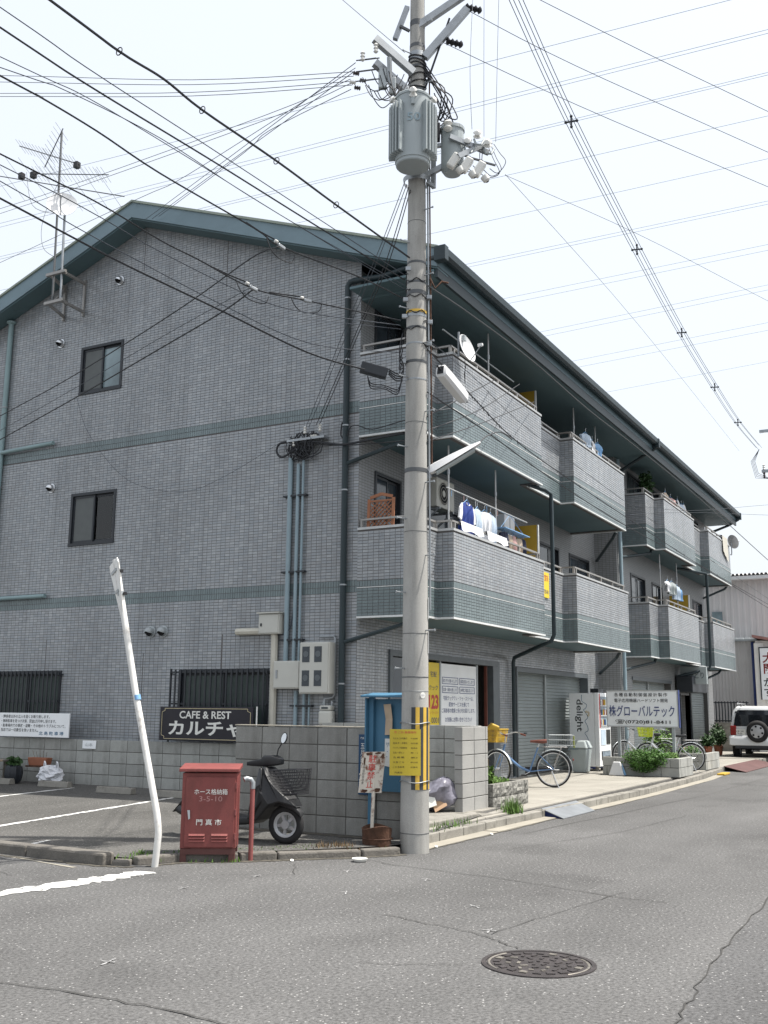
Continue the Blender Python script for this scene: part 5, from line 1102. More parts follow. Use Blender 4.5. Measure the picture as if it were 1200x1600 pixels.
loftx('front_fender', [(0.40, 0, 0.10, 0.36, 0.44), (0.55, 0, 0.13, 0.40, 0.46), (0.72, 0, 0.11, 0.36, 0.42), (0.80, 0, 0.06, 0.30, 0.35)], 'greyplastic', sc)
loftx('handlebar_cover', [(0.15, -0.12, 0.06, 0.81, 0.85, 0.2), (0.22, -0.08, 0.08, 0.805, 0.87, 0.2), (0.28, -0.02, 0.12, 0.80, 0.885, 0.2), (0.31, -0.01, 0.13, 0.80, 0.92, 0.2), (0.40, 0.02, 0.14, 0.81, 0.925, 0.2), (0.45, 0.05, 0.11, 0.82, 0.90, 0.2), (0.47, 0.06, 0.08, 0.83, 0.885, 0.2)], 'blackplastic', sc)
rod((0.33, 0, 0.70), (0.32, 0, 0.84), 0.045, 'steering_neck', 'blackplastic', sc)
for s in (-1, 1):
    rod((0.29+0.14*s, 0.11*s, 0.835), (0.27+0.26*s, 0.29*s, 0.80), 0.018, 'grip', 'rubber', sc); rod((0.33+0.14*s, 0.11*s, 0.83), (0.34+0.22*s, 0.26*s, 0.80), 0.006, 'brake_lever', 'chrome', sc)
MB(True).tube([(0.42, 0.03, 0.90), (0.44, 0.03, 0.99), (0.50, 0.02, 1.06)], 0.007, 6).build('mirror_stem', 'blackplastic', sc)
ma = (-0.40, -0.88, 0.25)
mo = MB(True).lathe([(0.001, -0.03), (0.035, -0.028), (0.058, -0.015), (0.064, 0)], (0.52, 0.02, 1.11), ma, 20).build('mirror', 'blackplastic', sc, smooth=True); MB(True).lathe([(0.001, 0.001), (0.056, 0.001)], (0.52, 0.02, 1.11), ma, 20).build('mirror_glass', 'chrome', mo)
bk = MB(True)
def bpt(a, b, c): # a around rim, b height 0..1
    w = 0.15*(0.78+0.22*b); d0 = 0.46+0.19*(1-b); d1 = 0.82-0.01*(1-b)
    P_ = [(d0, -w), (d1, -w*0.9), (d1, w*0.9), (d0, w)]; i = int(a) % 4; f_ = a-int(a); p0 = P_[i]; p1 = P_[(i+1) % 4]
    xx = p0[0]+(p1[0]-p0[0])*f_; return (xx, p0[1]+(p1[1]-p0[1])*f_, 0.53+0.25*b+0.06*(xx-0.64)*b+0.10*(0.73-xx)*(1-b)*-0.6)
for j in range(9):
    b = j/8; bk.tube([bpt(a*0.25, b, 0) for a in range(16)], 0.006 if j in (0, 8) else 0.0034, 4, closed=True)
for a in range(48): bk.tube([bpt(a/12, 0, 0), bpt(a/12, 1, 0)], 0.0032, 4)
for k in range(7): y = -0.1+0.2*k/6; bk.tube([(0.65, y, 0.53), (0.81, y, 0.535)], 0.0022, 4)
bk.build('wire_basket', 'blackp', sc); MB(True).tube([(0.42, 0, 0.76), (0.54, 0, 0.62), (0.66, 0, 0.52)], 0.010, 6).build('basket_stay', 'greyplastic', sc)
MB(True).add([(-0.78, -0.07, 0.46), (-0.78, 0.07, 0.46), (-0.98, 0.08, 0.26), (-0.98, -0.08, 0.26), (-0.785, -0.07, 0.45), (-0.785, 0.07, 0.45), (-0.985, 0.08, 0.25), (-0.985, -0.08, 0.25)], [(0, 1, 2, 3), (7, 6, 5, 4), (0, 4, 5, 1), (1, 5, 6, 2), (2, 6, 7, 3), (3, 7, 4, 0)]).build('mudflap', 'greyplastic', sc)
MB(True).tube([(-0.35, -0.16, 0.22), (-0.55, -0.17, 0.22), (-0.80, -0.17, 0.30)], [0.03, 0.05, 0.045], 10).build('exhaust', 'greyplastic', sc, smooth=True); rod((-0.05, -0.05, 0.17), (-0.12, -0.16, 0.0), 0.012, 'stand_leg', 'greyplastic', sc); rod((-0.05, 0.05, 0.17), (-0.12, 0.16, 0.0), 0.012, 'stand_leg', 'greyplastic', sc)

# ------------------------------------------------------------------ things in the parking lot
def stopper(x, y0, y1, label):
    z = lotz(x); t = MB(); t.prism([(0, 0), (0.15, 0), (0.125, 0.10), (0.025, 0.10)], (x-0.07, y1, z), X, Z, y1-y0)
    o = t.build('wheel_stop', 'kerb', bevel=0.01, label=label, cat='wheel stop', group='wheel stops in the lot')
    for y in (y0+0.08, y1-0.08): MB().tube([(x+0.002, y, z+0.09), (x+0.002, y, z+0.104)], 0.016, 8).build('anchor_bolt', 'frame', o)
stopper(12.9, 10.5, 11.25, 'concrete wheel stop nearest the hose box'); stopper(12.95, 11.7, 12.45, 'concrete wheel stop between the bay line and the hose box')
stopper(13.3, 13.45, 14.15, 'concrete wheel stop in front of the white plastic bag'); stopper(13.3, 14.85, 15.6, 'concrete wheel stop in front of the wooden pallet bench')
tb = thing('plastic_bag', 'crumpled white plastic bag behind a wheel stop at the low wall', 'bag', (13.55, 14.15, 0.15))
mb = MB(); V = []; F = []; n = 22
for i in range(13):
    th = math.pi*i/12
    for k in range(n):
        q = 2*math.pi*k/n; rr = (0.23+0.035*math.sin(4*q+2*i)+random.uniform(-0.02, 0.02))*(math.sin(th)**0.7 if math.sin(th) > 0 else 0)
        V.append((13.55+rr*0.7*math.cos(q), 14.18+rr*math.sin(q)*1.1, 0.30+0.17*math.cos(th)+0.02*math.sin(5*q+i)))
for i in range(12):
    for k in range(n): F.append((i*n+k, (i+1)*n+k, (i+1)*n+(k+1) % n, i*n+(k+1) % n))
mb.add(V, F).build('bag_skin', 'bag', tb); 
for y in (14.0, 14.3): MB().tube([(13.52, y-0.05, 0.40), (13.5, y-0.03, 0.52), (13.52, y+0.01, 0.55), (13.54, y+0.05, 0.42)], 0.014, 6).build('bag_handle', 'bag', tb)
cr = thing('rusty_trough', 'rusty orange metal trough resting on a ledge of the low wall', 'planter', (13.75, 14.65, 0.44)); MB().box(13.62, 13.82, 14.42, 14.9, 0.43, 0.455).build('shelf', 'rust', cr)
MB().prism([(-0.2, 0), (0.2, 0), (0.24, 0.14), (-0.24, 0.14)], (13.80, 14.65, 0.456), -Y, Z, 0.15).build('trough', 'terra', cr, bevel=0.01); MB().tube([(13.8, 14.65, 0.5), (13.93, 14.65, 0.5)], 0.02, 6).build('bracket', 'rust', cr)
for i in range(5): MB().tube([(13.72, 14.5+0.07*i, 0.58), (13.7, 14.46+0.09*i, 0.70+0.02*(i % 3))], 0.004, 4).build('dry_stem', 'drygrass', cr)
cp = thing('cactus_pot', 'dark ribbed potted plant with spiky leaves by the low wall', 'plant', (13.45, 14.98, 0.15)); 
mb = MB(); mb.lathe([(0.10, 0), (0.14, 0.06), (0.16, 0.18), (0.14, 0.30), (0.11, 0.32), (0.001, 0.32)], (13.45, 15.0, 0.14), n=18)
for i in range(len(mb.V)):
    x, y, z = mb.V[i]; a = math.atan2(y-15, x-13.45); s = 1+0.1*math.cos(9*a); mb.V[i] = (13.45+(x-13.45)*s, 15+(y-15)*s, z)
mb.build('pot', 'frame', cp, smooth=True); leaves((13.45, 15.0, 0.52), (0.15, 0.17, 0.10), 130, 0.06, 'leafdark', 'foliage', cp, seedv=9)
pb = thing('pallet_bench', 'weathered low wooden bench beside the potted plant', 'bench', (13.4, 15.6, 0.14))
for i in range(4): MB().box(13.12+0.13*i, 13.24+0.13*i, 15.2, 16.6, 0.52, 0.555).build('plank', 'wood' if i == 1 else 'kerb', pb, bevel=0.004)
for y in (15.26, 16.5):
    for x in (13.14, 13.5): MB().box(x, x+0.07, y, y+0.07, 0.14, 0.519).build('leg', 'kerb', pb)
MB().box(13.30, 13.5, 15.42, 15.75, 0.14, 0.42).build('yellow_box', 'crate', pb)
MB().lathe([(0.05, 0), (0.075, 0.02), (0.08, 0.035), (0.06, 0.03), (0.001, 0.012)], (9.35, 5.42, 0.0), n=16).build('litter_cup', 'paper', smooth=True, label='squashed pale cup lid lying on the road by the kerb', cat='litter')
for i, (x, y) in enumerate(((9.0, 6.0), (10.75, 5.25), (12.2, 5.2))): 
    MB().obox((x, y, 0.012), (0.07, 0.03, 0.006), (0.8, 0.5, 0.1), (-0.5, 0.8, 0.1)).build('litter_scrap', 'paper', label=('scrap of white paper on the road before the scooter', 'scrap of white paper right of the pole foot', 'scrap of white paper in the gutter below the pier')[i], cat='litter')
# manhole
mh = thing('manhole_cover', 'round cast iron manhole cover with a worn relief pattern', 'manhole cover', (6.26, 2.37, 0))
MB().lathe([(0.345, -0.02), (0.345, 0.007), (0.318, 0.007), (0.316, -0.01)], (6.26, 2.37, 0), n=48).build('frame_ring', 'manhole', mh); MB().lathe([(0.314, -0.02), (0.312, 0.004), (0.001, 0.005)], (6.26, 2.37, 0), n=48).build('cover', 'manhole', mh)
rn = random.Random(5)
for k in range(20):
    a = 2*math.pi*k/20; P = []
    for (rr, da) in ((0.27, -0.09), (0.275, 0.09), (0.235, 0.09), (0.23, -0.09)): P.append((6.26+rr*math.cos(a+da), 2.37+rr*math.sin(a+da), 0))
    mb = MB(); mb.add([(x, y, 0.0045) for x, y, z in P]+[(x, y, 0.010) for x, y, z in P], [(4, 5, 6, 7), (0, 1, 5, 4), (1, 2, 6, 5), (2, 3, 7, 6), (3, 0, 4, 7)]).build('relief_bar', 'manhole' if k % 5 else 'manholew', mh)
for rr, n_, s in ((0.185, 16, 0.030), (0.12, 10, 0.032), (0.05, 5, 0.03)):
    for k in range(n_):
        a = 2*math.pi*(k+0.3)/n_; c = Vector((6.26+rr*math.cos(a), 2.37+rr*math.sin(a), 0.007)); an = rn.uniform(0, 3)
        MB().obox(c, (s*rn.uniform(0.9, 1.6), s*0.6, 0.006), (math.cos(an), math.sin(an), 0), (-math.sin(an), math.cos(an), 0)).build('relief_bar', 'manholew' if rn.random() < 0.25 else 'manhole', mh)
for a0 in (0.3, 3.3):
    MB().lathe([(0.292, 0.0055), (0.303, 0.0088), (0.307, 0.0055)], (6.26, 2.37, 0), n=18, a0=a0, a1=a0+1.5).build('worn_rim', 'manholew', mh)
# ------------------------------------------------------------------ utility pole
PX, PY = 10.28, 5.28
pn_ = Vector((-0.889, -0.457, 0)); pr_ = Vector((0.457, -0.889, 0)); PC = Vector((PX, PY, 0))
def pp(right, front, z): return PC+pr_*right+pn_*front+Z*z
def prad(z): return 0.158-z/150
up_ = thing('utility_pole', 'tall concrete utility pole with bands, step bolts and crossarms', 'utility pole', (PX, PY, 0))
MB().tube([(PX, PY, z) for z in (-0.05, 2, 4, 6, 8, 10, 12)], [prad(z) for z in (0, 2, 4, 6, 8, 10, 12)], 28).build('shaft', 'pole', up_, smooth=True)
def band(z, h, m='band', extra=0.003, name='band'): return MB().lathe([(prad(z)+0.0005, 0), (prad(z)+extra, 0.002), (prad(z)+extra, h-0.002), (prad(z)+0.0005, h)], (PX, PY, z), n=28).build(name, m, up_, smooth=True)
for z, h, m in ((1.85, 0.012, 'band'), (2.33, 0.008, 'band'), (1.70, 0.006, 'galv'), (3.48, 0.006, 'band'), (4.17, 0.05, 'band'), (4.76, 0.006, 'band'), (5.27, 0.02, 'galv'), (5.48, 0.035, 'band'), (5.71, 0.02, 'galv'), (5.9, 0.03, 'band'), (6.05, 0.04, 'galv'), (6.33, 0.05, 'band'), (6.47, 0.03, 'band'), (6.72, 0.03, 'band'), (7.26, 0.006, 'band'), (7.82, 0.06, 'galv'), (9.3, 0.05, 'band'), (9.42, 0.12, 'galv'), (9.6, 0.05, 'band'), (9.9, 0.08, 'band'), (8.95, 0.1, 'band'), (0.2, 0.008, 'band')): band(z, h, m)
band(6.10, 0.035, 'yellowtape', 0.004, 'yellow_band')
for i in range(20):
    z = 1.95+0.42*i; s = 1 if i % 2 else -1; a = pp(s*0.05, prad(z)*0.9, z); d = (pr_*s*0.75+pn_*0.55).normalized(); r0 = prad(z)
    if 7.7 < z < 9.0: continue
    MB().tube([PC+Z*z+d*(r0-0.02), PC+Z*z+d*(r0+0.13)], 0.008, 6).tube([PC+Z*z+d*(r0+0.118), PC+Z*z+d*(r0+0.13)], 0.014, 6).build('step_bolt', 'galv', up_)
# plates and pipes on the sunny side
MB().tube([pp(0.165, 0.02, 2.6), pp(0.14, 0.02, 6.4), pp(0.128, 0.02, 8.0)], 0.011, 6).build('riser_pipe', 'galv', up_); MB().tube([pp(0.185, 0.0, 4.2), pp(0.155, 0.0, 7.7), pp(0.15, 0, 9.3)], 0.009, 6).build('earth_wire', 'rust', up_)
for z0 in (2.12, 2.50): MB().obox(pp(0.147, 0.03, z0+0.12), (0.008, 0.03, 0.24), pr_, pn_).build('number_plate', 'white', up_)
sk_ = MB().lathe([(0.001, 0.0), (0.034, 0.0)], pp(0.085, 0.122, 1.66), (pn_*0.8+pr_*0.6), 20).build('round_sticker', 'paper', up_); text('関西電力', pp(0.062, 0.142, 1.653), (pr_*0.8-pn_*0.6), Z, 0.05, 0.014, 'navy', sk_, lift=0.003)
# guard stripes
gp = []
for k in range(7):
    a0 = math.atan2((pn_*0.97-pr_*0.25).y, (pn_*0.97-pr_*0.25).x)
    aa0 = a0+0.29*k; aa1 = aa0+0.285; mb = MB(); V = []; F = []; rr = 0.158-1.0/150+0.006
    for j in range(5):
        q = aa0+(aa1-aa0)*j/4
        for z in (0.66, 1.53): V.append((PX+rr*math.cos(q), PY+rr*math.sin(q), z))
        for z in (0.66, 1.53): V.append((PX+(rr-0.004)*math.cos(q), PY+(rr-0.004)*math.sin(q), z))
    for j in range(4): b = 4*j; F += [(b, b+4, b+5, b+1), (b+1, b+5, b+7, b+3), (b, b+2, b+6, b+4)]
    F += [(0, 1, 3, 2), (16, 18, 19, 17)]
    mb.add(V, F).build('guard_stripe', 'yellowtape' if k % 2 else 'blackstripe', up_)
for z in (0.74, 1.36): MB().tube([(PX+0.166*math.cos(q), PY+0.166*math.sin(q), z+0.01*math.sin(q*3)) for q in [2*math.pi*i/24 for i in range(24)]], 0.005, 5, closed=True).build('tie_wire', 'galv', up_)
# top crossarm (steel beam) with braces
MB().obox(pp(0.20, 0.0, 10.75), (1.6, 0.09, 0.09), pr_+Z*0.0, pn_).build('crossarm', 'galv', up_); MB().bar(pp(0.09, 0.06, 9.45), pp(0.62, 0.06, 10.12), 0.075, 0.09).build('arm_brace', 'galv', up_); MB().bar(pp(-0.28, 0.0, 9.75), pp(-0.13, 0, 10.2), 0.06, 0.06).build('arm_brace', 'galv', up_)
MB().obox(pp(0.35, 0.05, 10.15), (0.9, 0.08, 0.08), (pr_+Z*0.75), pn_).build('arm_brace', 'galv', up_); MB().bar(pp(-0.1, 0.05, 9.83), pp(-0.22, 0.05, 9.90), 0.03).build('arm_stay', 'band', up_); MB().bar(pp(0.10, 0.05, 9.05), pp(0.40, 0.05, 10.0), 0.022).build('arm_stay', 'cable', up_)
def insul(c, d, r, L, n, m, par, name='insulator'):
    pr = [(0.001, 0)]
    for i in range(n): z = L*i/n; pr += [(r*0.55, z), (r, z+L/n*0.35), (r*0.55, z+L/n*0.8)]
    pr += [(0.001, L)]; return MB().lathe(pr, c, d, 12).build(name, m, par, smooth=True)
for p, d in ((pp(0.36, 0.0, 9.72), pr_-Z*0.28), (pp(0.60, 0.0, 10.2), pr_-Z*0.30)): insul(p, d, 0.05, 0.22, 4, 'blackp', up_)
for p in (pp(0.46, 0, 10.09), pp(0.34, 0, 9.62)):
    pass
def smooth_path(pts, sub=5):
    P = [Vector(p) for p in pts]
    if len(P) < 3: return P
    out = []
    for i in range(len(P)-1):
        p0 = P[max(i-1, 0)]; p1 = P[i]; p2 = P[i+1]; p3 = P[min(i+2, len(P)-1)]
        for k in range(sub):
            t_ = k/sub; out.append(0.5*((2*p1)+(p2-p0)*t_+(2*p0-5*p1+4*p2-p3)*t_*t_+(3*p1-p0-3*p2+p3)*t_**3))
    return out+[P[-1]]
for a, b in ((-0.50, -0.74), (-0.46, -0.70)):
    for z in (8.92, 9.05, 9.2): MB().tube([pp(a, 0.34, z+0.06), pp(b, 0.38, z)], 0.008, 5).build('arm_link', 'band', up_)
MB().obox(pp(-0.42, 0.30, 9.0), (0.10, 0.07, 0.26), pr_, pn_).build('junction_box', 'steel', up_, bevel=0.01)
MB().obox(pp(-0.30, 0.26, 8.93), (0.08, 0.06, 0.22), pr_, pn_).build('junction_box', 'steel', up_, bevel=0.01)
# low voltage arm on the left
for z, o_ in ((9.32, 0.10), (9.05, 0.02)):
    MB().bar(pp(-0.05, 0.06+o_, z-0.14), pp(-0.52, 0.30+o_, z+0.16), 0.07, 0.09).build('lower_arm', 'galv', up_)
MB().bar(pp(-0.33, 0.3, 8.93), pp(-0.34, 0.36, 9.25), 0.04, 0.05).build('arm_stay', 'galv', up_)
for i, (a, b, z) in enumerate(((-0.66, 0.40, 9.18), (-0.70, 0.38, 9.02), (-0.74, 0.38, 8.90), (-0.68, 0.42, 8.80), (-0.50, 0.44, 9.26), (-0.62, 0.34, 8.95))):
    insul(pp(a, b, z), (0, 0, 1) if i in (0, 4) else tuple(-pr_+Z*0.2), 0.03, 0.13 if i in (0, 4) else 0.08, 3, 'brownp' if i % 2 else 'porc', up_)
rn = random.Random(11)
for i in range(13):
    a = pp(-0.66+0.035*i, 0.36+rn.uniform(-0.05, 0.05), 8.82+rn.uniform(0, 0.3)); b = pp(-0.30+0.02*i, 0.25, 8.85+rn.uniform(-0.05, 0.25)); mid = (a+b)/2-Z*rn.uniform(0.12, 0.30)+pn_*rn.uniform(-0.05, 0.08)
    MB().tube(smooth_path([a, a*0.6+mid*0.4-Z*0.06, mid, b*0.6+mid*0.4-Z*0.04, b], 5), 0.006, 5).build('jumper_loop', 'cable', up_, smooth=True)
for i in range(9):
    a = pp(0.08, 0.05, 9.15+0.03*i); b = pp(0.20+0.04*rn.random(), rn.uniform(-0.1, 0.15), 8.5+0.06*i); c = pp(0.36+rn.uniform(-0.08, 0.14), rn.uniform(-0.1, 0.15), 8.98-0.05*i+rn.uniform(-0.1, 0.1))
    MB().tube(smooth_path([a, (a+c)/2+Z*rn.uniform(0, 0.1), c, (b+c)/2-Z*0.12, b], 5), 0.008, 5).build('jumper_loop', 'cable', up_, smooth=True)
for i in range(8):
    z = 9.0+0.07*i; MB().tube([(PX+(prad(z)+0.012)*math.cos(q), PY+(prad(z)+0.012)*math.sin(q), z+0.03*math.sin(q+i)) for q in [2*math.pi*k/20 for k in range(20)]], 0.009, 5, closed=True).build('wrapped_cable', 'cable', up_, smooth=True)
for i in range(12):   # tangles of clamps and slack by the cable attachments
    z = 5.5+0.1*i; q0 = rn.uniform(0, 6); P = [(PX+(prad(z)+0.01)*math.cos(q0+0.25*k), PY+(prad(z)+0.01)*math.sin(q0+0.25*k), z+0.02*math.sin(k*1.3+i)) for k in range(int(rn.uniform(8, 20)))]
    MB().tube(P, 0.006, 5).build('wrapped_cable', 'cable', up_)
for i, (a, b, z) in enumerate(((-0.14, 0.08, 6.05), (-0.13, 0.1, 6.25), (0.15, 0.05, 6.3), (0.16, 0.02, 6.0), (-0.10, 0.14, 6.62), (0.15, 0.05, 5.72), (-0.15, 0.06, 5.5))):
    MB().obox(pp(a, b, z), (0.06, 0.04, 0.05), pr_, pn_).build('cable_clamp', 'galv', up_, bevel=0.006)
for k in range(4): MB().tube(smooth_path([pp(-0.16, 0.06, 5.85-0.1*k), pp(-0.2, 0.1, 5.6-0.1*k), pp(-0.15, 0.08, 5.45-0.02*k), pp(-0.16, 0.08, 5.3)], 5), 0.007, 5).build('jumper_loop', 'cable', up_)
MB().tube([pp(0.16, 0.02, 6.55), pp(0.22, 0.03, 6.42), pp(0.30, 0.0, 6.52), pp(0.38, 0.0, 6.50)], 0.012, 6).build('bracket_arm', 'rust', up_)
# transformer
TR = thing('transformer', 'grey cylindrical pole transformer with cooling fins', 'transformer', tuple(pp(-0.05, 0.40, 7.86)))
tc_ = pp(-0.05, 0.40, 0); tz = 7.78
MB().lathe([(0.001, 0), (0.19, 0.0), (0.20, 0.012), (0.20, 0.045), (0.21, 0.05), (0.21, 0.85), (0.218, 0.85), (0.221, 0.875), (0.212, 0.888), (0.05, 0.92), (0.001, 0.925)], (tc_.x, tc_.y, tz), n=36).build('tank', 'transf', TR, smooth=True, angle=28)
for side in (-1, 1):
    for k in range(7):
        q = math.atan2(pn_.y, pn_.x)+side*(0.60+0.185*k); d = Vector((math.cos(q), math.sin(q), 0)); c = Vector((tc_.x, tc_.y, tz+0.42))+d*0.245
        MB().obox(c, (0.085, 0.02, 0.64), d, Z.cross(d)).build('cooling_fin', 'transf', TR, bevel=0.004)
for q in (0.0, 1.4, -1.4):
    d = (pn_*math.cos(q)+pr_*math.sin(q)); c = Vector((tc_.x, tc_.y, tz+0.80))+d*0.185; insul(c, tuple(d*0.7+Z*0.5), 0.05, 0.12, 2, 'porc', TR, 'bushing')
MB().obox(pp(-0.05, 0.628, tz+0.72), (0.04, 0.03, 0.08), pr_, pn_).build('hook', 'transf', TR); text('50', pp(-0.12, 0.612, tz+0.48), pr_, Z, 0.16, 0.10, 'conduit', TR, lift=0.004, bold=0.01)
for z in (0.12, 0.74): MB().bar(pp(-0.02, 0.12, tz+z), pp(-0.04, 0.2, tz+z), 0.10, 0.08).build('hanger', 'galv', TR)
MB().lathe([(0.16, -0.02), (0.17, 0.04)], (PX, PY, 7.80), n=20).build('mount_band', 'galv', TR, smooth=True)
# switch and cut-outs on the right
def pq(right, front, z): return pp(right-(0.13 if right > 0.3 else 0.0), front, z)
SWc = pq(0.56, 0.05, 0)
SW = thing('pole_switch', 'grey oil switch drum with porcelain cut-outs right of the pole', 'switchgear', tuple(pq(0.56, 0.05, 7.85)))
MB().lathe([(0.001, 0), (0.10, 0.0), (0.135, 0.05), (0.14, 0.08), (0.14, 0.56), (0.152, 0.56), (0.152, 0.60), (0.12, 0.62), (0.03, 0.64), (0.001, 0.64)], (SWc.x, SWc.y, 7.88), n=28).build('drum', 'transf', SW, smooth=True)
MB().bar(pq(0.1, 0.05, 7.86), pq(0.50, 0.05, 8.02), 0.06, 0.06).build('bracket', 'galv', SW); MB().bar(pq(0.33, 0.05, 7.70), pq(0.33, 0.05, 8.28), 0.05, 0.04).build('bracket', 'galv', SW); MB().bar(pq(0.12, 0.05, 7.78), pq(0.34, 0.05, 7.72), 0.05, 0.04).build('bracket', 'galv', SW); MB().bar(pq(0.33, 0.05, 8.25), pq(0.45, 0.05, 8.27), 0.05, 0.04).build('bracket', 'galv', SW)
MB().obox(pq(0.36, 0.08, 8.42), (0.10, 0.10, 0.22), pr_, pn_).build('lever_box', 'blackp', SW, bevel=0.01)
MB().bar(pq(0.52, 0.24, 8.27), pq(1.00, 0.05, 8.16), 0.04, 0.06).build('arm', 'galv', SW); MB().bar(pq(0.62, 0.26, 8.00), pq(1.03, 0.02, 8.32), 0.04, 0.06).build('arm', 'galv', SW)
insul(pq(0.50, 0.22, 8.36), (0, 0, 1), 0.06, 0.14, 2, 'porc', SW, 'bushing')
for i, (a, z) in enumerate(((0.74, 8.22), (0.86, 8.32), (0.98, 8.20))):
    insul(pq(a, 0.12, z), tuple(pn_*0.7+Z*0.4), 0.055, 0.10, 2, 'porc', SW, 'bushing'); MB().tube([pq(a-0.04, 0.12, z-0.02), pq(a-0.02, 0.18, z-0.12), pq(a+0.04, 0.2, z-0.14), pq(a+0.08, 0.16, z-0.05)], 0.014, 6).build('curved_lug', 'transf', SW, smooth=True)
for i in range(3):
    a = 0.57+0.15*i; z = 8.0-0.055*i
    co = MB().obox(pq(a, 0.22, z-0.04), (0.10, 0.09, 0.20), (pr_*0.8-Z*0.5), pn_).build('cutout', 'porc', SW, bevel=0.02)
    MB().lathe([(0.001, 0), (0.05, 0.0), (0.045, 0.06), (0.02, 0.08)], pq(a+0.06, 0.23, z-0.14), (pr_*0.5-Z*0.8), 12).build('fuse_cap', 'porc', co, smooth=True); MB().bar(pq(a+0.03, 0.22, z+0.06), pq(a+0.2, 0.2, z+0.02), 0.02, 0.02).build('contact_bar', 'band', co)
for i in range(5):
    a = pq(0.60+0.1*i, 0.2, 7.95-0.02*i); b = pq(0.9+0.04*i, 0.1, 8.25); mid = (a+b)/2+pr_*rn.uniform(0.05, 0.25)-Z*rn.uniform(0.05, 0.25); MB().tube(smooth_path([a, a*0.5+mid*0.5-Z*0.1, mid, b*0.5+mid*0.5, b], 5), 0.005, 5).build('lead_wire', 'wire', SW, smooth=True)
# street lamp
LM = thing('street_lamp', 'slim white fluorescent street lamp angled out from the pole', 'street lamp', (10.37, 5.20, 4.2))
a = Vector((10.36, 5.16, 4.20)); b = Vector((10.62, 4.62, 4.54)); d = (b-a).normalized(); s_ = d.cross(Z).normalized(); w_ = s_.cross(d)
secs = []
for k, (t_, w1, h1) in enumerate(((0, 0.05, 0.09), (0.1, 0.075, 0.12), (0.5, 0.085, 0.10), (0.85, 0.08, 0.065), (1.0, 0.05, 0.03))):
    c = a+(b-a)*t_; secs.append([c+s_*x*w1+w_*z*h1/2 for x, z in ((-1, -0.7), (-0.6, 0.7), (0, 1), (0.6, 0.7), (1, -0.7))])
MB().loft(secs).build('housing', 'dish', LM, smooth=True, angle=30)
MB().loft([[q+w_*(-0.012)*1 for q in (S[0]*0.9+S[4]*0.1, S[4]*0.9+S[0]*0.1, S[4]*0.8+S[0]*0.2-w_*0.025, S[0]*0.8+S[4]*0.2-w_*0.025)] for S in secs[1:4]]).build('diffuser', 'bin', LM)
MB().obox(a+d*0.0-s_*0.0+Vector((0, 0.03, -0.02)), (0.08, 0.06, 0.14), d, s_).build('bracket', 'galv', LM, bevel=0.006)
# yellow rubbish collection notice tied to the pole
YN = thing('yellow_notice', 'yellow rubbish collection notice tied to the pole', 'sign', tuple(pp(-0.10, 0.165, 0.8)))
V = []; F = []
for i in range(9):
    f_ = i/8-0.5; q = pp(-0.105+0.335*f_, 0.190-0.05*f_*f_, 0)
    for z in (0.81, 1.295): V.append((q.x, q.y, z))
n = len(V); V += [(x-pn_.x*0.004, y-pn_.y*0.004, z) for x, y, z in V]
for i in range(8): F += [(2*i, 2*i+2, 2*i+3, 2*i+1), (n+2*i, n+2*i+1, n+2*i+3, n+2*i+2), (2*i, n+2*i, n+2*i+2, 2*i+2), (2*i+1, 2*i+3, n+2*i+3, n+2*i+1)]
F += [(0, 1, n+1, n), (16, n+16, n+17, 17)]
YP = MB().add(V, F).build('panel', 'yellow', YN)
def ytext(s, x, z, w, h, m='blackp'): text(s, pp(-0.105+x, 0.190, z), pr_-pn_*0.0, Z, w, h, m, YP, lift=0.003)
ytext('市 ごみ 集積場所', -0.12, 1.25, 0.24, 0.026, 'redpaint')
for i, (s, s2) in enumerate((('もえるごみ収集日', '午前8時'), ('毎週 月・木曜日', '当日朝'), ('プラスチック製容器包装', '毎週水'), ('空缶・空ビン', '第1・3'), ('古 紙 類', '第2'), ('大 型 ご み', '申込制'), ('ご み 減 量 課', '収集係'))):
    z = 1.19-0.050*i; ytext(s, -0.13, z, 0.12 if i > 2 else 0.15, 0.019); ytext(s2, 0.06, z, 0.075, 0.016)
ytext('門真市', -0.11, 0.83, 0.08, 0.02); MB().obox(pp(-0.12, 0.15, 1.10), (0.05, 0.06, 0.30), pn_, pr_).build('backing', 'band', YN); 
# cable closures
cd = Vector((0.97, 0.02, -0.22)).normalized(); cs = cd.cross(Z).normalized(); cw = cs.cross(cd)
CL = thing('cable_closure', 'long white cable splice housing hanging right of the pole', 'cable box', (10.95, 5.14, 5.3))
secs = []
for t_, k in ((-0.36, 0.55), (-0.34, 0.92), (-0.2, 1), (0.2, 1), (0.34, 0.9), (0.36, 0.55)):
    c = Vector((10.98, 5.14, 5.42))+cd*t_; secs.append([c+cs*x*k*0.075+cw*z*k*0.085 for x, z in ((-1, -0.6), (-1, 0.6), (-0.6, 1), (0.6, 1), (1, 0.6), (1, -0.6), (0.6, -1), (-0.6, -1))])
MB().loft(secs).build('housing', 'dish', CL, smooth=True, angle=35); MB().obox(Vector((10.98, 5.14, 5.42))-cd*0.362, (0.004, 0.08, 0.10), cd, cs).build('end_cap', 'frame', CL); rod(Vector((10.98, 5.14, 5.42))-cd*0.46, Vector((10.98, 5.14, 5.42))+cd*0.46, 0.012, 'cable_end', 'cable', CL)
CB = thing('splice_box', 'black cable splice box left of the pole', 'cable box', (9.98, 5.65, 5.3)); e_ = (Vector((10.08, 5.5, 5.33))-Vector((9.88, 5.8, 5.42))).normalized()
MB().obox((9.96, 5.67, 5.375), (0.32, 0.10, 0.13), e_, e_.cross(Z)).build('housing', 'frame', CB, bevel=0.015)
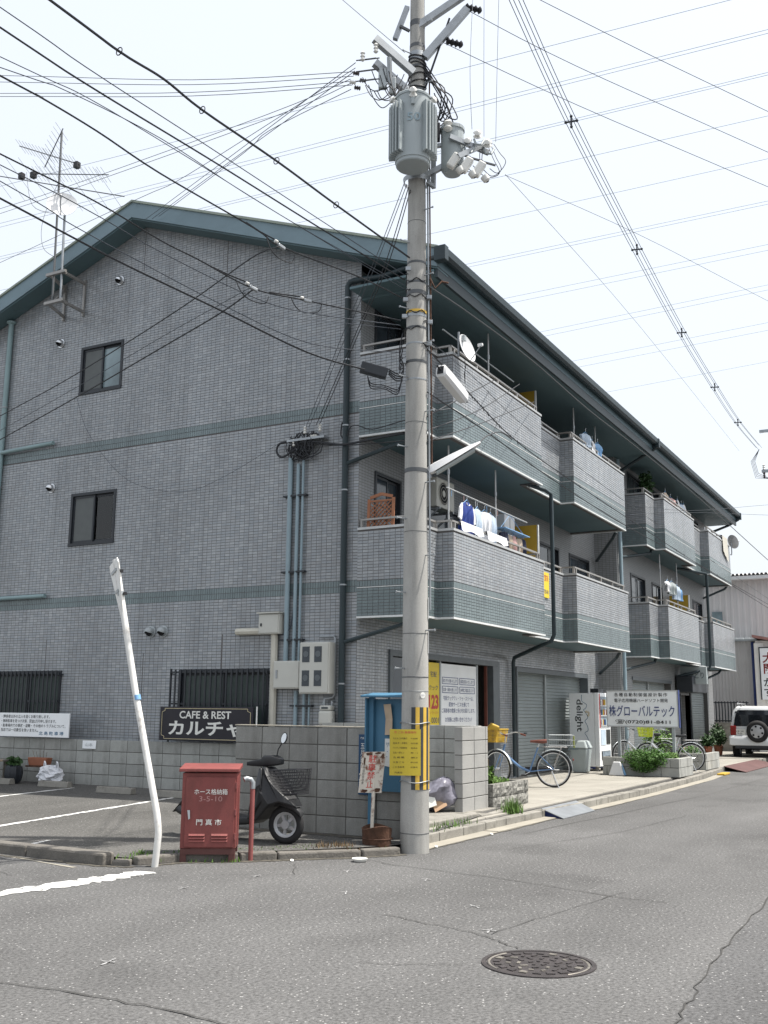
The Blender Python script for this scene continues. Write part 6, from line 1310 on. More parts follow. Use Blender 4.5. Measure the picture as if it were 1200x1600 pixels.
for k in range(4): MB().tube([(10.06, 5.53, 5.40-0.02*k), (10.12, 5.47, 5.36-0.03*k), (10.17, 5.40, 5.33-0.02*k)], 0.008, 5).build('cable_tail', 'cable', CB)
for k in range(3): MB().tube(smooth_path([(9.92, 5.73, 5.31), (9.95, 5.70, 5.22-0.03*k), (10.04, 5.57, 5.20-0.02*k), (10.13, 5.45, 5.16-0.03*k), (10.16, 5.41, 5.28)], 5), 0.006, 5).build('cable_tail', 'cable', CB)

# ------------------------------------------------------------------ overhead wires, each one its own thing
def smooth_path(pts, sub=5):
    P = [Vector(p) for p in pts]
    if len(P) < 3: return P
    out = []
    for i in range(len(P)-1):
        p0 = P[max(i-1, 0)]; p1 = P[i]; p2 = P[i+1]; p3 = P[min(i+2, len(P)-1)]
        for k in range(sub):
            t_ = k/sub; out.append(0.5*((2*p1)+(p2-p0)*t_+(2*p0-5*p1+4*p2-p3)*t_*t_+(3*p1-p0-3*p2+p3)*t_**3))
    return out+[P[-1]]
WL = {'c1': 'thick black cable from the upper left down to the pole, bulged by ties', 'c2': 'black cable second from the top running to the pole', 'c3': 'thin wire of a pair running left above the roof', 'c4': 'thin lower wire of a pair running left above the roof',
      'c5': 'thick wavy cable carrying the upper white splice before the gable', 'c6': 'cable carrying the lower splice cluster before the gable', 'c7': 'thick straight cable ending at the black splice box', 'c8': 'upper branch cable running down left across the gable', 'c9': 'lower branch cable running down left across the gable',
      'c10': 'thin twisted wire strung level across the gable', 'loop': 'slack thin wire hanging in a loop across the gable tiles', 's5': 'single service wire falling left past the roof peak', 's8': 'service wire that sags most towards the roof peak',
      'r12': 'lashed cable sagging along the balconies from the white housing', 'r13': 'thin support wire just above the lashed balcony cable', 'r14': 'straight black cable lowest along the balconies', 'r15': 'cable running along just under the teal eave',
      'r16': 'highest of three thin wires from pole to balcony', 'r17': 'middle of three thin wires from pole to balcony', 'r18': 'lowest of three thin wires from pole to balcony', 'r20': 'upper wire leaving the far balconies to the right', 'r21': 'lower wire leaving the far balconies to the right',
      'h1': 'middle high voltage line leaving the pole top to the right', 'h2': 'lowest high voltage line leaving the pole top to the right', 'h3': 'highest high voltage line in the upper right sky', 't1': 'thin wire dropping steeply right from the switch', 't2': 'thin wire falling gently right from the switch', 'e1': 'thin slack wire just below the straight cable to the splice box', 'e2': 'thin wire sagging under the lower splice cluster', 'e3': 'thin wire running above the second cable from the top', 'e4': 'thin wire crossing low over the upper gable window', 'lf': 'short black feed cable from the street lamp tip to the balcony cable', 'guy': 'stay wire from the upper left to the pole top'}
GRP = {'s1': ('bundle of level low voltage wires leaving the left arm', 'low voltage wires to the left'), 's9': ('pair of low voltage wires passing behind the antenna', 'low voltage wires past the antenna'), 's6': ('paired service wire from the left arm to the roof peak', 'service wires to the roof peak'),
       'd1': ('drop wire slanting from the pole down to the gable wall', 'drop wires to the gable wall'), 'j1': ('vertical jumper wire above the switch', 'jumper wires above the switch'), 'x': ('distant transmission line crossing the pale sky', 'transmission lines across the sky')}
ULB = {'s1': 'topmost of four level low voltage wires leaving the left arm', 's2': 'second from top of four level wires leaving the left arm', 's3': 'third from top of four level wires leaving the left arm', 's4': 'lowest of four level wires leaving the left arm',
       's9': 'upper of the two wires passing behind the antenna', 's10': 'lower of the two wires passing behind the antenna', 's6': 'left of two straight service wires to the roof peak', 's7': 'right of two straight service wires to the roof peak',
       'd1': 'leftmost of four drop wires slanting to the gable wall', 'd2': 'second from left of four drop wires to the gable wall', 'd3': 'third from left of four drop wires to the gable wall', 'd4': 'rightmost of four drop wires slanting to the gable wall',
       'j1': 'left vertical jumper wire above the switch', 'j2': 'middle vertical jumper wire above the switch', 'j3': 'right vertical jumper wire above the switch'}
gmap = {'s2': 's1', 's3': 's1', 's4': 's1', 's10': 's9', 's7': 's6', 'd2': 'd1', 'd3': 'd1', 'd4': 'd1', 'j2': 'j1', 'j3': 'j1'}
for nm, r_, pts in WIRES:
    k = 'x' if nm[0] == 'x' else gmap.get(nm, nm)
    far = nm[0] == 'x'; r_ = {'r16': 0.012, 'r17': 0.010, 'r18': 0.010, 'r15': 0.014}.get(nm, r_)
    o = MB().tube(smooth_path(pts), r_*(1.1 if far else 0.72), 5).build('transmission_line' if far else 'overhead_cable' if r_ >= 0.009 else 'overhead_wire', 'wirefar' if far else 'band' if nm == 'r15' else ('cable' if r_ >= 0.009 else 'wire'), smooth=True)  # eave cable is grey, not black: its sunlit tone is put into the colour
    if far:
        tag(o, '%s transmission line counted down the right edge of the sky' % ('topmost', 'second', 'third', 'fourth', 'fifth', 'sixth', 'seventh', 'eighth', 'ninth', 'tenth', 'eleventh', 'twelfth', 'thirteenth', 'fourteenth', 'fifteenth', 'lowest')[int(nm[1:])], 'wire', GRP['x'][1])
    elif k in GRP: tag(o, ULB.get(nm, GRP[k][0]), 'wire', GRP[k][1])
    else: tag(o, WL[nm], 'cable' if r_ >= 0.009 else 'wire')
WD = {n_: p for n_, r_, p in WIRES}
def on_path(nm, t_):
    P = [Vector(p) for p in WD[nm]]; k = t_*(len(P)-1); i = min(int(k), len(P)-2); return P[i]+(P[i+1]-P[i])*(k-i), (P[i+1]-P[i]).normalized()
for nm, t_, lab in (('c5', 2/8, 'white cable splice clamp on the upper wavy cable'), ('c6', 2/7, 'white splice clamp cluster where the lower branch leaves'), ('c6', 1/7, 'white splice clamp nearest the downpipe')):
    p, d = on_path(nm, t_); t = thing('splice_clamp', lab, 'cable clamp', tuple(p)); s_ = d.cross(Z).normalized()
    MB().obox(p, (0.10, 0.035, 0.035), d, s_).build('clamp_body', 'galv', t, bevel=0.008); MB().tube(smooth_path([p-d*0.2, p-d*0.15-Z*0.1, p-Z*0.14+d*0.04, p+d*0.15-Z*0.1, p+d*0.22], 5), 0.006, 5).build('jumper_loop', 'cable', t)
    MB().tube([p+d*0.1+Z*0.03, p+d*0.3+Z*0.02+s_*0.02, p+d*0.5], 0.008, 5).build('jumper_loop', 'cable', t); MB().lathe([(0.001, 0), (0.018, 0.008), (0.018, 0.04), (0.001, 0.048)], p+d*0.05+Z*0.02, tuple(d), 8).build('ceramic_knob', 'porc', t)
for k in (1, 2, 3, 5):
    p, d = on_path('c1', k/7); MB().tube([p+Vector((0, 0, 0.035*math.cos(q)))+d.cross(Z)*0.035*math.sin(q) for q in [2*math.pi*i/10 for i in range(10)]], 0.005, 5, closed=True).build('cable_ring', 'cable', label='%s small tie ring on the thick upper cable' % {1: 'the one nearest the roof edge,', 2: 'second from the pole,', 3: 'third from the pole,', 5: 'farthest upper left,'}[k], cat='cable ring', group='tie rings on the upper cable')
# lashing bumps on the balcony cable, as parts of one helper thing
lash = thing('cable_lashing', 'row of wire ties holding the cable along the balconies', 'cable ties', WD['r12'][1])
P = smooth_path(WD['r12'], 40)
i = 28
while i < 230:
    i += rn.choice((3, 5, 7, 9, 11))
    if i < len(P)-1:
        p = P[i]; h_ = rn.uniform(0.3, 1.0); MB().tube([p+Z*0.025*h_, p-Z*0.015, p-Z*0.035*h_+Vector((rn.uniform(-0.03, 0.03), 0, 0))], 0.005, 4).build('wire_tie', 'cable', lash)
# spaced four-wire line with cross shaped spacers
Q = [(10.96, 4.23, 10.4), (13.37, 4.32, 10.02), (17.35, 4.45, 9.69), (21.35, 4.59, 9.48), (25.5, 4.74, 9.47), (29.31, 4.87, 9.54), (34.6, 5.13, 10.05)]
QT = thing('spaced_cable_line', 'four parallel wires with cross-shaped spacers along the street', 'power line', Q[1])
sp_ = 0.085
for k, (dy, dz) in enumerate(((0, 1), (1, 0.1), (0, -1), (-1, -0.1))):
    pts = [Vector(p)+Vector((0, dy*sp_, dz*sp_)) for p in [(8.5, 4.15, 10.9)]+Q]; MB().tube(smooth_path(pts), 0.0055, 5).build('line_wire', 'wire', QT)
for p in Q[1:6]:
    p = Vector(p); mb = MB()
    for dy, dz in ((0, 1), (1, 0.1), (0, -1), (-1, -0.1)): mb.bar(p, p+Vector((0, dy*sp_, dz*sp_)), 0.022, 0.02); mb.ball(p+Vector((0, dy*sp_, dz*sp_)), 0.024, 8)
    mb.build('spacer', 'frame', QT)
P2 = thing('utility_pole', 'far concrete utility pole whose arm tip shows at the right edge', 'utility pole', (34.8, 4.5, 0))
MB().tube([(34.8, 4.5, 0), (34.8, 4.5, 12)], [0.16, 0.09], 16).build('shaft', 'pole', P2, smooth=True)
for z in (9.25, 10.6): MB().box(34.76, 34.84, 3.9, 5.12, z, z+0.09).build('crossarm', 'galv', P2)
for y in (4.0, 4.3, 4.75, 5.05): insul((34.8, y, 9.34), (0, 0, 1), 0.05, 0.2, 3, 'porc', P2)
for y in (4.8, 5.05):
    insul((34.8, y, 9.25), (0, 0, -1), 0.045, 0.2, 3, 'brownp', P2)
for k in range(4): MB().tube([(34.6, 5.13, 10.0), (34.55, 5.28+0.04*k, 9.6), (34.6, 5.2+0.03*k, 9.2-0.05*k), (34.7, 4.85, 9.0), (34.75, 4.6, 9.1)], 0.007, 5).build('jumper_loop', 'cable', P2, smooth=True)

# ------------------------------------------------------------------ service entrance tangle on the gable
ST = thing('service_entrance', 'tangle of black cables and insulators above the grey conduits', 'cable fitting', (XG-0.1, 9.5, 5.9))
for y, z in ((9.40, 6.17), (9.10, 6.18), (9.62, 5.98), (9.28, 6.12)): insul((XG-0.13, y, z-0.08), (0, 0, 1) if y != 9.28 else (0, -1, 0), 0.035, 0.14, 3, 'porc', ST)
MB().box(XG-0.16, XG-0.01, 9.0, 9.75, 5.98, 6.02).build('bracket', 'galv', ST)
for i in range(16):
    y = 9.1+0.65*rn.random(); P = [Vector((XG-0.12, y, 6.05+0.1*rn.random()))]
    ang = rn.uniform(0, 6); rr = rn.uniform(0.06, 0.17); c = Vector((XG-0.13+rn.uniform(-0.03, 0.03), y+rn.uniform(-0.1, 0.15), 5.92-0.1*rn.random()))
    for k in range(10): q = ang+0.62*k; P.append(c+Vector((rn.uniform(-0.015, 0.015), rr*math.cos(q), rr*math.sin(q)*1.2)))
    P.append(Vector((XG-0.06, (9.72, 9.56, 9.46)[i % 3], 5.66))); MB().tube(smooth_path(P, 3), 0.010 if i % 2 else 0.007, 5).build('slack_cable', 'cable', ST)
MB().tube(smooth_path([(XG-0.12, 9.75, 6.0), (XG-0.12, 9.93, 5.98), (XG-0.12, 9.98, 5.85), (XG-0.12, 9.88, 5.74), (XG-0.12, 9.7, 5.8), (XG-0.12, 9.55, 5.95), (XG-0.13, 9.2, 5.93), (XG-0.16, 8.9, 5.86), (XG-0.18, 8.55, 5.80), (14.25, 7.9, 5.88), (14.35, 7.5, 5.93)], 4), 0.02, 6).build('thick_cable', 'cable', ST, smooth=True)
MB().tube(smooth_path([(XG-0.12, 9.5, 5.97), (XG-0.14, 9.0, 5.85), (XG-0.18, 8.5, 5.78), (14.0, 7.6, 5.70), (13.5, 7.0, 5.55)], 4), 0.008, 5).build('thin_cable', 'cable', ST)
MB().tube(smooth_path([(XG-0.07, 8.70, 6.22), (XG-0.07, 8.72, 6.0), (XG-0.09, 8.62, 5.92)], 4), 0.012, 6).build('thin_cable', 'cable', ST); MB().tube(smooth_path([(XG-0.13, 8.56, 5.95), (XG-0.13, 8.50, 6.10), (XG-0.1, 8.38, 6.12), (14.2, 8.1, 6.02), (14.2, 7.6, 6.08), (14.2, 7.0, 6.15)], 4), 0.009, 5).build('thin_cable', 'cable', ST)

# ------------------------------------------------------------------ antenna and dish on the gable
AN = thing('tv_antenna', 'cluster of comb-like television aerials on a mast above the gable', 'antenna', (13.6, 15.08, 9.2))
MB().tube([(13.6, 15.06, 9.35), (13.6, 15.15, 13.05)], 0.022, 8).build('mast', 'antenna', AN, smooth=True)
for (y0, z0, y1, z1, n_, L) in ((16.35, 13.05, 14.55, 12.15, 18, 0.16), (15.9, 12.3, 13.75, 11.72, 20, 0.17), (17.2, 12.62, 13.3, 11.15, 9, 0.55), (15.55, 12.35, 15.1, 13.1, 9, 0.2)):
    a = Vector((13.58, y0, z0)); b = Vector((13.58, y1, z1)); MB().tube([a, b], 0.011, 6).build('boom', 'antenna', AN)
    for i in range(n_):
        p = a+(b-a)*((i+0.3)/n_); MB().tube([p-X*L*0.9+Z*L*0.55, p+X*L*0.9-Z*L*0.55], 0.004, 4).build('element', 'antenna', AN)
for y, z in ((14.62, 12.15), (15.85, 12.25), (16.2, 12.32)): MB().box(13.52, 13.62, y-0.05, y+0.05, z-0.06, z+0.06).build('dipole_box', 'blackp', AN)
MB().tube(smooth_path([(13.6, 15.1, 12.0), (13.6, 15.5, 11.2), (13.6, 15.45, 10.6), (13.6, 15.1, 10.3)], 5), 0.005, 4).build('coax', 'cable', AN); MB().tube(smooth_path([(13.6, 16.1, 12.4), (13.6, 15.85, 11.6), (13.6, 15.2, 11.25)], 5), 0.005, 4).build('coax', 'cable', AN)
DS = thing('satellite_dish', 'round white satellite dish on its own mast at the gable', 'satellite dish', (13.55, 14.9, 9.2))
MB().tube([(13.6, 14.84, 9.3), (13.6, 14.90, 11.35)], 0.024, 8).build('mast', 'galv', DS, smooth=True)
dn = Vector((-0.72, -0.62, 0.30)).normalized()
def dishpart(par, c, dn, r, m='dish'):
    o = MB().lathe([(0.001, -0.065), (r*0.4, -0.056), (r*0.75, -0.03), (r*0.96, -0.004), (r, 0.0), (r*0.99, 0.006), (r*0.74, -0.02), (r*0.4, -0.046), (0.001, -0.055)], c, tuple(dn), 32).build('reflector', m, par, smooth=True)
    c = Vector(c); lo = (-Z+dn*0.4*0).normalized(); e = (Z-dn*Z.dot(dn)).normalized(); f = c-e*r*0.95; h = c+dn*r*1.05-e*r*0.25
    MB().tube([f, h], 0.010, 6).build('feed_arm', 'galv', par); MB().obox(h+(c-h)*0.08, (0.09, 0.05, 0.05), (c-h), (c-h).cross(Z)).build('feed_horn', m, par, bevel=0.01); return o
dishpart(DS, (13.5, 14.88, 11.34), dn, 0.30)
BK = thing('mast_bracket', 'rusty steel frame bracket holding the masts to the gable', 'bracket', (13.95, 15.0, 9.1))
for z in (9.32, 9.92):
    MB().bar((13.58, 15.16, z), (XG-0.02, 15.45, z+0.02), 0.05, 0.05).build('bracket_bar', 'rail', BK); MB().bar((13.58, 14.80, z), (XG-0.02, 14.9, z+0.02), 0.05, 0.05).build('bracket_bar', 'rail', BK); MB().bar((13.57, 14.72, z+0.001), (13.57, 15.24, z+0.001), 0.055, 0.055).build('bracket_bar', 'rail', BK)
for y in (15.45, 14.9): MB().bar((XG-0.035, y, 9.25), (XG-0.035, y, 10.02), 0.05, 0.04).build('bracket_bar', 'rail', BK)
MB().bar((13.7, 15.2, 9.36), (XG-0.06, 15.42, 9.9), 0.04, 0.04).build('bracket_bar', 'rail', BK)
DS2 = thing('satellite_dish', 'white satellite dish turned edge-on at the third floor balcony corner', 'satellite dish', (15.2, 6.9, 7.4))
MB().tube([(15.05, 6.93, 7.35), (15.05, 6.93, 7.78)], 0.022, 8).build('mast', 'galv', DS2); dishpart(DS2, (15.12, 6.80, 7.50), Vector((-0.08, -0.95, 0.24)).normalized(), 0.25)
MB().obox((15.07, 6.86, 7.66), (0.08, 0.1, 0.1)).build('mount', 'steel', DS2, bevel=0.01); MB().tube([(15.3, 6.9, 7.3), (15.25, 6.92, 7.1), (15.3, 6.93, 6.95), (15.35, 6.95, 7.4)], 0.006, 5).build('coax', 'cable', DS2)
DS3 = thing('satellite_dish', 'small satellite dish on the far end balcony', 'satellite dish', (38.3, 6.8, 7.0))
MB().tube([(38.0, 6.9, 7.1), (38.35, 6.85, 7.12), (38.4, 6.85, 7.2), (38.4, 6.85, 7.6)], 0.02, 6).build('mast', 'galv', DS3); dishpart(DS3, (38.5, 6.8, 7.62), Vector((0.75, -0.55, 0.34)).normalized(), 0.26)

# ------------------------------------------------------------------ things on the balconies
def ac_unit(x, y, z, w, label, brk=True):
    t = thing('air_conditioner', label, 'air conditioner', (x+w/2, y+0.14, z))
    MB().box(x, x+w, y, y+0.28, z, z+0.54).build('casing', 'acwhite', t, bevel=0.015)
    MB().lathe([(0.001, 0.0), (0.20, 0.0)], (x+w*0.38, y-0.002, z+0.27), (0, -1, 0), 26).build('fan_opening', 'dark', t)
    for r in (0.06, 0.12, 0.18, 0.205): MB().tube([(x+w*0.38+r*math.cos(q), y-0.008, z+0.27+r*math.sin(q)) for q in [2*math.pi*i/24 for i in range(24)]], 0.005, 4, closed=True).build('guard_ring', 'acwhite', t)
    MB().lathe([(0.001, 0.008), (0.055, 0.008), (0.06, 0.0)], (x+w*0.38, y-0.004, z+0.27), (0, -1, 0), 18).build('fan_hub', 'acwhite', t)
    if brk:
        for a in (x+0.08, x+w-0.1): MB().box(a, a+0.035, y-0.02, YW-0.01, z-0.04, z-0.001).build('bracket', 'galv', t); MB().bar((a+0.017, y+0.02, z-0.04), (a+0.017, YW-0.02, z-0.35), 0.03, 0.03).build('bracket', 'galv', t)
    return t
ac_unit(16.3, 7.95, 5.10, 0.75, 'beige air conditioner hung above the second floor balcony'); ac_unit(29.9, 7.35, 3.12, 0.75, 'air conditioner on the far second floor balcony', False)
LT = thing('lattice_panel', 'brown wooden lattice panel leaning on the balcony rail', 'lattice', (14.42, 8.02, 4.42))
lo = Vector((14.40, 8.27, 4.40)); lu = Vector((0.02, -1, 0)).normalized(); lv = Vector((0.05, 0, 1)).normalized(); ln = lu.cross(lv)
def lbar(a, b, w, name='frame_bar', k=0.0): return MB().bar(lo+lu*a[0]+lv*a[1]+ln*k, lo+lu*b[0]+lv*b[1]+ln*k, w, 0.02, upv=ln).build(name, 'lattice', LT)
lbar((0, 0), (0, 0.50), 0.05); lbar((0.45, 0), (0.45, 0.50), 0.05); lbar((0.02, 0.52), (0.225, 0.575), 0.05); lbar((0.225, 0.575), (0.43, 0.52), 0.05); lbar((0.03, 0.02), (0.42, 0.02), 0.04, k=0.002)
lbar((0.026, 0.46), (0.424, 0.46), 0.03, k=0.002)
for k in range(-3, 7):
    for s in (1, -1):
        a0, b0 = 0.075*k, 0.04; pts = [(a0+0.4*t_*1.0, b0+0.4*t_) for t_ in (0, 1)]
        if s < 0: pts = [(0.45-p[0], p[1]) for p in pts]
        (xa, za), (xb, zb) = pts; tt = [t_ for t_ in [i/40 for i in range(41)] if 0.03 <= xa+(xb-xa)*t_ <= 0.42]
        if len(tt) > 5: lbar((xa+(xb-xa)*tt[0], za+(zb-za)*tt[0]), (xa+(xb-xa)*tt[-1], za+(zb-za)*tt[-1]), 0.014, 'lattice_slat', 0.004*s-0.004)
def partition(x, y0, z0, z1, label, w=1.05):
    t = MB().box(x, x+0.03, y0, y0+w, z0, z1).build('balcony_partition', 'partition', label=label, cat='partition'); MB().box(x-0.006, x+0.036, y0-0.03, y0-0.001, z0, z1).build('frame_edge', 'lip', t); return t
partition(19.95, 7.42, 3.12, 5.30, 'yellow partition board on the second floor balcony', 0.95); partition(19.95, 7.42, 6.12, 8.2, 'yellow partition board on the third floor balcony', 0.95)
partition(32.6, 7.2, 3.12, 5.1, 'yellow partition board on the far second floor balcony', 0.58); partition(32.6, 7.2, 6.12, 7.95, 'brown partition board on the far third floor balcony', 0.58)
CBT = MB().box(19.0, 19.55, 7.75, 8.3, 3.12, 5.40).build('balcony_cabinet', 'dish', label='tall white cabinet behind the laundry on the balcony', cat='cabinet', bevel=0.01); MB().box(19.27, 19.285, 7.744, 7.749, 3.2, 5.35).build('door_gap', 'framemid', CBT)
# laundry frame and clothes
def lpole(x, y, z0, z1, lab): 
    t = MB().tube([(x, y, z0), (x, y, z1)], 0.016, 8).build('laundry_pole', 'cap', label=lab, cat='pole', group='upright laundry poles'); MB().tube([(x, y, z1-0.5), (x, y, z1-0.42)], 0.026, 8).build('pole_clamp', 'galv', t); return t
lpole(15.38, 7.28, 4.2, 5.92, 'upright laundry pole nearest the street lamp'); lpole(17.42, 7.28, 4.2, 5.92, 'upright laundry pole right of the blue shirt'); lpole(29.2, 7.2, 4.2, 5.92, 'left upright laundry pole on the far second floor balcony'); lpole(31.2, 7.2, 4.2, 5.92, 'right upright laundry pole on the far second floor balcony')
lpole(16.72, 7.1, 7.2, 8.34, 'dark upright pole below the eave on the third floor'); lpole(22.0, 7.25, 7.2, 8.34, 'upright pole at the middle of the third floor'); lpole(23.6, 7.25, 7.2, 8.3, 'upright pole at the right of the third floor balcony')
rod_ = MB().tube([(15.3, 7.28, 5.18), (19.0, 7.28, 5.18)], 0.014, 8).build('laundry_rod', 'cap', label='horizontal laundry rod on the second floor balcony', cat='rod')
MB().tube([(15.0, 7.2, 7.86), (18.2, 7.2, 7.86)], 0.014, 8).build('laundry_rod', 'steel', label='horizontal laundry rod below the eave on the third floor', cat='rod')
def shirt(x, z, w, h, m, label, sleeves=None, yy=7.28, coll=None):
    t = thing('hanging_shirt', label, 'laundry', (x, yy, z-h), rz=random.uniform(-0.5, 0.1))
    V = []; F = []; nx, nz = 10, 8
    for j in range(nz+1):
        for i in range(nx+1):
            a = (i/nx-0.5); b = j/nz; sh = 0.06*(abs(a)*2)**2*w*2 if j == nz else 0.05*(abs(a)*2)**2*b
            V.append((a*w, 0.035*math.sin(a*17+x*3+b)*(1.15-b)+0.012*math.sin(b*7), h*b-sh))
    for j in range(nz):
        for i in range(nx): q = j*(nx+1)+i; F.append((q, q+1, q+nx+2, q+nx+1))
    n = len(V); V += [(x_, y_+0.05, z_) for x_, y_, z_ in V]; F += [tuple(reversed([k+n for k in f])) for f in F]
    MB(True).add(V, F).build('cloth', m, t, smooth=True)
    if sleeves:
        for s in (-1, 1): MB(True).prism([(0, 0), (0.10, -0.10), (0.15, -0.28), (0.05, -0.31), (-0.02, -0.14)] if s > 0 else [(0, 0), (0.02, -0.14), (-0.05, -0.31), (-0.15, -0.28), (-0.10, -0.10)][::1], (s*w/2, 0.035, h-0.04), X, Z, 0.03).build('sleeve', sleeves, t)
    if coll: MB(True).tube([(0.07*math.cos(q), 0.0, h-0.02+0.035*math.sin(q)) for q in [math.pi+math.pi*i/8 for i in range(9)]], 0.010, 5).build('collar', coll, t)
    MB(True).tube([(-w*0.42, 0.025, h-0.05), (0, 0.025, h+0.05), (w*0.42, 0.025, h-0.05)], 0.006, 5).build('hanger', 'hangblue', t); MB(True).tube([(0, 0.025, h+0.05), (0, 0.025, h+0.10), (0.02, 0.025, h+0.13)], 0.004, 5).build('hanger_hook', 'chrome', t)
    return t
shirt(15.92, 5.02, 0.46, 0.56, 'clothblue', 'dark blue shirt with white sleeves hanging on the balcony', 'clothwhite', 7.16, 'clothwhite')
shirt(16.45, 5.0, 0.36, 0.60, 'clothlight', 'pale blue shirt hanging second from the blue shirt', 'clothwhite', 7.2); shirt(16.75, 5.0, 0.30, 0.62, 'clothwhite', 'white shirt hanging in the middle of the laundry', None, 7.2); shirt(17.08, 5.0, 0.30, 0.66, 'clothlight', 'pale striped shirt hanging left of the upright pole', None, 7.22)
for i, (x, m_, l_) in enumerate(((17.65, 'clothnavy', 'small navy garment on the peg hanger'), (17.9, 'clothtan', 'small tan garment on the peg hanger'), (18.15, 'clothpink', 'small pink garment on the peg hanger'), (18.4, 'clothtan', 'beige garment right of the pink one on the peg hanger'), (18.62, 'clothnavy', 'dark garment at the right end of the peg hanger'))): shirt(x, 4.78-0.02*(i % 2), 0.2, 0.48, m_, l_, None, 7.2)
PH = thing('peg_hanger', 'pale blue peg hanger frame over the small garments', 'hanger', (18.1, 7.22, 4.8)); MB().box(17.5, 18.75, 7.12, 7.34, 4.83, 4.845).build('frame', 'hangblue', PH); 
for x in (17.52, 18.73): MB().tube([(x, 7.22, 4.85), (18.1, 7.28, 5.18)], 0.004, 4).build('cord', 'hangblue', PH)
for i in range(6): MB().tube([(15.5+0.5*i, 7.28, 5.19), (15.5+0.5*i, 7.28, 5.06)], 0.006, 4).build('laundry_hook', ('hangblue', 'clothpink', 'lip')[i % 3], label='%s laundry hook, %s on the balcony rod' % (('blue', 'pink', 'white')[i % 3], 'left half' if i < 3 else 'right half'), cat='hook', group='laundry hooks')
for x0, x1 in ((15.3, 16.2), (16.4, 17.3)): 
    V = []; F = []
    for i in range(11):
        x = x0+(x1-x0)*i/10; y = 7.03+0.008*math.sin(i*1.7)
        V += [(x, 7.10, 4.575), (x, 7.02, 4.59), (x, y-0.035, 4.44-0.02*math.sin(i))]
    for i in range(10): b = 3*i; F += [(b, b+1, b+4, b+3), (b+1, b+2, b+5, b+4)]
    MB().add(V, F).build('airing_towel', 'clothwhite', label='white towel over the rail below the blue shirt' if x0 < 16 else 'white towel over the rail right of the first towel', cat='towel', smooth=True)
for x, z, w, h, m_, l_ in ((22.3, 7.78, 0.4, 0.30, 'clothlight', 'pale blue clothes on the third floor balcony'), (22.8, 7.72, 0.3, 0.26, 'clothwhite', 'white clothes on the third floor balcony'), (30.3, 7.75, 0.4, 0.30, 'clothpink', 'pink clothes on the far third floor balcony'), (31.2, 7.85, 0.4, 0.40, 'clothwhite', 'white sheet at the middle of the far third floor balcony'), (31.7, 7.8, 0.4, 0.40, 'clothlight', 'pale sheet right on the far third floor balcony'), (30.0, 5.2, 0.4, 0.35, 'bin', 'grey cloth on the far second floor balcony'), (30.6, 5.15, 0.4, 0.4, 'clothlight', 'pale cloth on the far second floor balcony'), (29.5, 5.18, 0.35, 0.3, 'clothwhite', 'white cloth by the left far laundry pole'), (30.95, 5.1, 0.3, 0.35, 'hangblue', 'blue cloth by the right far laundry pole'), (29.7, 7.8, 0.4, 0.3, 'clothtan', 'tan garment left on the far third floor balcony'), (32.0, 7.85, 0.35, 0.45, 'clothwhite', 'white towel at the right end of the far third floor washing'), (23.2, 7.75, 0.35, 0.28, 'hangblue', 'blue garment on the third floor balcony nearest the recess')): shirt(x, z, w, h, m_, l_, None, 7.05)
BL2 = MB(); V = []; F = []
for i in range(9):
    x = 36.6+0.9*i/8; V += [(x, 6.93, 7.60), (x, 6.82, 7.58), (x, 6.80-0.01*math.sin(i*2), 7.0-0.3*(i/8))]
for i in range(8): b = 3*i; F += [(b, b+1, b+4, b+3), (b+1, b+2, b+5, b+4)]
BL2.add(V, F).build('airing_blanket', 'beige', label='pale blanket hung over the far end parapet', cat='blanket', smooth=True)
PF = thing('balcony_plant', 'dark leafy plant on the far third floor balcony', 'plant', (28.7, 7.35, 6.1)); leaves((28.7, 7.35, 7.9), (0.5, 0.22, 0.4), 500, 0.07, 'leafdark', 'foliage', PF, seedv=21); MB().tube([(28.7, 7.35, 6.4), (28.7, 7.35, 7.8)], 0.02, 5).build('stem', 'wood', PF); MB().lathe([(0.12, 0), (0.17, 0.3), (0.001, 0.28)], (28.7, 7.35, 6.11), n=14).build('pot', 'terra', PF)
NS = MB().box(19.75, 20.15, 7.255, 7.27, 3.78, 4.30).build('balcony_notice', 'signyellow', label='small yellow notice on the second floor parapet', cat='sign'); text('空室有', (19.8, 7.255, 4.12), X, Z, 0.3, 0.13, 'redpaint', NS); text('0720-81', (19.8, 7.255, 3.86), X, Z, 0.3, 0.08, 'navy', NS)
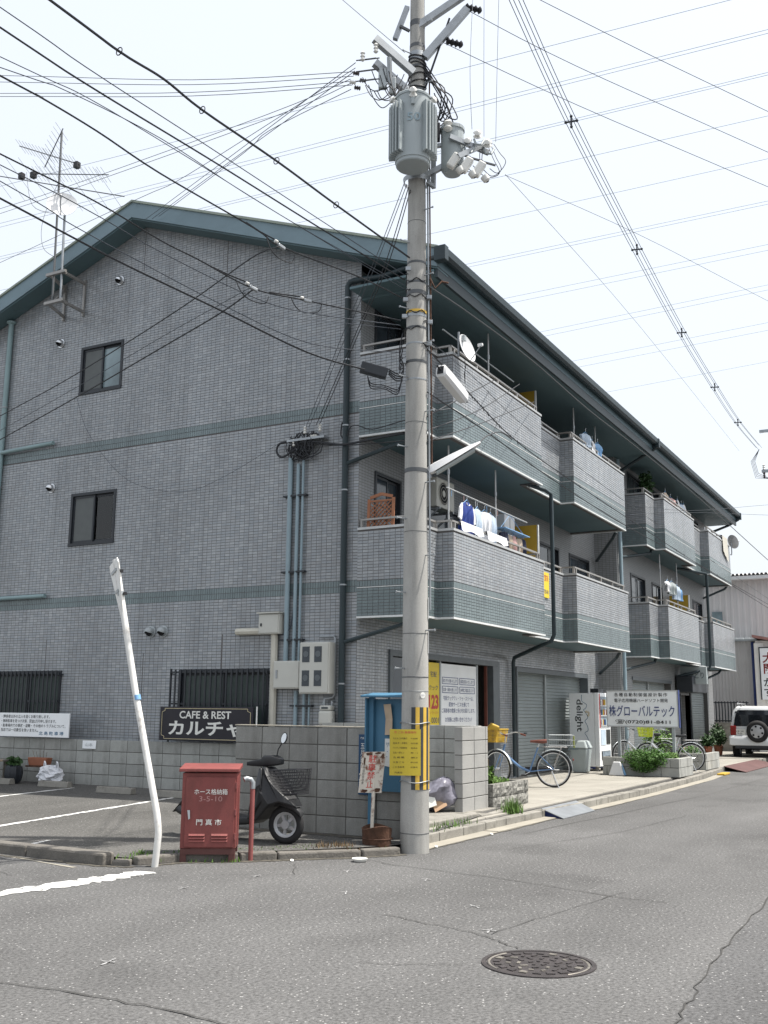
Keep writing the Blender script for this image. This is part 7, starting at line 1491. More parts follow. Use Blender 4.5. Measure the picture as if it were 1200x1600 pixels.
# ------------------------------------------------------------------ ramps at the kerb
rpm = MB(); rpm.add([(14.5, 5.08, 0.004), (15.95, 5.08, 0.004), (16.2, 5.46, 0.112), (14.62, 5.46, 0.112), (14.5, 5.08, 0.012), (15.95, 5.08, 0.012), (16.2, 5.46, 0.122), (14.62, 5.46, 0.122)], [(0, 3, 2, 1), (4, 5, 6, 7), (0, 1, 5, 4), (1, 2, 6, 5), (2, 3, 7, 6), (3, 0, 4, 7)])
rp_ = rpm.build('kerb_ramp', 'ramp', label='grey steel ramp plate at the kerb before the bicycle', cat='ramp'); MB().add([(14.51, 5.10, 0.005), (14.61, 5.44, 0.005), (14.61, 5.44, 0.105), (14.60, 5.40, 0.005)], [(0, 1, 2), (0, 2, 1)]).build('cheek', 'navy', rp_)
rr_ = MB(); rr_.add([(28.3, 5.0, 0.005), (33.4, 5.0, 0.005), (33.6, 5.62, 0.115), (28.7, 5.62, 0.115), (28.3, 5.0, 0.018), (33.4, 5.0, 0.018), (33.6, 5.62, 0.128), (28.7, 5.62, 0.128)], [(0, 3, 2, 1), (4, 5, 6, 7), (0, 1, 5, 4), (1, 2, 6, 5), (2, 3, 7, 6), (3, 0, 4, 7)]); rr_.build('kerb_ramp', 'rampred', label='dark red steel ramp plate before the parked car', cat='ramp')
MB().box(26.6, 27.3, 5.2, 5.38, 0.004, 0.05).build('kerb_block', 'crate', label='yellow-orange kerb wedge beside the far planter', cat='kerb wedge', bevel=0.01)

# ------------------------------------------------------------------ bicycles (local +x forward, origin on the ground midway)
def bicycle(label, loc, rz, m, basket=None, steer=0.0, saddle='saddle', carrier=True, lock=None):
    t = thing('bicycle', label, 'bicycle', loc, rz)
    wheel(t, (-0.54, 0, 0.33), 0.33, 0.034, 0.3, 0, thin=True, ns=18, rim='chrome', name='rear_wheel')
    fx = Vector((0.50, 0, 0.33)); fa = Vector((-math.sin(steer), math.cos(steer), 0)); wheel(t, fx, 0.33, 0.034, 0.3, 0, thin=True, ns=18, rim='chrome', ax=fa, name='front_wheel')
    hd = Vector((0.36, 0, 0.72)); hb_ = Vector((0.40, 0, 0.60)); bb = Vector((-0.10, 0, 0.28)); st_ = Vector((-0.26, 0, 0.72))
    fr = MB(True); fr.tube(smooth_path([hb_+Vector((0, 0, 0.05)), (0.22, 0, 0.475), (0.06, 0, 0.35), bb], 4), 0.024, 8); fr.tube([bb, st_], 0.016, 8); fr.tube([hd+Vector((-0.01, 0, 0.05)), hb_], 0.022, 8)
    for s in (-1, 1): fr.tube([bb+Vector((0, 0.03*s, 0)), (-0.54, 0.06*s, 0.33)], 0.009, 6); fr.tube([st_+Vector((0, 0.02*s, -0.12)), (-0.54, 0.06*s, 0.33)], 0.008, 6)
    fr.build('frame', m, t, smooth=True)
    fk = MB(True)
    for s in (-1, 1): fk.tube(smooth_path([hb_+Vector((0.01, 0, 0.0))+fa*0.03*s, fx+fa*0.055*s+Vector((-0.05, 0, 0.14)), fx+fa*0.055*s], 4), 0.010, 6)
    fk.build('fork', m, t, smooth=True)
    hx = Vector((math.cos(steer), math.sin(steer), 0)); top = hd+Vector((-0.03, 0, 0.22))
    MB(True).tube([hd, top], 0.012, 6).build('stem', 'chrome', t); MB(True).tube(smooth_path([top-hx*0.22+fa*0.27, top-hx*0.05+fa*0.24+Z*0.05, top+hx*0.05+Z*0.0, top-hx*0.05-fa*0.24+Z*0.05, top-hx*0.22-fa*0.27], 5), 0.011, 6).build('handlebar', 'chrome', t, smooth=True)
    for s in (-1, 1): MB(True).tube([top-hx*0.14+fa*0.262*s+Z*0.02, top-hx*0.25+fa*0.275*s-Z*0.01], 0.016, 8).build('grip', saddle, t, smooth=True)
    MB(True).tube([st_, st_+Vector((-0.03, 0, 0.09))], 0.012, 6).build('seat_post', 'chrome', t)
    MB(True).loft([rrect(-0.42, 0, 0.18, 0.80, 0.87), rrect(-0.34, 0, 0.20, 0.79, 0.86), rrect(-0.22, 0, 0.10, 0.80, 0.855), rrect(-0.12, 0, 0.05, 0.805, 0.845)]).build('saddle', saddle, t, smooth=True, angle=60)
    for cx, a0, a1 in ((-0.54, 20, 190), (0.50, 30, 165)):
        c = Vector((cx, 0, 0.33)); ex = X if cx < 0 else hx; es = Y if cx < 0 else fa; V = []; F = []; k = 14
        for i in range(k+1):
            q = R(a0+(a1-a0)*i/k); p = c+ex*math.cos(q)*0.352+Z*math.sin(q)*0.352
            V += [p+es*0.026-Z*0.004, p+es*0.0+(ex*math.cos(q)+Z*math.sin(q))*0.008, p-es*0.026-Z*0.004]
        for i in range(k): b = 3*i; F += [(b, b+3, b+4, b+1), (b+1, b+4, b+5, b+2)]
        MB(True).add(V, F).build('mudguard', 'bikewhite' if m == 'bikewhite' else 'steel', t, smooth=True)
    if carrier:
        cr_ = MB(True)
        for s in (-0.06, 0, 0.06): cr_.tube([(-0.36, s, 0.73), (-0.80, s, 0.73)], 0.006, 5)
        for x in (-0.42, -0.6, -0.78): cr_.tube([(x, -0.06, 0.73), (x, 0.06, 0.73)], 0.005, 5)
        for s in (-1, 1): cr_.tube([(-0.70, 0.06*s, 0.73), (-0.54, 0.065*s, 0.34)], 0.006, 5)
        cr_.build('carrier', 'chrome', t)
    MB(True).lathe([(0.03, -0.004), (0.09, -0.003), (0.09, 0.003), (0.03, 0.004)], bb+Vector((0, -0.05, 0)), (0, 1, 0), 20).build('chainring', 'steel', t)
    MB(True).add([(-0.02, -0.062, 0.36), (-0.02, -0.062, 0.20), (-0.58, -0.062, 0.29), (-0.58, -0.062, 0.38), (-0.02, -0.045, 0.36), (-0.02, -0.045, 0.20), (-0.58, -0.045, 0.29), (-0.58, -0.045, 0.38)], [(0, 1, 2, 3), (7, 6, 5, 4), (0, 4, 5, 1), (1, 5, 6, 2), (2, 6, 7, 3), (3, 7, 4, 0)]).build('chain_case', 'greyplastic', t)
    for s in (-1, 1):
        MB(True).bar(bb+Vector((0, 0.07*s, 0)), bb+Vector((0.12*s, 0.09*s, -0.10*s*0.6)), 0.02, 0.012).build('crank', 'chrome', t); MB(True).obox(bb+Vector((0.12*s, 0.13*s, -0.06*s)), (0.09, 0.07, 0.025)).build('pedal', 'rubber', t)
    MB(True).tube([(-0.50, 0.08, 0.30), (-0.62, 0.14, 0.0), (-0.62, -0.14, 0.0), (-0.50, -0.08, 0.30)], 0.008, 5).build('stand', 'chrome', t)
    MB(True).lathe([(0.001, 0), (0.02, 0.0), (0.02, 0.015), (0.001, 0.02)], (-0.90, 0, 0.50), (-1, 0, 0), 10).build('reflector', 'tail', t)
    if basket:
        bo = hd+hx*0.16+Z*0.10; b = MB(True)
        def bp(u_, v_, w_):  # u -1..1 across, v 0..1 forward, w 0..1 up
            k_ = 0.80+0.20*w_; return bo+fa*u_*0.19*k_+hx*(v_-0.4)*0.26*k_+Z*(w_*0.24-0.02)
        sides = [((-1, 0), (1, 0)), ((1, 0), (1, 1)), ((1, 1), (-1, 1)), ((-1, 1), (-1, 0))]
        for (a0, b0), (a1, b1) in sides:
            n_ = 9
            for i in range(n_):
                t0, t1 = i/n_+0.012, (i+1)/n_-0.03; b.sheet([bp(a0+(a1-a0)*t0, b0+(b1-b0)*t0, 0), bp(a0+(a1-a0)*t1, b0+(b1-b0)*t1, 0), bp(a0+(a1-a0)*t1, b0+(b1-b0)*t1, 1), bp(a0+(a1-a0)*t0, b0+(b1-b0)*t0, 1)])
            for w_ in (0.0, 0.33, 0.66, 0.93):
                p = [bp(a0, b0, w_), bp(a1, b1, w_), bp(a1, b1, w_+0.07), bp(a0, b0, w_+0.07)]; b.sheet([q+(q-bo)*0.012 for q in p])
        b.sheet([bp(-1, 0, 0.02), bp(1, 0, 0.02), bp(1, 1, 0.02), bp(-1, 1, 0.02)]); b.build('basket', basket, t)
        MB(True).tube([bp(u_, v_, 1.0) for u_, v_ in ((-1, 0), (1, 0), (1, 1), (-1, 1))], 0.010, 6, closed=True).build('basket_rim', basket, t)
    return t
b1 = bicycle('blue step-through bicycle with a yellow crate basket at the pavement', (18.50, 7.22, 0.12), math.atan2(0.90, -0.44), 'bikeblue', 'crate', steer=-0.75)
rb = MB(True)
for z in (0.76, 0.86, 0.95): rb.tube([(-0.46, -0.15, z), (-0.92, -0.15, z), (-0.92, 0.15, z), (-0.46, 0.15, z)], 0.004, 4, closed=True)
for i in range(8): rb.tube([(-0.46-0.46*i/7, -0.15, 0.75), (-0.46-0.46*i/7, -0.15, 0.95)], 0.003, 4); rb.tube([(-0.46-0.46*i/7, 0.15, 0.75), (-0.46-0.46*i/7, 0.15, 0.95)], 0.003, 4)
rb.build('rear_basket', 'steel', b1); tg = MB(True).box(-0.935, -0.928, -0.10, 0.10, 0.72, 0.93).build('yellow_tag', 'lime', b1)
for s in (-1, 1): MB(True).loft([rrect(0.46, 0.10*s, 0.12, 1.02, 1.10), rrect(0.60, 0.10*s, 0.14, 1.04, 1.16), rrect(0.68, 0.10*s, 0.08, 1.02, 1.08)]).build('yellow_flap', 'crate', b1, smooth=True)
bicycle('silver bicycle half hidden between vending machine and signboard', (26.6, 7.15, 0.12), math.atan2(0.86, -0.5), 'bikewhite', None, 0.2, 'blackplastic')
bicycle('white bicycle with a lime basket at the far planter', (25.55, 6.28, 0.12), math.atan2(0.90, -0.42), 'bikewhite', 'lime', 0.3, 'blackplastic')

# ------------------------------------------------------------------ vending machine and bin
VM = thing('vending_machine', 'white drinks vending machine with script lettering on its side', 'vending machine', (24.85, 8.0, 0.12))
MB().box(24.4, 25.3, 7.72, 8.34, 0.22, 1.94).build('cabinet', 'vend', VM, bevel=0.012); MB().box(24.39, 25.31, 7.60, 7.719, 0.22, 1.95).build('front_door', 'vend', VM, bevel=0.02)
MB().box(24.42, 24.47, 7.592, 7.599, 1.12, 1.93).build('red_strip', 'redpaint', VM); MB().box(24.5, 25.24, 7.592, 7.599, 1.16, 1.86).build('display_window', 'vendpane', VM)
cn = random.Random(4)
for r in range(3):
    MB().box(24.5, 25.24, 7.578, 7.591, 1.16+0.235*r, 1.185+0.235*r).build('shelf', 'dish', VM)
    for k in range(9): MB().tube([(24.55+0.08*k, 7.583, 1.19+0.235*r), (24.55+0.08*k, 7.583, 1.19+0.235*r+0.13)], 0.026, 8).build('drink_can', cn.choice(['tail', 'clothblue', 'lime', 'paper', 'crate', 'saddle', 'vendblue', 'clothlight']), VM)
MB().box(24.5, 24.86, 7.592, 7.599, 0.72, 1.08).build('poster', 'clothlight', VM); MB().box(24.92, 25.22, 7.588, 7.599, 0.74, 1.08).build('coin_panel', 'greyplastic', VM); MB().box(24.52, 25.2, 7.588, 7.599, 0.38, 0.58).build('delivery_slot', 'dark', VM); MB().box(24.54, 25.18, 7.580, 7.587, 0.46, 0.575).build('slot_flap', 'vendpane', VM)
for x in (24.46, 25.1):
    for y in (7.7, 8.2): MB().box(x, x+0.14, y, y+0.12, 0.118, 0.219).build('foot', 'kerb', VM)
MB().box(24.42, 25.28, 7.74, 8.32, 0.17, 0.2199).build('base', 'navy', VM); MB().box(24.7, 25.1, 7.7, 7.9, 1.955, 2.05).build('lock_bracket', 'frame', VM)
text('delight', (24.4, 8.20, 1.79), -Z, -Y, 0.76, 0.20, 'blackstripe', VM, lift=0.003, bold=0.012)
def sideline(pts, w=0.012, m='vendblue', nm='wavy_line'):
    P = smooth_path([(24.396, y, z) for y, z in pts], 6); mb = MB(); V = []; F = []
    for i, p in enumerate(P):
        t_ = (P[min(i+1, len(P)-1)]-P[max(i-1, 0)]).normalized(); s = Vector((0, -t_.z, t_.y)); V += [p+s*w/2, p-s*w/2]
    for i in range(len(P)-1): F.append((2*i, 2*i+1, 2*i+3, 2*i+2))
    mb.add(V, F).build(nm, m, VM)
sideline([(8.02, 1.90), (8.02, 1.76), (7.98, 1.72), (7.90, 1.66), (7.93, 1.58), (7.98, 1.54), (7.92, 1.46), (7.88, 1.36), (7.95, 1.28), (7.90, 1.18), (7.88, 1.06), (7.96, 1.0), (7.90, 0.90), (7.88, 0.80), (7.96, 0.74), (8.0, 0.66), (8.0, 0.40)])
for k in range(7):
    a = R(-60+30*k); c = (7.90, 1.45); MB().bar((24.395, c[0]-0.03*math.cos(a), c[1]+0.03*math.sin(a)), (24.395, c[0]-0.075*math.cos(a), c[1]+0.075*math.sin(a)), 0.012, 0.002, upv=X).build('sun_ray', 'crate', VM)
BN = thing('waste_bin', 'grey plastic waste bin with a green-tinted lid beside the vending machine', 'bin', (23.680, 7.830, 0.12))
mb = MB(); mb.add([(23.510, 7.680, 0.12), (23.850, 7.680, 0.12), (23.850, 7.980, 0.12), (23.510, 7.980, 0.12), (23.460, 7.630, 0.66), (23.900, 7.630, 0.66), (23.900, 8.030, 0.66), (23.460, 8.030, 0.66)], [(0, 3, 2, 1), (0, 1, 5, 4), (1, 2, 6, 5), (2, 3, 7, 6), (3, 0, 4, 7), (4, 5, 6, 7)]); mb.build('body', 'bin', BN, bevel=0.03)
mb = MB(); mb.add([(23.440, 7.610, 0.662), (23.920, 7.610, 0.662), (23.920, 8.050, 0.662), (23.440, 8.050, 0.662), (23.510, 7.680, 0.84), (23.850, 7.680, 0.84), (23.850, 7.980, 0.84), (23.510, 7.980, 0.84)], [(0, 3, 2, 1), (0, 1, 5, 4), (1, 2, 6, 5), (2, 3, 7, 6), (3, 0, 4, 7), (4, 5, 6, 7)]); mb.build('lid', 'bin', BN, bevel=0.03)
MB().box(23.435, 23.925, 7.825, 8.055, 0.64, 0.663).build('lid_rim', 'glassblue', BN)

# ------------------------------------------------------------------ company signboard over the hedge planter
SB = thing('company_signboard', 'white company signboard with blue katakana on two posts above the hedge', 'sign', (23.8, 6.4, 0.2))
MB().box(23.77, 23.87, 5.58, 7.22, 1.17, 1.99).build('panel', 'signwhite', SB, bevel=0.006)
MB().box(23.765, 23.875, 5.564, 5.579, 1.165, 1.995).build('edge_trim', 'navy', SB)
for z0, z1, y0, y1 in ((1.165, 1.19, 5.58, 7.22), (1.97, 1.995, 5.58, 7.22), (1.191, 1.969, 7.2, 7.22), (1.191, 1.969, 5.58, 5.60)): MB().box(23.760, 23.769, y0, y1, z0, z1).build('frame_trim', 'cap', SB)
for y in (6.96, 5.72): MB().box(23.80, 23.86, y-0.03, y+0.03, 0.3, 1.1695).build('post', 'steel', SB)
text('各種自動制御盤設計製作', (23.758, 7.03, 1.85), -Y, Z, 1.22, 0.085, 'blackp', SB, bold=0.004, track=1.3); text('電子応用機器ハードソフト開発', (23.758, 7.03, 1.72), -Y, Z, 1.23, 0.085, 'blackp', SB, bold=0.004)
text('株グローバルテック', (23.758, 7.16, 1.40), -Y, Z, 1.50, 0.25, 'navy', SB, bold=0.005); text('☎(0720)81-8411', (23.758, 7.02, 1.225), -Y, Z, 1.26, 0.11, 'blackp', SB, bold=0.01)
HP = thing('hedge_planter', 'grey block planter under the company signboard', 'planter', (23.8, 6.2, 0.12))
def courses(par, x0, x1, y0, y1, z0, n_, side):
    for r in range(n_):
        L = (y1-y0) if side == 'y' else (x1-x0); k = max(1, round(L/0.4)); off = 0.2 if r % 2 else 0.0; e = sorted({0, L, *[min(L, max(0, off+0.4*i)) for i in range(k+1)]})
        for a, b in zip(e[:-1], e[1:]):
            if b-a < 0.03: continue
            if side == 'y': MB().box(x0, x1, y0+a+0.005, y0+b-0.005, z0+0.2*r+0.005, z0+0.2*r+0.195).build('block', 'block', par, bevel=0.004)
            else: MB().box(x0+a+0.005, x0+b-0.005, y0, y1, z0+0.2*r+0.005, z0+0.2*r+0.195).build('block', 'block', par, bevel=0.004)
courses(HP, 23.1, 23.22, 5.45, 7.15, 0.12, 2, 'y'); courses(HP, 23.225, 24.4, 5.45, 5.57, 0.12, 2, 'x'); MB().box(23.12, 23.2, 5.47, 7.13, 0.12, 0.51).box(23.225, 24.38, 5.47, 5.55, 0.12, 0.51).build('mortar_core', 'mortar', HP); MB().box(23.225, 24.4, 5.575, 7.15, 0.12, 0.46).build('soil', 'soil', HP)
BH = thing('hedge', 'dense bright green hedge spilling over the block planter', 'shrub', (23.3, 6.1, 0.3))
for i, (c, r_, n_) in enumerate((((23.2, 6.35, 0.50), (0.42, 0.42, 0.25), 2600), ((23.15, 5.95, 0.52), (0.40, 0.36, 0.25), 2300), ((23.5, 6.2, 0.52), (0.35, 0.55, 0.15), 1300), ((23.05, 6.2, 0.36), (0.24, 0.42, 0.20), 1500), ((23.6, 5.75, 0.55), (0.35, 0.22, 0.10), 600))): leaves(c, r_, n_, 0.028, 'leaf' if i != 4 else 'grass', 'foliage', BH, seedv=30+i)
for i in range(8): MB().tube([(23.3, 5.8+0.1*i, 0.44), (23.15, 5.75+0.12*i, 0.68)], 0.006, 4).build('stem', 'wood', BH)
ST_ = MB(); ST_.add([(22.95, 6.98, 0.125), (22.95, 6.62, 0.125), (22.99, 6.72, 0.42), (22.99, 6.88, 0.42), (23.09, 6.98, 0.125), (23.09, 6.62, 0.125), (23.05, 6.72, 0.42), (23.05, 6.88, 0.42)], [(0, 3, 2, 1), (4, 5, 6, 7), (0, 1, 5, 4), (1, 2, 6, 5), (2, 3, 7, 6), (3, 0, 4, 7)])
st_ = ST_.build('sign_stand', 'dish', label='small white and blue sandwich stand before the hedge planter', cat='sign stand', bevel=0.02); MB().add([(22.955, 6.63, 0.14), (22.955, 6.58, 0.14), (22.985, 6.68, 0.40), (23.05, 6.6, 0.14)], [(0, 1, 2), (1, 3, 2)]).build('blue_side', 'hangblue', st_)
FP = thing('far_planter', 'grey block planter behind the white bicycle', 'planter', (26.6, 6.0, 0.12)); courses(FP, 26.5, 26.62, 5.6, 7.2, 0.12, 2, 'y'); courses(FP, 26.625, 28.1, 5.6, 5.72, 0.12, 2, 'x'); MB().box(26.625, 28.0, 5.73, 7.2, 0.12, 0.46).build('soil', 'soil', FP)
FB = thing('flower_shrub', 'loose grey-green flowering shrub in the far planter', 'shrub', (27.2, 6.7, 0.45)); leaves((27.1, 6.9, 0.75), (0.5, 0.5, 0.40), 1100, 0.045, 'grass', 'foliage', FB, seedv=40); leaves((26.9, 6.1, 0.55), (0.3, 0.35, 0.16), 400, 0.04, 'leaf', 'foliage', FB, seedv=41); leaves((26.9, 6.3, 0.6), (0.3, 0.35, 0.16), 40, 0.03, 'clothpink', 'blossom', FB, seedv=42)
MB().tube([(27.1, 6.9, 0.44), (27.1, 6.9, 0.7)], 0.012, 5).build('stem', 'wood', FB)
SL_ = MB().box(31.6, 33.4, 7.0, 7.7, 0.12, 0.26).build('door_step', 'kerb', label='low concrete step before the far shop door', cat='step', bevel=0.01)
for i, (x, y, r_, h, lab) in enumerate(((35.2, 7.35, 0.13, 0.26, 'terracotta pot with a dark bushy plant left of the parked car'), (36.2, 7.2, 0.12, 0.24, 'terracotta pot hidden closest to the parked car'), (37.2, 7.45, 0.14, 0.26, 'taller leafy pot plant against the far railing'))):
    t = thing('potted_plant', lab, 'plant', (x, y, 0.12)); MB().lathe([(0.001, 0), (r_*0.7, 0), (r_, h), (r_*1.1, h), (r_*1.1, h+0.05), (r_*0.9, h+0.05), (0.001, h+0.02)], (x, y, 0.12), n=16).build('pot', 'terra', t, smooth=True)
    leaves((x, y, 0.12+h+0.22+0.10*i), (0.30, 0.30, 0.24+0.08*i), 520, 0.06, 'leafdark', 'foliage', t, seedv=50+i); MB().tube([(x, y, 0.4), (x, y, 0.8)], 0.012, 5).build('stem', 'wood', t)
LS = thing('lantern_sign', 'grey illuminated box sign under the far balcony', 'sign', (33.5, 6.95, 2.4)); MB().box(33.3, 33.5, 6.9, 7.7, 2.38, 2.92).build('box', 'bin', LS, bevel=0.01); text('やきとり', (33.3, 7.62, 2.55), -Y, Z, 0.64, 0.2, 'framemid', LS, bold=0.02)
# ------------------------------------------------------------------ parked car (local +x forward, origin under the rear bumper middle)
CR = thing('parked_car', 'white sport utility vehicle with a spare wheel on its rear door', 'car', (35.1, 5.78, 0.0), 0.03)
def sec(x, w, z0, z1, wt, k=0.10):
    # car body section: lower width w, upper width wt
    P = []; hw, ht = w/2, wt/2
    for y, z in ((hw-k, z0), (hw, z0+k), (hw*1.0, z0+(z1-z0)*0.62), (hw*0.98, z0+(z1-z0)*0.75), (ht, z1-k), (ht-k, z1), (-ht+k, z1), (-ht, z1-k), (-hw*0.98, z0+(z1-z0)*0.75), (-hw, z0+(z1-z0)*0.62), (-hw, z0+k), (-hw+k, z0)): P.append(Vector((x, y, z)))
    return P
MB(True).loft([sec(0.06, 1.68, 0.52, 1.00, 1.66), sec(0.12, 1.75, 0.50, 1.02, 1.72), sec(1.4, 1.78, 0.40, 1.02, 1.74), sec(3.0, 1.78, 0.40, 1.02, 1.72), sec(4.1, 1.74, 0.42, 0.98, 1.60), sec(4.28, 1.5, 0.48, 0.85, 1.4)]).build('body', 'carwhite', CR, smooth=True, angle=40)
def gsec(x, w, wt, z0, z1, k=0.07): 
    hw, ht = w/2, wt/2; return [Vector((x+dx, y, z)) for y, z, dx in ((hw, z0, 0), (hw*0.985, z0+0.05, 0), (ht+0.02, z1-k, 0), (ht-0.06, z1, 0), (-ht+0.06, z1, 0), (-ht-0.02, z1-k, 0), (-hw*0.985, z0+0.05, 0), (-hw, z0, 0))]
MB(True).loft([gsec(0.10, 1.70, 1.62, 1.0, 1.10), gsec(0.16, 1.70, 1.52, 1.0, 1.45), gsec(0.26, 1.70, 1.44, 1.0, 1.66), gsec(0.5, 1.70, 1.42, 1.0, 1.73), gsec(1.6, 1.70, 1.42, 1.0, 1.74), gsec(2.4, 1.70, 1.42, 1.0, 1.68), gsec(3.1, 1.66, 1.5, 1.0, 1.05)]).build('cabin', 'carwhite', CR, smooth=True, angle=40)
rw = MB(True); lv_ = ((1.09, 0.072, 0.72), (1.28, 0.108, 0.70), (1.45, 0.138, 0.66), (1.60, 0.205, 0.60))
rw.loft([[Vector((x, w_, z)), Vector((x, -w_, z)), Vector((x+0.05, -w_, z)), Vector((x+0.05, w_, z))] for z, x, w_ in lv_]); rw.build('rear_window', 'carglass', CR)
for s in (-1, 1):
    MB(True).add([(0.55, 0.853*s, 1.06), (2.7, 0.853*s, 1.06), (2.2, 0.735*s, 1.60), (0.60, 0.735*s, 1.62), (0.55, 0.80*s, 1.06), (2.7, 0.80*s, 1.06), (2.2, 0.68*s, 1.60), (0.60, 0.68*s, 1.62)], [(0, 1, 2, 3), (7, 6, 5, 4), (0, 4, 5, 1), (1, 5, 6, 2), (2, 6, 7, 3), (3, 7, 4, 0)]).build('side_window', 'carglass', CR)
    MB(True).box(0.02, 0.16, 0.74*s-0.09, 0.74*s+0.09, 0.80, 1.10).build('tail_lamp', 'tail', CR, bevel=0.02)
    MB(True).tube([(0.5, 0.64*s, 1.79), (0.6, 0.64*s, 1.82), (2.2, 0.64*s, 1.80), (2.35, 0.64*s, 1.74)], 0.02, 6).build('roof_rail', 'chrome', CR)
    for x in (0.80, 3.45): wheel(CR, (x, 0.76*s, 0.365), 0.365, 0.22, 0.2, 6, ns=6, name='wheel')
    MB(True).bar((0.09, 0.8*s, 1.22), (0.11, 0.78*s, 1.52), 0.03, 0.02).build('pillar_seam', 'frame', CR)
MB(True).loft([rrect(-0.06, 0, 1.70, 0.50, 0.72, 0.25), rrect(0.0, 0, 1.78, 0.47, 0.80, 0.25), rrect(0.30, 0, 1.80, 0.47, 0.80, 0.25)]).build('rear_bumper', 'carwhite', CR, smooth=True, angle=45); MB(True).box(-0.03, 0.3, -0.7, 0.7, 0.39, 0.51).build('bumper_skirt', 'frame', CR, bevel=0.02)
sw = wheel(CR, (-0.09, -0.02, 0.93), 0.345, 0.19, 0.2, 6, ns=6, ax=(1, 0, 0), name='spare_wheel', n=32); MB(True).lathe([(0.001, -0.10), (0.10, -0.10), (0.23, -0.075), (0.235, -0.05)], (-0.09, -0.02, 0.93), (1, 0, 0), 28).build('wheel_face', 'alloy', sw, smooth=True)
for k in range(6):
    q = 2*math.pi*k/6+0.3; MB(True).lathe([(0.001, 0), (0.034, 0)], (-0.195, -0.02+0.16*math.cos(q), 0.93+0.16*math.sin(q)), (-1, 0, -0.0), 10).build('wheel_hole', 'dark', sw)
pt_ = MB(True).box(0.035, 0.05, 0.38, 0.72, 0.82, 0.99).build('number_plate', 'paper', CR); text('大阪 300\n78-04', (0.035, 0.68, 0.84), -Y, Z, 0.26, 0.12, 'blackp', pt_, local=True); MB(True).box(0.02, 0.06, 0.36, 0.60, 1.025, 1.045).build('door_handle', 'carwhite', CR); MB(True).tube([(0.3, 0.5, 1.70), (0.22, 0.5, 1.76), (0.24, 0.2, 1.77)], 0.015, 6).build('mirror_arm', 'frame', CR); MB(True).box(0.16, 0.24, 0.56, 0.68, 1.50, 1.56).build('rear_mirror', 'frame', CR, bevel=0.01)
MB(True).box(0.55, 3.8, -0.6, 0.6, 0.34, 0.5).build('underbody', 'dark', CR)

# ------------------------------------------------------------------ neighbours at the end of the street
NBW = thing('warehouse', 'tall corrugated steel warehouse behind the far end of the block', 'building', (44, 7, 0))
def corrwall(par, x, y0, y1, z0, z1, pitch, m, name='wall'):
    V = []; F = []; n_ = int((y1-y0)/pitch)
    for i in range(n_):
        y = y0+(y1-y0)*i/n_; p = (y1-y0)/n_
        for dy, dx in ((0, 0), (0.55, 0), (0.65, -0.03), (0.9, -0.03)):
            V += [(x+dx, y+dy*p, z0), (x+dx, y+dy*p, z1)]
    for i in range(len(V)//2-1): F.append((2*i+2, 2*i, 2*i+1, 2*i+3))
    return MB().add(V, F).build(name, m, par)
corrwall(NBW, 44.0, 5.6, 16, 0, 6.95, 0.24, 'corr'); MB().box(44.04, 60, 5.6, 16, 0, 6.9).build('body', 'corr', NBW)
rw_ = MB(); V = []; F = []
for i in range(70):
    y = 5.3+i*0.16; V += [(43.6, y, 7.02), (43.6, y+0.05, 7.10), (43.6, y+0.11, 7.10), (60, y, 7.6), (60, y+0.05, 7.68), (60, y+0.11, 7.68)]
n_ = len(V)//6
for i in range(n_):
    b = 6*i; F += [(b, b+1, b+4, b+3), (b+1, b+2, b+5, b+4)]
    if i < n_-1: F.append((b+2, b+6, b+9, b+5))
rw_.add(V, F).build('roof', 'corr', NBW); MB().box(43.6, 44.0, 5.3, 16.4, 6.86, 7.0).build('eave_board', 'lip', NBW); MB().box(43.9, 43.969, 8.35, 8.75, 4.75, 5.6).build('window', 'glassblue', NBW)
LNT = thing('lean_to', 'low corrugated lean-to beside the white shop', 'building', (42, 7, 0)); corrwall(LNT, 42.0, 6.75, 8.6, 1.2, 4.25, 0.12, 'corr'); MB().box(42.05, 43.8, 6.75, 9.2, 0, 4.2).build('body', 'corr', LNT)
for i in range(5): MB().prism([(0, 0), (0.04, 0.07), (0.12, 0.09), (0.2, 0.07), (0.24, 0)], (41.8, 7.9-0.24*i, 4.31), -Y, Z, -0.05).build('roof_wave', 'lip', LNT)
MB().box(41.75, 43.8, 6.7, 8.65, 4.24, 4.31).build('roof', 'steel', LNT); MB().tube([(41.93, 6.9, 0.2), (41.93, 6.9, 4.2)], 0.06, 8).build('downpipe', 'navy', LNT); MB().box(41.9, 41.99, 8.6, 9.2, 0.1, 1.2).build('base_wall', 'kerb', LNT)
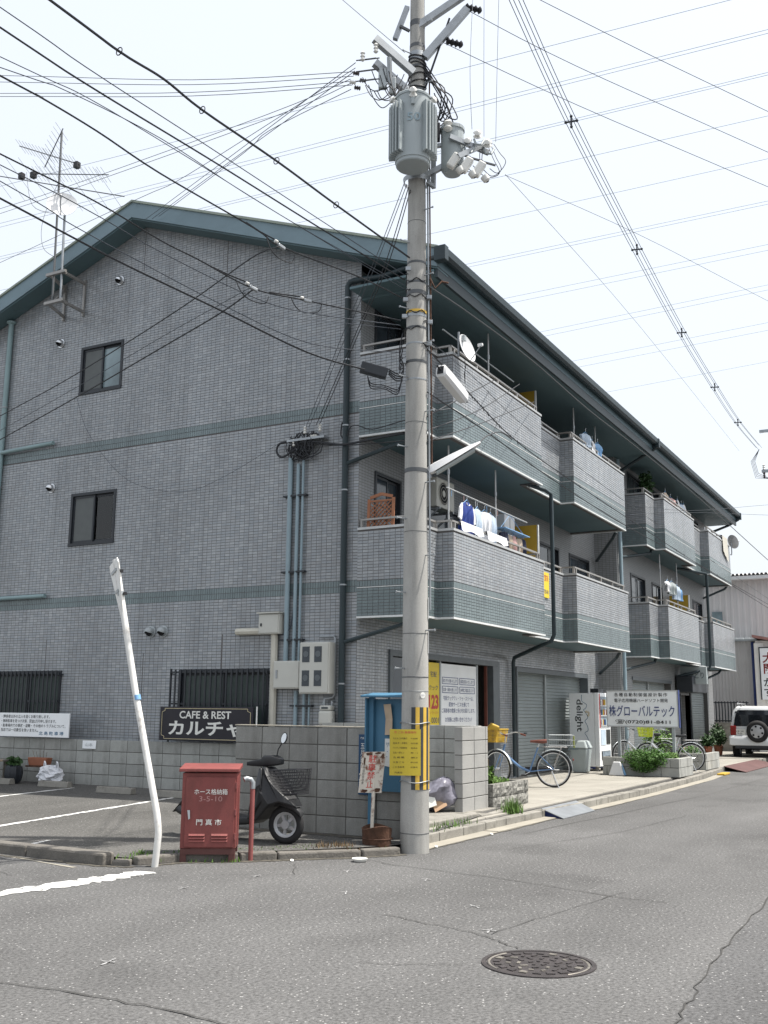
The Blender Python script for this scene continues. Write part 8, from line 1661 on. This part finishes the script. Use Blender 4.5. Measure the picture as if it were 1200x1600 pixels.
SH = thing('shop', 'white shop building at the right edge with a vertical sign', 'building', (41.5, 6, 0)); MB().box(41.2, 43.7, 2.0+3.45, 6.68, 0, 4.2).build('wall', 'shopwhite', SH); MB().add([(40.95, 5.2, 4.0), (40.95, 6.75, 4.32), (43.7, 6.75, 4.32), (43.7, 5.2, 4.0), (40.95, 5.2, 4.1), (40.95, 6.75, 4.42), (43.7, 6.75, 4.42), (43.7, 5.2, 4.1)], [(0, 3, 2, 1), (4, 5, 6, 7), (0, 1, 5, 4), (1, 2, 6, 5), (2, 3, 7, 6), (3, 0, 4, 7)]).build('roof', 'rooffar', SH); MB().box(41.1, 41.199, 6.4, 6.72, 0.1, 4.1).build('corner_post', 'shopwhite', SH)
SHS = thing('vertical_shop_sign', 'vertical white shop sign with red and blue characters', 'sign', (41.1, 6.1, 2.2)); MB().box(41.0, 41.12, 5.78, 6.54, 2.0, 3.95).build('panel', 'signwhite', SHS, bevel=0.01)
for a in ((41.0, 41.0)): pass
MB().box(40.985, 40.999, 6.50, 6.54, 2.0, 3.95).box(40.985, 40.999, 5.78, 6.499, 3.91, 3.95).build('frame_trim', 'frame', SHS); text('大\n関', (41.0, 6.42, 2.95), -Y, Z, 0.42, 0.80, 'tail', SHS, bold=0.02); text('か\nず', (41.0, 6.42, 2.12), -Y, Z, 0.36, 0.68, 'blackstripe', SHS, bold=0.02)
FN = thing('railing', 'dark vertical bar railing on a low wall behind the potted plants', 'fence', (40.4, 7.6, 0.1)); MB().box(40.3, 40.45, 6.9, 9.2, 0.1, 1.15).build('base_wall', 'kerb', FN)
for z in (1.2, 1.86): MB().box(40.36, 40.40, 6.9, 9.2, z, z+0.04).build('rail', 'frame', FN)
for i in range(21): MB().box(40.335, 40.359, 6.95+0.11*i, 6.99+0.11*i, 1.16, 1.93).build('bar', 'frame', FN)
# low houses closing the street far off, beyond the frame edge
HS = thing('far_house', 'plain pale house far along the street', 'building', (80, 12, 0)); MB().box(62, 90, 7, 18, 0, 6).build('wall', 'shopwhite', HS); MB().prism([(6.6, 6), (12.5, 8.5), (18.4, 6)], (61.5, 0, 0), Y, Z, 29).build('roof', 'roof', HS)
flush_text()
